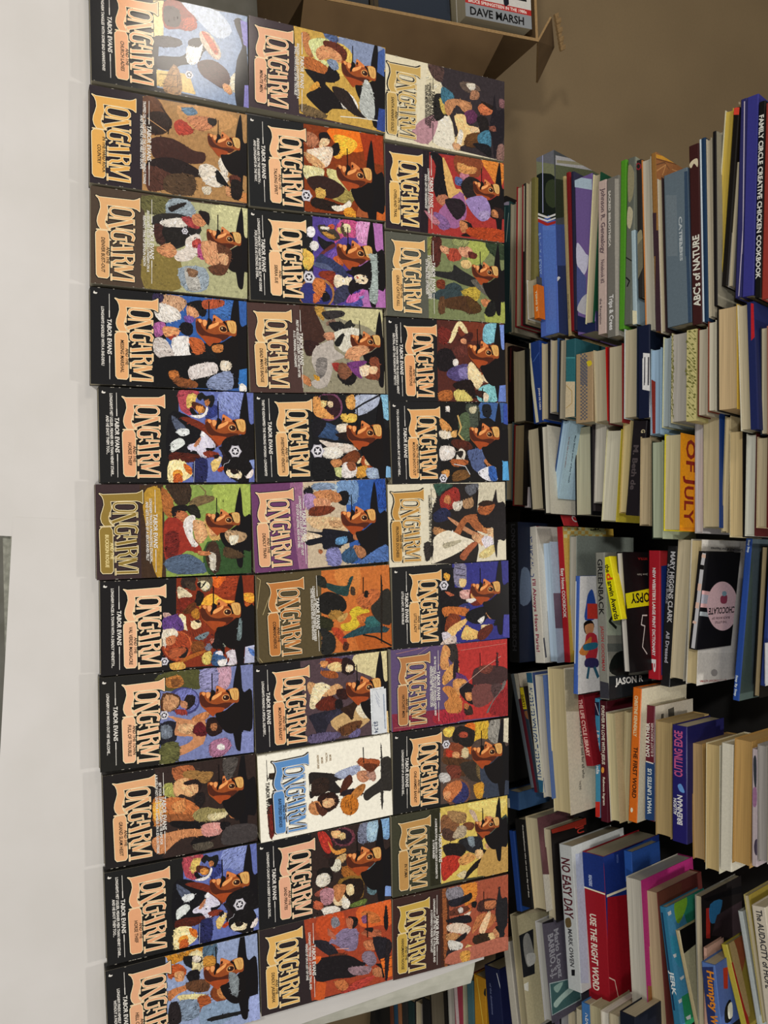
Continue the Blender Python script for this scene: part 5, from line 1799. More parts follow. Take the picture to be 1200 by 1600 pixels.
fp 5c5c64 390,57 392,72 405,72 403,57
fp 5c5c64 394,88 396,103 409,103 407,88
fp 5c5c64 401,42 403,57 416,57 414,42
fp 5c5c64 405,72 407,88 420,88 418,72
fp 5c5c64 416,57 418,72 431,73 429,57
fp 5c5c64 420,88 422,103 435,103 433,88
fp 5c5c64 427,42 429,57 442,57 440,42
fp 5c5c64 431,73 433,88 446,88 444,73
fp 5c5c64 442,57 444,73 457,73 455,57
fp 5c5c64 446,88 448,103 460,103 459,88
fp 5c5c64 453,42 455,57 468,57 466,42
fp 5c5c64 457,73 459,88 472,88 470,73
fp 5c5c64 468,57 470,73 483,73 481,57
fp 5c5c64 472,88 473,103 486,103 485,88
fp 5c5c64 479,42 481,57 494,57 492,42
fp 5c5c64 483,73 485,88 498,88 496,73
fP c8b428 69,95 66,131 94,141 106,111
= -0.3151 0.9290 0.5045 5.44 133.5 28.3 95 1.0 2.86 F b8ac8c a81c18 - |cream page edges with a bright red back cover in the second pile
= -0.3186 0.9381 0.5350 3.82 140.8 29.5 95 1.16 2.0 F 5c1c24 7c2424 - |maroon bound hardcover with curved spine ends and beige pages
= -0.3451 0.9472 0.5648 3.32 158.8 26.6 105 0.9 2.0 F b8c0c0 1c2434 - |thick hardcover with bright cream pages and a navy jacket
= -0.3458 0.9550 0.5903 3.79 160.9 22.9 106 2.0 2.0 S 161c34 101828 - |navy blue book carrying a white barcode sticker
fp d8dce0 191,40 206,98 416,97 407,39
fp d8dce0 228,35 239,98 464,93 445,34
fL 404048 8 222,53 401,51
fL 404048 11 227,82 406,79
fL 404048 11 244,82 422,78
fL 404048 7 240,53 418,48
= -0.3034 0.9632 0.6169 3.19 147.7 20.0 97 1.0 1.49 F 8ca0ac 8ca8c0 - |slim hardcover in a pale blue jacket beside the barcode sticker
fp 7c2c24 209,5 230,36 583,38 581,16
= -0.3211 0.9698 0.6386 2.51 153.5 14.2 101 1.0 1.0 F c4c4a0 8c989c - |cream and grey-blue fore-edges before the flower-patterned book
= -0.3256 0.9742 0.6529 2.96 151.0 44.4 100 1.61 17.15 F b8b088 b8b078 9c9890 |thick book in cream cloth printed with olive leaves
fL 6a6a38 3 -8,120 20,145 51,171
fP 6a6a38 9,117 4,127 15,137 18,127
fP 6a6a38 13,154 7,164 19,174 21,164
fL 6a6a38 3 28,123 56,148 87,173
fP 6a6a38 55,119 49,129 60,139 63,129
fP 6a6a38 63,157 58,166 69,176 72,167
fL 6a6a38 3 61,105 89,130 119,155
fP 6a6a38 74,101 69,111 80,121 83,111
fP 6a6a38 96,139 91,149 102,159 105,149
fL 6a6a38 3 98,111 126,136 156,161
fP 6a6a38 120,107 115,117 126,127 129,117
fP 6a6a38 129,145 123,155 134,165 137,155
fL 6a6a38 3 136,124 163,149 194,174
fP 6a6a38 154,120 148,130 159,140 162,130
fP 6a6a38 155,157 150,167 160,177 163,167
fL 6a6a38 3 170,110 197,136 227,161
fP 6a6a38 199,107 193,117 204,127 207,117
fP 6a6a38 190,144 185,154 195,164 199,154
fL 6a6a38 3 207,119 234,144 264,169
fP 6a6a38 240,116 234,126 245,136 248,126
fP 6a6a38 226,153 221,163 232,173 235,163
fL 6a6a38 3 244,129 271,154 301,179
fP 6a6a38 272,125 266,135 277,145 280,135
fP 6a6a38 269,163 263,173 274,182 277,173
fL 6a6a38 3 276,104 303,130 333,155
fP 6a6a38 291,101 285,111 296,121 299,111
fP 6a6a38 306,138 301,148 311,158 314,148
fL 6a6a38 3 316,128 342,153 372,178
fP 6a6a38 345,125 340,135 350,145 354,135
fP 6a6a38 340,162 334,172 345,182 348,172
fL 6a6a38 3 180,122 207,146 237,169
fP 6a6a38 210,119 205,128 216,138 219,128
fP 6a6a38 209,154 204,163 214,173 218,163
fL 6a6a38 3 216,121 243,145 272,168
fP 6a6a38 248,118 242,127 253,137 256,127
fP 6a6a38 247,153 241,162 252,172 255,162
fL 6a6a38 3 248,99 275,123 305,147
fP 6a6a38 268,96 262,105 273,115 276,105
fP 6a6a38 271,131 266,141 276,150 280,141
fL 6a6a38 3 288,125 314,148 344,172
fP 6a6a38 317,121 312,131 322,140 326,131
fP 6a6a38 316,156 310,165 321,175 324,166
fL 6a6a38 3 322,115 349,138 378,162
fP 6a6a38 340,111 334,121 345,130 348,121
fP 6a6a38 355,146 349,156 360,165 363,156
fL 6a6a38 3 357,108 384,132 413,156
fP 6a6a38 372,105 366,114 377,124 380,114
fP 6a6a38 377,140 371,149 382,159 385,150
fL 6a6a38 3 395,126 421,150 451,173
fP 6a6a38 416,123 411,132 421,142 424,132
fP 6a6a38 431,158 425,167 436,177 439,167
fL 6a6a38 3 430,122 456,146 485,169
fP 6a6a38 449,119 443,128 454,137 457,128
fP 6a6a38 449,154 443,163 453,172 457,163
fL 6a6a38 3 465,115 491,139 520,162
fP 6a6a38 493,112 487,121 498,130 501,121
fP 6a6a38 502,147 496,156 506,165 510,156
fL 6a6a38 3 502,127 528,150 557,174
fP 6a6a38 515,123 509,133 519,142 523,133
fP 6a6a38 528,158 522,168 532,177 536,168
fL 6a6a38 3 536,113 562,137 591,160
fP 6a6a38 568,110 562,119 572,128 576,119
fP 6a6a38 559,145 553,154 563,163 567,154
fL 6a6a38 3 -8,-5 18,3 46,11
fP 6a6a38 5,-6 -1,-3 9,1 13,-2
fP 6a6a38 20,6 13,9 23,12 28,9
fL 6a6a38 3 29,-3 54,5 83,13
fP 6a6a38 63,-4 56,-1 66,3 70,0
fP 6a6a38 44,8 38,11 48,14 52,11
fL 6a6a38 3 65,-6 90,2 119,10
fP 6a6a38 98,-7 92,-4 102,-1 106,-4
fP 6a6a38 85,4 78,7 88,11 92,8
fL 6a6a38 3 103,1 128,8 156,16
fP 6a6a38 130,0 123,3 133,6 137,3
fP 6a6a38 119,11 112,14 122,17 126,14
fL 6a6a38 3 140,2 165,10 193,18
fP 6a6a38 170,2 163,5 173,8 177,5
fP 6a6a38 156,13 149,16 159,19 163,16
fL 6a6a38 3 175,-5 200,3 228,11
fP 6a6a38 192,-6 185,-3 195,0 200,-3
fP 6a6a38 192,6 185,9 195,12 199,9
fL 6a6a38 3 213,5 238,13 266,20
fP 6a6a38 233,4 226,7 236,10 241,7
fP 6a6a38 239,15 233,18 242,21 247,18
fL 6a6a38 3 248,-1 273,7 301,15
fP 6a6a38 277,-2 270,1 280,4 284,1
fP 6a6a38 263,10 256,13 266,16 271,13
fL 6a6a38 3 285,2 310,10 338,18
fP 6a6a38 309,1 302,4 312,7 316,4
fP 6a6a38 321,13 314,16 324,19 328,16
fL 6a6a38 3 160,-2 185,6 213,14
fP 6a6a38 175,-3 168,0 178,4 182,1
fP 6a6a38 186,9 179,12 189,15 194,12
fL 6a6a38 3 197,3 222,11 250,18
fP 6a6a38 231,2 224,5 234,8 239,5
fP 6a6a38 223,13 216,16 226,19 231,16
fL 6a6a38 3 233,-6 257,2 285,10
fP 6a6a38 262,-7 255,-4 265,-1 269,-4
fP 6a6a38 261,4 254,7 264,11 268,8
fL 6a6a38 3 270,0 295,8 323,16
fP 6a6a38 298,-1 291,2 301,5 305,2
fP 6a6a38 289,10 282,13 292,17 296,14
fL 6a6a38 3 306,-5 330,3 358,11
fP 6a6a38 320,-6 313,-3 323,0 328,-3
fP 6a6a38 326,5 320,8 330,11 334,8
fL 6a6a38 3 343,1 368,9 395,17
fP 6a6a38 366,0 359,3 369,6 373,3
fP 6a6a38 364,12 357,15 367,18 371,15
fL 6a6a38 3 379,-3 403,4 431,12
fP 6a6a38 393,-4 386,-1 396,2 400,-1
fP 6a6a38 407,7 400,10 410,13 414,10
fL 6a6a38 3 415,0 440,7 468,15
fP 6a6a38 432,-1 425,2 435,5 440,2
fP 6a6a38 450,10 444,13 453,16 458,13
fL 6a6a38 3 452,4 477,11 504,19
fP 6a6a38 479,3 472,6 482,9 486,6
fP 6a6a38 480,14 474,17 483,20 488,17
fL 6a6a38 3 488,0 512,7 540,15
fP 6a6a38 505,-1 499,2 508,5 513,2
fP 6a6a38 515,10 508,13 518,16 523,13
fL 6a6a38 3 525,5 549,13 577,20
fP 6a6a38 555,4 548,7 558,10 562,7
fP 6a6a38 558,15 552,18 561,21 566,18
= -0.3274 0.9883 0.6977 3.04 144.0 15.9 95 0.97 1.0 F 5c1c18 a8a08c - |slim book with a dark red board and grey pages after the leaf-patterned one
= -0.3368 0.9932 0.7134 3.25 147.1 13.5 97 1.14 1.0 F 7c3c2c b8b4a0 - |russet and cream slim book in the second pile
= -0.3561 0.9974 0.7268 3.48 166.4 33.3 110 2.0 1.67 F 1c1a18 b8983c b8a078 |thick tan-paged hardcover with black curved boards and a yellow jacket
= -0.3562 1.0072 0.7583 4.93 199.9 25.7 132 1.0 10.29 F c8c4b0 1c2450 - |white page edges of a thick book in a red, white and navy cover
fp a82028 8,85 38,148 199,143 244,80
fL d8d8dc 6 719,105 728,119 761,118 755,104
= -0.3203 1.0325 0.7824 3.35 168.9 11.4 111 1.4 1.0 F 1c2430 b07058 - |dark-jacketed book with salmon pages at the photo edge, second pile
= -0.3207 1.0328 0.7974 3.14 170.3 16.8 112 1.0 2.0 F 8c8470 5c5c58 - |grey-paged book just past the salmon-paged one
#third pile of books, middle of the photo
= -0.1917 0.8686 0.3190 3.13 155.6 16.7 103 1.0 2.0 F 5c6c74 4a5c64 - |blue-grey thin volume starting the third pile
= -0.1869 0.8746 0.3379 2.68 160.7 27.1 106 2.29 2.0 F 6c1c1c 14100e 8c7c5c |brown-edged hardcover with a red stripe in the third pile
= -0.1557 0.8900 0.3470 6.20 132.5 9.6 95 1.0 1.0 S a8a0a0 b4acac - |thin pale picture-covered booklet wedged before the black-jacketed hardcover
fp 6a3c3c 185,1 189,36 412,40 407,-7
= -0.1778 0.8903 0.3579 8.49 161.0 30.8 106 2.0 2.0 F 1c1c1c 14120f - |black-jacketed hardcover leaning left, page edges facing out
= -0.1822 0.8994 0.3940 7.05 170.6 14.8 113 2.0 0.27 F 181818 c4c0b0 - |slim black hardcover with a blank pale cover, leaning
= -0.1969 0.9285 0.4211 -6.24 151.7 18.4 100 2.0 1.0 F 2c4470 a0bcd0 - |pale blue jacketed book leaning to the right with print on its cover
cp a8c4d4 -17,-9 8,238 684,407 702,-15
cT 34485c 296,96 18 366 0 Mary Bishop author of Easy Travels
cT 7c3c34 248,25 12 236 0 the best seller in a new edition
= -0.1849 0.9627 0.4156 4.40 172.5 37.0 114 2.0 2.0 F 141416 1c1c1e b8b498 |thick black hardcover with broad cream page edges, centre of the third pile
= -0.1863 0.9630 0.4669 4.44 163.2 5.6 108 0.79 0.79 S 2c2628 2c2628 - |very thin dark spine right of the thick cream-paged hardcover
= -0.1869 0.9572 0.4865 2.18 148.8 21.6 98 1.0 1.0 F a8a49c b8b4a8 - |off-white paperback page edges in the third pile
= -0.1721 0.9582 0.5179 -0.19 166.6 31.1 110 0.95 1.0 F c8c4a0 c8b840 c0bca8 |cream-paged hardcover in a black and pale yellow jacket
= -0.1857 0.9635 0.5561 0.62 164.5 15.3 109 1.0 1.0 F c0a868 b8a878 - |tan-paged slim hardcover with a yellow board
= -0.1843 0.9659 0.5796 -1.85 166.1 27.0 110 2.0 2.0 S 1c181c 1a161a - |dark brown jacketed hardcover with faint script lettering
fT 4c4446 328,38 39 313 0 M. Beth de
fT c0b490 74,83 30 25 0 G
= -0.1549 0.9679 0.5979 2.97 154.0 19.0 102 1.0 1.0 F a89878 a89878 - |cream paperback fore-edge beside the script-lettered dark hardcover
= -0.1462 0.9725 0.6214 3.82 166.8 20.0 110 0.64 1.0 F 1c2820 98a088 - |green-black jacketed book with greyish pages in the third pile
= -0.1573 0.9780 0.6456 2.71 162.9 29.7 108 1.03 1.0 F d8c428 c87c14 b0a684 |thick yellow-jacketed hardcover with big dark red letters on an orange cover
cp d88c14 -25,-15 -21,249 620,263 628,-15
cT 7c1c10 183,112 118 300 0 OF J
cT 7c1c10 475,110 117 252 0 ULY
= -0.1868 1.0284 0.6601 3.38 193.7 13.8 128 1.0 1.0 F aca8a8 b4b0b0 - |grey-white paperback fore-edge after the orange lettered cover
= -0.1946 1.0230 0.6842 3.26 191.9 28.3 127 1.0 1.37 F b0a888 1c3c7c a89c7c |thick paperback with tan pages and a royal blue cover edge
= -0.1884 1.0417 0.7127 1.27 191.3 10.0 126 1.0 1.0 F 9c9478 c0b088 - |curling tan fore-edge in the third pile
= -0.1623 1.0350 0.7302 3.28 172.3 22.1 114 1.0 0.93 F c0b490 1c1a1a b8a478 |worn cream paperback with a torn edge and dark cover
= -0.1554 1.0364 0.7637 2.16 161.7 16.2 107 1.0 1.08 F b8b8ac 4c1c1c b4b4a8 |white-paged paperback with a maroon cover edge
= -0.1493 1.0362 0.7850 2.44 141.9 18.0 95 1.0 2.0 F a89878 5c1c1c a09478 |tan-paged thick paperback at the photo edge, third pile
= -0.1481 1.0377 0.8060 3.14 139.9 15.7 95 1.0 2.0 F 8c8470 5c5c58 - |tan paperback just past the photo edge in the third pile
#fourth pile of books, with the small chocolate book
= 0.0069 0.8736 0.3349 5.05 273.7 25.3 200 2.0 2.0 S 0e0e10 1c2438 - |black hardcover with dark raised lettering starting the fourth pile
fT 34343a 511,56 38 990 0 LONG WAY FROM HOME BUSCH
cP 5c6c84 374,41 393,142 615,151 639,21
= 0.0146 0.9161 0.3414 8.40 266.8 22.6 175 1.0 1.0 S c8c4b8 d0ccc0 - |white jacketed hardcover with blue and rose lettering
fT 1c3c78 218,20 38 363 0 ART BUCHWALD
fT 8c3448 699,30 31 569 0 I'll Always Have Paris!
cp b0aca0 18,4 13,184 306,246 306,95
cL 505058 20 873,8 1027,22
cp a82c30 -2,-110 -29,158 -10,156 4,6
= 0.0429 0.9399 0.3610 8.47 235.8 19.2 156 1.0 1.0 F a8a49c a8bcd0 - |grey-paged book with a pale blue and pink cover edge
cp a8bcd0 8,-3 4,194 407,151 404,0
cp 6c5c6c 404,0 407,151 684,151 676,-13
= 0.0108 0.9636 0.3738 7.82 264.5 14.1 175 1.98 1.0 S a01c24 d8ac48 - |red comb-bound cookbook with a yellow gingham divider
fT f0d8c8 522,26 28 385 0 Easy Home COOKBOOK
cp d8b058 -12,1 -89,587 438,531 431,-10
cp e8d8a0 -49,20 -51,66 -23,63 -21,17
cp e8d8a0 -53,112 -54,159 -26,157 -24,110
cp e8d8a0 -56,207 -58,255 -29,252 -27,204
cp e8d8a0 -59,303 -61,352 -32,349 -31,300
cp e8d8a0 -63,401 -65,450 -35,447 -34,398
cp e8d8a0 -66,501 -68,551 -39,548 -37,497
cp e8d8a0 -23,63 -24,110 4,107 5,61
cp e8d8a0 -26,157 -27,204 1,201 3,154
cp e8d8a0 -29,252 -31,300 -2,297 0,249
cp e8d8a0 -32,349 -34,398 -5,395 -3,346
cp e8d8a0 -35,447 -37,497 -8,494 -6,444
cp e8d8a0 -39,548 -40,599 -11,596 -9,545
cp e8d8a0 7,15 5,61 33,58 35,12
cp e8d8a0 4,107 3,154 31,151 32,104
cp e8d8a0 1,201 0,249 28,246 30,198
cp e8d8a0 -2,297 -3,346 26,343 27,294
cp e8d8a0 -5,395 -6,444 23,441 24,392
cp e8d8a0 -8,494 -9,545 20,542 22,491
cp e8d8a0 33,58 32,104 60,102 61,55
cp e8d8a0 31,151 30,198 58,196 59,148
cp e8d8a0 28,246 27,294 56,291 57,243
cp e8d8a0 26,343 24,392 53,389 55,340
cp e8d8a0 23,441 22,491 51,488 52,438
cp e8d8a0 20,542 19,593 49,590 50,539
cp e8d8a0 63,10 61,55 89,53 90,7
cp e8d8a0 60,102 59,148 87,146 88,99
cp e8d8a0 58,196 57,243 85,240 86,193
cp e8d8a0 56,291 55,340 83,337 84,288
cp e8d8a0 53,389 52,438 81,435 82,386
cp e8d8a0 51,488 50,539 79,536 80,485
cP e8dc98 0,578 15,570 30,552 42,524 50,489 54,451 52,414 46,381 36,355 22,340 7,335 -9,343 -24,362 -36,390 -44,424 -47,462 -46,499 -40,532 -29,558 -16,574
cT 1c1c14 5,456 31 184 94 Easy
= -0.0233 0.9506 0.3942 25.48 34.0 2.2 46 0.31 0.31 S a82c30 a82c30 - |red card tab with white letters standing up behind the comb-bound cookbook
cT e8d8d0 57,167 70 93 -14 BO
= 0.0260 0.9793 0.3962 3.54 226.0 16.7 200 0.53 1.0 F 8c9488 9ca49c a8a498 |tall grey binder with a plain grey-green cover
cp 848c84 -8,-32 -101,900 567,901 537,-28
= 0.0969 0.9212 0.4991 2.45 212.9 9.9 140 1.0 1.0 S 3c5ca8 dcdce4 - |white picture book of a girl hugging a cat, with a blue spine
fL dce0f0 5 3,41 714,40
fL c8d0e8 8 39,6 634,10
cp dcdce0 -14,2 -12,251 861,280 832,2
cP 2c50a0 125,108 109,166 301,217 320,71 210,81
cp c83c30 201,96 206,229 319,232 313,99
cP 1c1414 345,57 323,143 377,190 424,88
cP c88c60 363,72 351,174 411,176 433,103
cP b8303c 432,89 440,221 605,227 612,95
cP c87c3c 546,6 444,147 504,149 578,94
cP 2c6c84 499,62 492,223 535,224 542,78
cP 34305c 603,94 614,235 675,244 662,89
cL 2c5c74 29 666,133 750,114
cL 2c5c74 30 671,199 754,254
= 0.0516 0.9331 0.5369 5.88 256.8 18.8 169 1.0 1.0 S 7c7c74 6c6c64 - |grey banknote-patterned hardcover with black lettering
fT 1c1c1c 245,35 39 398 0 GREENBACK
fT 8c2c30 674,34 24 312 0 JASON GOODMAN
fp 34343c 904,6 914,78 1023,74 1023,2
cp 8c9484 39,-25 36,458 605,421 579,-41
cL 202420 23 438,97 485,36 538,120
cp 505450 635,-58 665,417 724,413 692,-47
cP 141816 786,19 711,110 721,259 887,248 853,43
cp 1c2024 866,7 898,561 1103,547 1027,-3
cT d8d4cc 922,261 45 360 89 JASON R
= 0.0609 0.9374 0.5472 16.38 111.4 19.3 150 1.0 1.0 S d8c80c c8b818 - |bright yellow hardcover with a playful black title, wedged before the black crime book
fT 141410 80,39 33 58 0 the
fT c84018 139,41 45 49 0 d
fT 141410 305,37 40 270 0 arwin Awards
= 0.0482 0.9582 0.5632 7.83 210.1 13.1 190 0.68 1.83 F 101012 181418 b8b4ac |black crime hardcover with a wide yellow tape band across its cover
cp 141214 -7,10 -149,1085 1023,913 933,-25
cp d8cc10 293,-8 248,492 377,476 397,9
cT 141410 325,287 67 453 -89 AUTOPSY
cT 8c2420 48,247 18 124 -90 MYRA
cT 908c84 160,233 13 139 -90 Jane Sale
cL c8c0bc 9 454,259 452,198 517,174 528,219 673,171 727,225
= 0.0427 1.0307 0.5632 3.24 229.0 22.2 151 2.0 2.0 S a01c28 b02c30 - |red paperback dictionary with white capitals on the spine
fT f0dcd4 438,43 23 627 0 NEW WEBSTER'S LARGE PRINT DICTIONARY
fT f0dcd4 821,42 35 91 0 P
cp 1c3070 110,17 101,129 894,134 884,23
= 0.0316 1.0486 0.5906 0.15 249.2 18.3 164 2.0 2.0 S 1c1c1e 242424 - |black hardcover with silver capitals beside the red dictionary
fT b8b8bc 293,44 34 506 0 MARY HIGGINS CLARK
fT a8a8b0 718,37 26 223 0 All Dressed
fT 8c8c94 270,16 16 283 0 & ALAFAIR BURKE
= 0.0166 1.0369 0.6283 -0.29 244.0 25.2 161 1.0 1.0 F b8ac90 a8a498 b4a88c |cream page edges of a thick book left of the small black chocolate book
= 0.0168 1.0307 0.6646 1.10 244.0 19.7 161 1.0 1.0 F c8c4b8 d0ccc4 b0a078 |paperback with yellowish pages and a white printed cover under the chocolate book
cp c8c4bc 28,1 35,628 119,635 122,8
cp d4d0c8 729,-71 797,689 1011,705 940,-55
cp c8c4bc 751,-69 805,689 1061,709 986,-52
cT 34343a 59,348 17 461 -91 LANGUAGE of your Happiness
cT 8c3430 963,225 14 381 -94 GAIN A CONSTANT ASTHMA
cP 908c88 913,279 921,277 927,271 931,261 934,248 934,234 931,219 927,206 920,195 913,188 905,185 898,187 892,193 887,203 885,216 885,230 888,245 892,258 898,269 906,276
= 0.0355 1.0249 0.6884 -2.82 163.9 13.0 122 1.82 1.82 S 100f11 141315 - |small black book with a pink oval label and striped elastic band
fL b0b0b4 24 10,40 89,35
fL b0b0b4 25 120,35 647,30
fL c8a898 28 18,40 41,38
fL c8a898 25 214,32 262,31
fL c8a898 25 340,30 380,29
fL c8a898 25 467,24 484,20
cp d8a8a8 244,-122 324,691 345,687 271,-117
cp a8a8b4 271,-117 345,687 400,691 333,-104
cp d8a8a8 333,-120 396,690 421,686 360,-114
cp a8b0b4 387,-109 459,686 498,694 414,-103
cP e0b4b8 379,530 432,531 479,510 515,469 537,412 543,346 532,276 506,209 466,152 418,110 364,88 312,88 265,109 229,150 207,206 201,273 212,343 238,409 277,466 326,508
cT 1c1416 401,304 43 375 -90 CHOCOLATE
cT 5c4044 453,301 15 250 -91 BLACK BOOK OF
cT 5c4044 482,308 15 167 -91 THE LITTLE
cP 8c3c50 304,266 298,352 351,355 349,279
cP 7c9ca8 286,346 291,346 296,342 300,335 302,326 303,316 302,306 299,296 295,287 290,281 284,279 279,279 274,283 270,289 268,298 267,308 268,319 271,329 275,337 280,343
= 0.0100 1.0907 0.7240 -1.54 268.8 10.7 190 1.5 1.5 S 24448c 50605c - |tall royal blue spine to the right of the chocolate book
fT c0ccec 51,20 13 85 0 Step Step
fT c0ccec 979,13 14 139 0 Step By Step
cp 56646c -6,3 -18,597 459,690 997,167
= 0.0209 1.0985 0.7488 0.10 246.0 10.9 162 1.53 1.53 F 12110f 181410 8c7c5c |black-rimmed hardcover with tan pages right of the royal blue one
= 0.0384 1.0840 0.7776 -0.76 203.6 7.5 134 1.06 0.91 S 24346c d0d0d4 - |navy and white book at the photo edge in the fourth pile
= 0.1719 1.0702 0.7900 3.15 63.7 16.1 95 1.0 1.0 S c8c8cc c8c8cc - |white jacket at the far edge of the fourth pile
#fifth pile of books, with the orange spine
= 0.3032 0.8821 0.3619 17.72 213.9 8.0 141 1.12 1.12 S 505860 585c60 - |thin grey booklet leaning at the start of the fifth pile
= 0.3010 0.8849 0.3707 17.05 221.8 9.3 146 1.3 1.0 S 4c1420 c8c0b0 - |dark maroon leaning paperback with a pale top end
fp b8b4a8 -3,-6 3,47 191,21 196,-16
= 0.3235 0.8896 0.3856 16.46 196.9 9.0 130 1.25 1.25 S 24303c 2c2420 - |leaning paperback with a bright yellow sticker near its top
fp c8b420 6,-19 4,57 171,52 168,1
fT 28240c 107,14 24 98 0 SHIRTS
fP 7c5434 186,8 189,60 242,60 240,20
= 0.2933 0.8939 0.3992 11.75 220.9 13.6 146 1.0 1.91 S b8b8a8 3c4c78 - |white spine with dense blue lettering and a teal top
fp 245470 -1,-14 1,68 80,60 70,-19
fT 24406c 482,14 54 773 0 WHEREVER YOU GO THERE YOU ARE
fp 245470 792,6 797,55 882,42 885,10
= 0.2935 0.9003 0.4194 9.30 225.6 19.5 149 1.0 1.07 F b8b4a4 4c6498 a8a49a |cream paperback fore-edge with a blue cover edge in the fifth pile
= 0.2756 0.9150 0.4376 7.20 264.8 37.8 175 0.78 0.78 F c8c0a0 c4b898 b8a980 |very thick cream book block with white endpapers and typed print on its cover
cp c8c0ac -10,12 21,398 1129,300 1067,-16
cp 9c947c 7,11 24,215 336,189 312,-13
cT 4c4840 524,173 31 598 0 the adventures of a story told for all who
cT 4c4840 868,130 22 67 0 THE END
= 0.3243 0.9647 0.4637 13.71 128.8 15.9 95 2.0 2.0 S 7c1420 8c1c28 - |dark red paperback spine with white capitals, fifth pile
fT d8a8a0 240,31 32 415 0 THE LIFE CYCLE LIBRARY
cp 7c1822 -8,-7 17,244 544,109 526,-6
= 0.3278 0.9963 0.4785 4.21 218.8 10.0 144 1.0 1.0 S 3c84a4 4c90ac - |light blue spine with a flag at the top and a red foot
fp 20243c 29,1 24,39 128,38 125,0
fL c8c8d0 5 37,4 120,36
fp b82c24 767,-5 756,45 869,44 881,-4
fT e0ece8 399,23 26 321 0 I Roll Me Nuda
= 0.3250 0.9857 0.5061 4.37 217.9 15.3 144 2.0 2.0 S 4c1420 5c1c28 - |maroon spine with curly white lettering, left of the cream wedge
fT d8c8b8 248,24 25 426 0 FOREVER IN LOVE WITH JESUS
fT d8c8b8 654,27 18 203 0 Rebecca Ingram
fP d8903c 501,33 507,32 514,31 519,28 523,24 525,21 525,17 522,14 518,11 512,9 505,9 498,10 492,11 486,14 483,18 481,21 481,25 484,28 488,31 494,33
= 0.3399 0.9795 0.5326 6.72 192.3 19.5 127 1.0 1.0 F b8b4a4 b0a07c b8ac84 |cream wedge-shaped block of pages beside the maroon spine
= 0.3336 1.0045 0.5538 2.17 197.2 12.5 130 1.0 1.0 F a89c78 a89c78 - |plain tan fore-edge left of the orange spine
= 0.2848 0.9974 0.5802 1.26 234.3 17.0 155 1.0 1.0 S c8641c c8c0a8 - |orange spine with white and black capitals
fT f0c8a0 199,29 25 286 0 CHRISTINE KENNEALLY
fT 1c1410 592,38 31 358 0 THE FIRST WORD
fP f0dcc0 855,34 861,33 865,32 870,30 873,28 874,25 874,22 873,19 870,17 866,16 861,15 856,15 851,17 846,18 843,21 842,24 842,27 843,29 846,31 851,33
cp c8c0a8 -6,3 53,968 1197,1049 979,15
= 0.3152 1.0209 0.5883 3.21 199.4 17.9 132 2.0 1.0 S 5c1c28 a0a09c - |maroon and blue spine with white capitals reading upwards
fp 24406c 401,-5 392,76 789,75 805,-2
fT dcd0c8 241,17 28 237 180 DAN RATHER
fT b8a8a4 235,51 18 236 180 & ELLIOT KIRSCHNER
fL dcd0c8 8 395,4 399,61
fT c8d4dc 597,33 30 317 180 WHAT UNITES US
cp b8b0a0 -5,6 -24,703 205,704 118,7
cL 4c4840 35 63,100 96,100
cL 4c4840 65 73,179 65,260
= 0.3332 1.0147 0.6222 3.42 195.2 28.9 129 1.0 1.0 F a0885c a89060 a08a5e |plain tan paperback block between the maroon-blue spine and the violet one
= 0.3306 1.0145 0.6615 3.50 192.0 26.7 127 2.0 2.0 S 201c5c 1c1c50 - |deep violet-blue mass paperback with a pink title reading upwards
fT b0507c 187,44 57 303 180 CUTTING EDGE
fT d8dce8 540,20 22 108 180 ALLISON
fT d8dce8 555,54 36 193 180 BRENNAN
fP 5c8cc8 397,39 383,64 432,89 432,56
= 0.3560 1.0385 0.6810 4.50 191.5 21.1 126 1.0 1.0 F a0804c a0804c a0845a |tan paperback with a cupped top beside the violet-blue one
= 0.3472 1.0358 0.7167 3.05 203.8 23.7 135 0.41 1.0 F c8c0a0 c8c4b0 b09a6a |thick tan book block with a white cover board
= 0.3378 1.0355 0.7490 2.46 198.6 19.2 131 1.0 1.0 S c4c0b0 c4c0b0 - |blank off-white spine in the fifth pile
= 0.3233 1.0357 0.7743 2.05 194.1 27.8 128 1.0 1.0 F a8854c ac8850 a8864e |broad light brown fore-edge toward the photo edge
= 0.3316 1.0395 0.8051 3.01 177.0 8.1 117 0.97 0.97 S a89ca0 a89ca0 - |purple and white picture-covered spine
fP 30343c 59,8 55,26 232,26 200,12
fP 8c6484 244,6 239,28 338,27 344,6
fP 403848 586,43 601,42 615,40 627,37 635,33 639,28 638,24 632,20 622,16 609,14 594,13 579,14 565,16 553,19 545,24 541,28 542,33 548,37 558,40 571,42
= 0.3216 1.0385 0.8158 3.41 175.9 14.4 116 1.0 1.0 F 8c8884 98948c 8c8884 |grey page edges at the photo edge, fifth pile
= 0.3163 1.0410 0.8344 2.30 174.7 14.4 115 1.0 1.0 F a09478 98948c - |cream page edges just past the photo edge, fifth pile
#sixth pile of books, with the large red and blue one
= 0.5280 0.8841 0.3681 6.39 33.2 30.2 95 2.0 2.0 S 24406c 3c5c84 - |short blue book lying in the dark gap at the start of the sixth pile
fL b8b4a8 19 61,20 131,22
= 0.6036 0.8876 0.3792 11.67 146.5 12.6 97 1.76 1.76 S 1c3c80 24488c - |thin blue leaning book starting the sixth pile
= 0.5763 0.8912 0.3907 10.65 159.4 26.7 105 2.0 2.0 S 141313 181817 - |black back cover with small white print
fT b8b4ac 300,77 12 526 0 the story of a man who set out one day and then
fT b8b4ac 132,77 10 122 0 a remarkable book
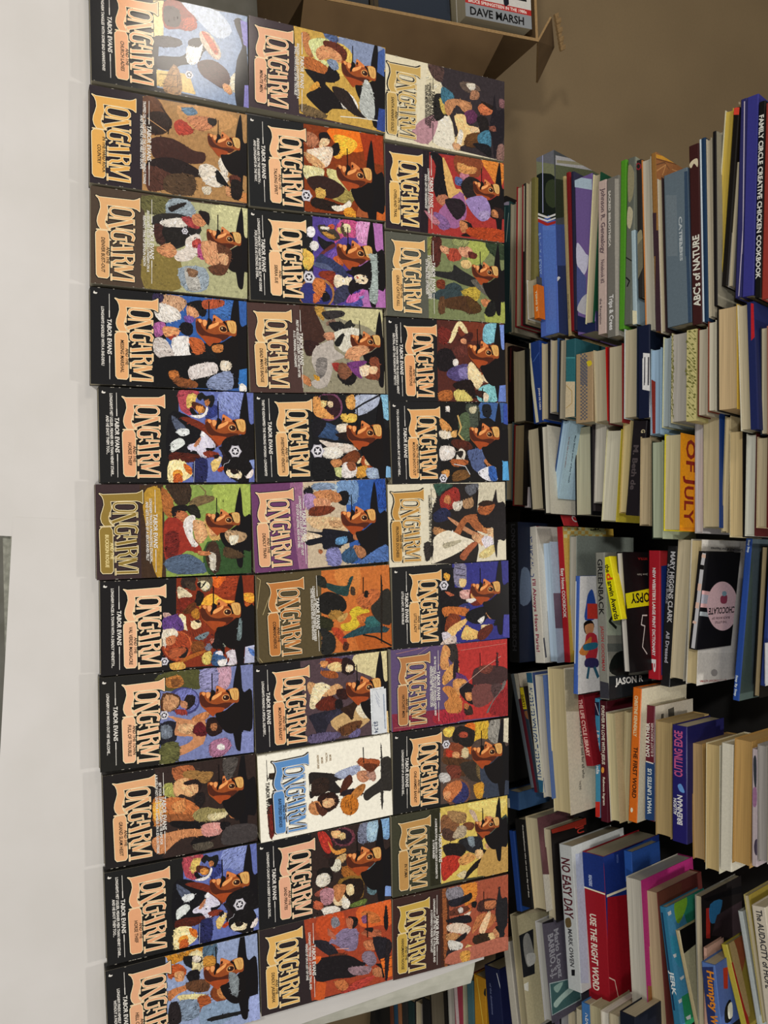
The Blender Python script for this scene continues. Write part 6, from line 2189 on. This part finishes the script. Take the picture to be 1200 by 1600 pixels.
= 0.5642 0.8990 0.4153 11.34 166.6 28.9 110 1.0 0.64 F b8ac8c 5c4444 b0a586 |cream-paged hardcover with a maroon patterned jacket
cp 5c3c40 -6,2 14,369 470,288 406,15
cp b8b4a8 402,0 439,158 718,110 685,-15
= 0.5787 0.9236 0.4424 8.33 165.9 17.5 109 1.0 2.0 F a8a490 181414 - |hardcover in a black jacket with a red strip at the top
cp 8c2c20 -2,-6 -9,740 64,731 30,8
cp 181414 30,8 64,731 784,644 611,-2
cT b08c30 -31,303 25 128 94 Kidding
cT a83428 69,344 84 60 0 JU
= 0.6020 0.9437 0.4639 8.61 255.6 29.5 169 1.0 1.0 S b0b4b4 b8bcbc - |silver-white hardcover with slanting maroon capitals
fT 4c1c24 307,51 75 424 0 NO EASY DAY
fT 3c3c40 728,50 36 263 0 MARK OWEN
fP 5c4c30 537,14 516,58 572,66 592,21
fp 18181c 882,40 873,72 917,68 925,39
cp a8b0c4 60,37 73,137 984,96 953,-1
= 0.6117 0.9815 0.4859 6.99 267.6 45.7 190 2.0 2.0 S 8c1420 182c6c - |very large red book with a blue top band and a torn lower jacket
fp 182c6c 4,-16 -7,212 252,202 257,-10
fL d8d0b4 10 257,-10 264,196
fT dcc8b8 700,67 52 535 0 USE THE RIGHT WORD
fT a8b4cc 197,60 26 79 0 READERS
fp 141c3c 1021,181 976,256 1057,263 1085,183
cp 182c6c -41,-6 57,808 412,770 272,19
cL d8d0b4 17 281,18 290,283
cp 8c1420 292,26 422,769 1488,657 1235,-47
cL d8c0b0 7 805,-61 883,69 1028,109
cT 5c70a8 54,178 20 58 0 ENCYCLO
= 0.5977 1.0381 0.5321 6.99 55.4 17.1 95 2.0 2.0 S 244c94 1c3c7c - |pale-topped blue book behind the big red one
cp c8ccd0 -88,-16 -83,634 58,618 -3,-24
cp 1c3c78 -40,-19 -36,713 317,674 155,-1
= 0.6312 1.0217 0.5614 7.08 256.1 30.8 180 0.54 0.8 F b8b4a8 a82c70 b0aca0 |thick white-paged book with a magenta cover
cp a82c70 9,-15 11,555 859,457 715,10
cp 8c5c34 715,10 777,202 1203,156 1146,1
= 0.6468 1.0440 0.5856 8.36 231.2 26.0 153 1.0 2.0 F a89878 5c2c28 a49474 |tan-paged thick paperback beside the magenta cover
cp 5c3428 -29,14 11,325 498,249 419,-15
= 0.6662 1.0553 0.6118 11.77 199.1 13.8 131 1.93 1.0 S 2c6c8c 2c7c8c - |blue-green paperback with white jagged shapes and teal cover
fL 14304c 13 40,15 678,16
fT c8dce0 500,27 31 156 0 JERK
cp 4c90b8 -23,-8 0,603 956,331 836,-11
cp 2c8468 -13,174 -1,522 228,457 169,239
cP 7cb034 -9,117 -30,254 49,271 141,134 76,95
cp 2c8c5c 597,51 604,352 931,261 859,55
cP 3c94b4 203,-29 215,77 362,150 408,64
cp e8ecec 34,5 33,51 56,54 60,16
cp e8ecec 311,7 315,51 337,50 336,19
cp e8ecec 476,56 475,111 493,112 497,68
cp e8ecec 604,4 605,49 627,47 628,10
cp e8ecec 734,70 738,134 764,132 756,83
= 0.6952 1.0650 0.6424 17.37 154.8 7.6 102 0.91 0.91 S a89c78 908864 - |slim cream book with a black panel on its pale cover
cp 100f10 -1,7 -12,265 146,192 147,-3
cp a09c80 147,-3 131,200 592,26 571,-38
= 0.6208 1.0746 0.6729 4.93 218.9 11.5 144 1.0 0.48 F 8c8c84 1c1818 - |grey page edges beside a dark cover with a blue and red picture
cp 141214 22,26 83,704 140,701 55,81
cp a82c24 94,60 105,116 305,105 289,50
cP 2c6c9c 82,117 100,290 215,205 198,111
cp 34282c 179,207 176,920 563,893 292,125
= 0.6904 1.0624 0.7091 3.97 130.9 5.0 60 0.61 0.61 S b08c7c b89484 - |worn pink paperback leaning behind the blue joke book
= 0.7060 1.0482 0.7201 10.18 100.0 23.2 95 1.0 1.0 S 4c68a0 4c64a0 - |blue children's paperback with orange letters outlined in black
fp 26305c 33,0 12,80 399,51 416,-7
fT c87c1c 170,47 47 249 0 Humpty
fT c87c1c 367,48 47 111 0 Wee
cP 141416 279,72 256,152 369,142 363,52
cP e0d8c8 283,108 277,165 357,155 354,100
cp a82c20 48,100 58,163 183,132 167,81
= 0.6839 1.0895 0.7203 19.20 126.4 10.7 95 1.0 1.0 S a89c3c 8c7c34 - |yellow-green picture book leaning right of the blue joke book
cp a82c24 113,-43 106,46 483,36 451,-59
cP 8c4c30 9,82 -27,259 123,190 203,67 99,50
cP b09868 -7,25 13,98 179,99 416,76 400,27
= 0.6186 1.0969 0.7436 13.71 176.8 7.7 117 0.92 0.92 S a8b0b0 b0b8b8 - |slim pale grey-blue hardcover near the photo edge, sixth pile
= 0.5787 1.0808 0.7676 12.29 190.3 8.8 126 1.09 1.0 F b0a468 8c7c34 - |olive-boarded hardcover near the photo edge, sixth pile
= 0.5829 1.0710 0.7924 10.80 178.0 21.4 118 1.0 1.0 S b8b0a0 b0a894 - |ivory spine with italic serif lettering at the photo edge
fT 2c2c30 251,43 37 461 0 The AUDACITY of HOPE
#seventh pile of books, past the table's end
= 1.0925 0.7944 0.0837 7.85 73.7 11.6 95 1.63 1.63 S 5c3424 4c3c30 - |brown spine at the bottom edge under the table's end
= 1.0836 0.7983 0.0959 8.15 75.6 11.7 95 1.64 1.64 S 24445c 2c4c64 - |dark blue spine at the bottom edge under the table's end
= 1.0761 0.8021 0.1080 7.90 76.5 11.7 95 1.64 1.64 S 8c5c3c 6c4c34 - |orange-brown spine at the bottom edge under the table's end
= 1.0622 0.8060 0.1204 6.82 82.7 17.1 95 2.0 2.0 S 2c2c2c 3a3834 - |charcoal spine in the seventh pile under the table's end
= 1.0548 0.8117 0.1385 6.01 80.0 20.0 95 2.0 2.0 S 1c3030 24342c - |dark green spine in the seventh pile
= 1.0466 0.8182 0.1590 5.72 77.0 20.7 95 2.0 1.0 F 1c1c1e 8c8478 - |black-jacketed hardcover with pale pages in the seventh pile
= 1.0288 0.8245 0.1789 6.56 82.9 22.5 95 2.0 2.0 S 18181a 1c1c1e - |black spine behind the drooping paper, seventh pile
= 0.9964 0.8304 0.1978 8.48 99.3 43.5 95 2.0 2.0 F 181614 141210 5c5444 |thick black-jacketed hardcover in the seventh pile
= 0.9762 0.8523 0.2358 8.10 105.5 16.1 95 1.0 1.0 F 8c8c84 a09c94 - |pale grey page edges left of the pink spine, seventh pile
= 0.9600 0.8559 0.2551 6.92 109.7 23.0 95 2.0 1.0 S 8c3444 9c4050 - |rose pink spine with a white stripe near the drooping paper
fp b8a8a8 24,1 13,36 435,57 448,22
= 0.9444 0.8620 0.2804 5.91 114.0 10.7 95 1.0 1.0 F a8a488 8c8c78 - |thin cream page edges between the pink and the grey-blue spine
= 0.9343 0.8640 0.2912 7.35 115.4 17.4 95 2.0 2.0 S 3c5c64 44646c - |dull blue-teal spine left of the mustard one
= 0.9163 0.8689 0.3099 6.31 120.4 31.8 95 1.0 1.0 S a8781c b0801c - |mustard yellow spine with a black mark
fP 1c2428 70,119 86,149 127,136 120,105
fL d8bc50 5 19,33 351,90
= 0.8856 0.8762 0.3356 10.58 132.8 38.1 95 2.0 2.0 S 141a3c 181c40 - |navy spine with a white edge, right of the mustard one
fL c8ccd4 6 30,128 375,215
fT 5c6484 240,50 17 232 0 of the dominions
= 0.8079 0.8775 0.3938 13.11 169.3 16.4 112 1.0 1.0 S a8a498 98948c - |pale spine beside the navy one in the seventh pile
= 0.7522 0.8819 0.4078 12.06 200.1 17.2 132 1.0 1.0 F a8a084 a89c80 8c8468 |worn tan paperback with a picture card on its cover
cp b0a888 -18,-45 77,469 953,304 825,-62
cp 24262a 139,-32 137,170 447,135 431,-42
cP 8c8c88 163,51 161,116 346,149 377,63 254,36
cP b8b8b4 291,62 310,159 374,148 371,72
cp e0dccc 479,-10 479,53 542,42 519,-1
= 0.7404 0.8997 0.4642 11.40 170.8 18.3 190 1.0 2.0 F a8a8a8 504c58 989894 |dark grey hardcover with grey capitals and a green photo square
cp 4c4854 -46,-73 93,629 940,465 744,-94
cp 141214 -75,-76 -47,136 26,123 -2,-49
cT 8c8c94 247,134 53 337 0 Mario Lopez
cT 8c8c94 245,62 61 299 0 BARRIO, S.J.
cp 9cacac 414,6 477,362 638,358 631,-4
cp 3c5c5c 422,14 480,351 630,347 627,6
cP 9cb4ac 560,32 529,134 508,305 543,298 569,144 596,58
cP 84a098 455,50 454,164 505,90
= 0.9668 0.9930 0.4142 5.20 86.3 11.4 95 1.6 1.0 S 5c5468 645c70 - |dull violet spine at the bottom edge, seventh pile
= 0.9306 0.9798 0.4471 4.99 96.8 17.2 95 2.0 1.0 F 16161a 8c8c90 - |black-covered book at the bottom edge, seventh pile
= 0.9074 0.9726 0.4806 5.28 96.9 16.7 95 1.0 1.0 F a8a498 8c8878 - |white-paged book at the bottom edge, seventh pile
= 0.8886 0.9684 0.5091 5.38 97.6 10.8 95 1.0 1.0 S b0a890 a8a088 - |cream spine at the bottom edge before the light blue one
= 0.8660 0.9644 0.5280 6.31 104.9 17.2 95 1.0 1.0 S 3c6ca4 44749c - |light blue spine with white capitals at the bottom edge
fT d8e0e8 116,50 36 104 0 NEAR
= 0.8566 0.9644 0.5518 6.71 98.4 20.7 95 1.0 1.0 F a8a088 a09878 - |tan-paged book at the bottom edge below the big red book
= 0.8525 0.9671 0.5782 6.22 88.3 14.7 95 1.0 1.0 F b8b0a0 c8c4b8 - |bright-edged white book at the bottom edge
= 0.8453 0.9690 0.5973 5.72 82.9 19.9 95 1.0 1.0 F 8c8470 8c8878 - |dim tan book at the bottom edge beneath the torn jacket
= 0.8308 0.9729 0.6198 5.45 81.8 29.8 95 2.0 2.0 S 141824 181c28 - |dark navy spine at the bottom edge, end of the seventh pile'''
group = ''; cur = None; items = []
for l in STACKS.strip().split('\n'):
    if l[0] == '#': group = l[1:].split(',')[0]
    elif l[0] == '=': items.append((l, [], group))
    else: items[-1][1].append(l)
piles = {}
for rw, art, g in items:
    o = stacked(rw, art, g); f = rw.split('|')[0].split(' ')
    org = Vector((float(f[1]), float(f[2]), float(f[3]))); L = float(f[5]) / 1000; ph = math.radians(float(f[4]))
    s = (org - RO).dot(SV) + min(0, L * math.sin(ph))
    piles.setdefault(g, []).append((org.x, org.x + L, s))
rk = empty('book_rack', Matrix.Translation((0.3, 1.2, 0)))
tag(rk, 'black leaning rack that carries the piles of books behind the table', 'rack')
bpy.context.view_layer.update()
rbox('back_panel', -0.60, 1.33, 0.335, 0.350, -0.66, 0.30, rk)
rbox('bottom_shelf', -0.60, 1.33, 0.0, 0.335, -0.675, -0.66, rk)
for g, L in piles.items():
    x0, x1 = min(q[0] for q in L[:3]) + 0.004, max(q[1] for q in L[:3]) - 0.004; s = min(q[2] for q in L)
    if s > -0.62: rbox('riser', x0, x1, 0.012, 0.33, -0.66, s - 0.001, rk)
for x in (-0.59, 1.32):
    P = lambda d, s: RO + DV * d + SV * s
    a, b = P(0.02, -0.675), P(0.35, -0.675)
    o = hexa('foot', [(x - 0.01, a.y, 0), (x + 0.01, a.y, 0), (x + 0.01, b.y, 0), (x - 0.01, b.y, 0), (x - 0.01, a.y, a.z), (x + 0.01, a.y, a.z), (x + 0.01, b.y, b.z), (x - 0.01, b.y, b.z)], M_DARK); rel(o, rk)

# ------------------------------------------------------------------ cardboard box on the floor
C0 = Vector((-0.9744, 0.9049, 0)); U = Vector((0.0519, -0.4544, 0)).normalized(); V = Vector((-0.0953, 0.0343 - 0.05, 0)).normalized()
V = Vector((U.y, -U.x, 0)); HB, WB, LB = 0.30, 0.50, 0.36
bx = empty('cardboard_box', Matrix.Translation(C0 + U * WB / 2 + V * LB / 2))
tag(bx, 'brown cardboard box of books on the floor, flaps open, one corner torn', 'box')
bpy.context.view_layer.update()
def bb(name, u0, u1, v0, v1, z0, z1, mat=M_CARD, dz=(0, 0)):
    P = lambda u, v, z: C0 + U * u + V * v + Vector((0, 0, z))
    o = hexa(name, [P(u0, v0, z0), P(u1, v0, z0), P(u1, v1, z0), P(u0, v1, z0), P(u0, v0, z1), P(u1, v0, z1), P(u1, v1, z1), P(u0, v1, z1)], mat, None, (M_CARDIN, [1]))
    rel(o, bx); return o
tk = 0.006
bb('wall', 0, WB, 0, tk, 0.002, HB); bb('wall', 0, WB, LB - tk, LB, 0.002, HB)
bb('wall', 0, tk, tk, LB - tk, 0.002, HB); bb('wall', WB - tk, WB, tk, LB - tk, 0.002, HB)
bb('bottom', tk, WB - tk, tk, LB - tk, 0.002, 0.008)
def flap(name, P4, th, label=None):
    n = (P4[1] - P4[0]).cross(P4[3] - P4[0]).normalized() * th
    o = hexa(name, list(P4) + [p + n for p in P4], M_CARD, None, (M_CARDIN, [2, 3, 4, 5])); rel(o, bx)
    return o
Pb = lambda u, v, z: C0 + U * u + V * v + Vector((0, 0, z))
flap('flap', [Pb(0.085, -0.001, HB), Pb(WB, -0.001, HB), Pb(WB, -0.105, HB - 0.075), Pb(0.125, -0.105, HB - 0.075)], 0.004)
flap('flap', [Pb(-0.001, 0.0, HB), Pb(-0.034, 0.053, HB + 0.002), Pb(-0.098, 0.043, HB - 0.08), Pb(-0.100, -0.0015, HB - 0.15)], 0.004)
for i in range(8):                                 # ragged corrugated edge where the corner has torn
    t = i / 7; u, v, z = lerp(-0.036, -0.090, t), lerp(0.056, 0.030, t), lerp(HB + 0.004, HB - 0.055, t); a = 0.004 if i % 2 else 0.0
    o = hexa('torn_edge', [Pb(u, v, z), Pb(u - 0.009, v - 0.005, z - 0.008), Pb(u - 0.016 - a, v + 0.001, z - 0.008), Pb(u - 0.010 - a, v + 0.005, z),
                           Pb(u, v, z + 0.006), Pb(u - 0.009, v - 0.005, z - 0.002), Pb(u - 0.016 - a, v + 0.001, z - 0.002), Pb(u - 0.010 - a, v + 0.005, z + 0.006)], M_CARDIN); rel(o, bx)

def flatbook(u, v, z, L, W_, T, rot, c1, c2, label, art=None, pc='b8ac8c'):
    p = Pb(u, v, z); e = empty('boxed_book', Matrix.Translation(p) @ Matrix.Rotation(math.atan2(-U.y, -U.x) + rot, 4, 'Z'))
    tag(e, label, 'book', 'books lying in the cardboard box')
    mb = MB(); a, b = hx(c1) + (0.2,), hx(c2) + (0.2,)
    mb.box(0, L, 0, W_, T - 0.5, T, b); mb.box(0, L, 0, W_, 0, 0.5, a); mb.box(0, L, W_ - 0.8, W_, 0.5, T - 0.5, a)
    if art:
        pr = Press(mb, L, W_, lambda x, y, k: (x, y, T + 0.01 + k), 0.2); art(pr)
    mb.build('cover', M_PRINT, e)
    g = MB(); g.box(1, L - 1, 1, W_ - 0.8, 0.5, T - 0.5, (1, 1, 1, 0)); o = g.build('page_block', M_PAGE, e); o.color = hx(pc) + (1,)
    return e
def marsh(pr):
    pr.fill([(0, 0), (200, 0), (200, 26), (0, 26)], hx('8c9094'), 0.1)
    pr.fill([(0, 26), (200, 26), (200, 37), (0, 37)], hx('b02c28'), 0.1)
    pr.text(72, 12.5, 15, 124, 0, 'DAVE MARSH', hx('121212'))
    pr.text(74, 31.5, 6, 134, 0, 'BRUCE SPRINGSTEEN IN THE 1980s', hx('e8d8d0'))
    pr.fill([(48, 40), (56, 44), (54, 90), (60, 140), (36, 140), (40, 90)], hx('20202c'), 0.3)
    pr.fill([(92, 34), (100, 40), (98, 90), (100, 140), (80, 140), (86, 60), (88, 38)], hx('1c1c26'), 0.3)
    pr.fill([(108, 52), (142, 52), (142, 120), (108, 120)], hx('181818'), 0.3)
    pr.fill([(112, 57), (138, 57), (138, 120), (112, 120)], hx('5c564c'), 0.5)
flatbook(0.172, 0.017, 0.272, 152, 228, 36, 0.0, 'c4c4c0', 'cfccc6', 'thick white paperback with big black capitals and a red band, topmost in the box', marsh, 'b4a88c')
zz = 0.008
for i, (T, c, lb) in enumerate(((40, '5c2c20', 'brick-covered book at the very bottom of the box'), (45, '2a3a40', 'slate book second from the bottom of the box'), (42, '44301c', 'brown book lying in the middle of the box'), (40, '24241c', 'dark olive book under the grey one in the box'), (42, '6c6860', 'grey book in the box, beneath the maroon one'), (52, '30181a', 'dark maroon book just under the white paperback in the box'))):
    flatbook(0.168, 0.02, zz, 150, 220, T, 0, c, c, lb); zz += T / 1000 + 0.0005
zz = 0.008
for i, (T, c, lb) in enumerate(((60, '3c3c44', 'charcoal book at the bottom of the second heap in the box'), (60, '4a2c24', 'rust brown book in the second heap in the box'), (62, '1c2024', 'black book with cream pages in the second heap in the box'), (30, '5c2420', 'dark red book in the second heap, its pages showing'), (26, '16161a', 'thin black book near the top of the second heap in the box'), (22, '2c3440', 'navy book topmost on the second heap in the box'))):
    flatbook(0.34, 0.02, zz, 155, 225, T, 0.02 * ((i % 3) - 1), c, c, lb, None, '8c7c60'); zz += T / 1000 + 0.0005
zz = 0.008
for i, (T, c, lb) in enumerate(((90, '30343c', 'grey book at the foot of the third heap in the box'), (80, '3c2c24', 'brown book in the third heap in the box'), (74, '34383c', 'dark grey book topmost on the third heap in the box'))):
    flatbook(0.488, 0.02, zz, 135, 220, T, 0, c, c, lb, None, '8c7c60'); zz += T / 1000 + 0.0005
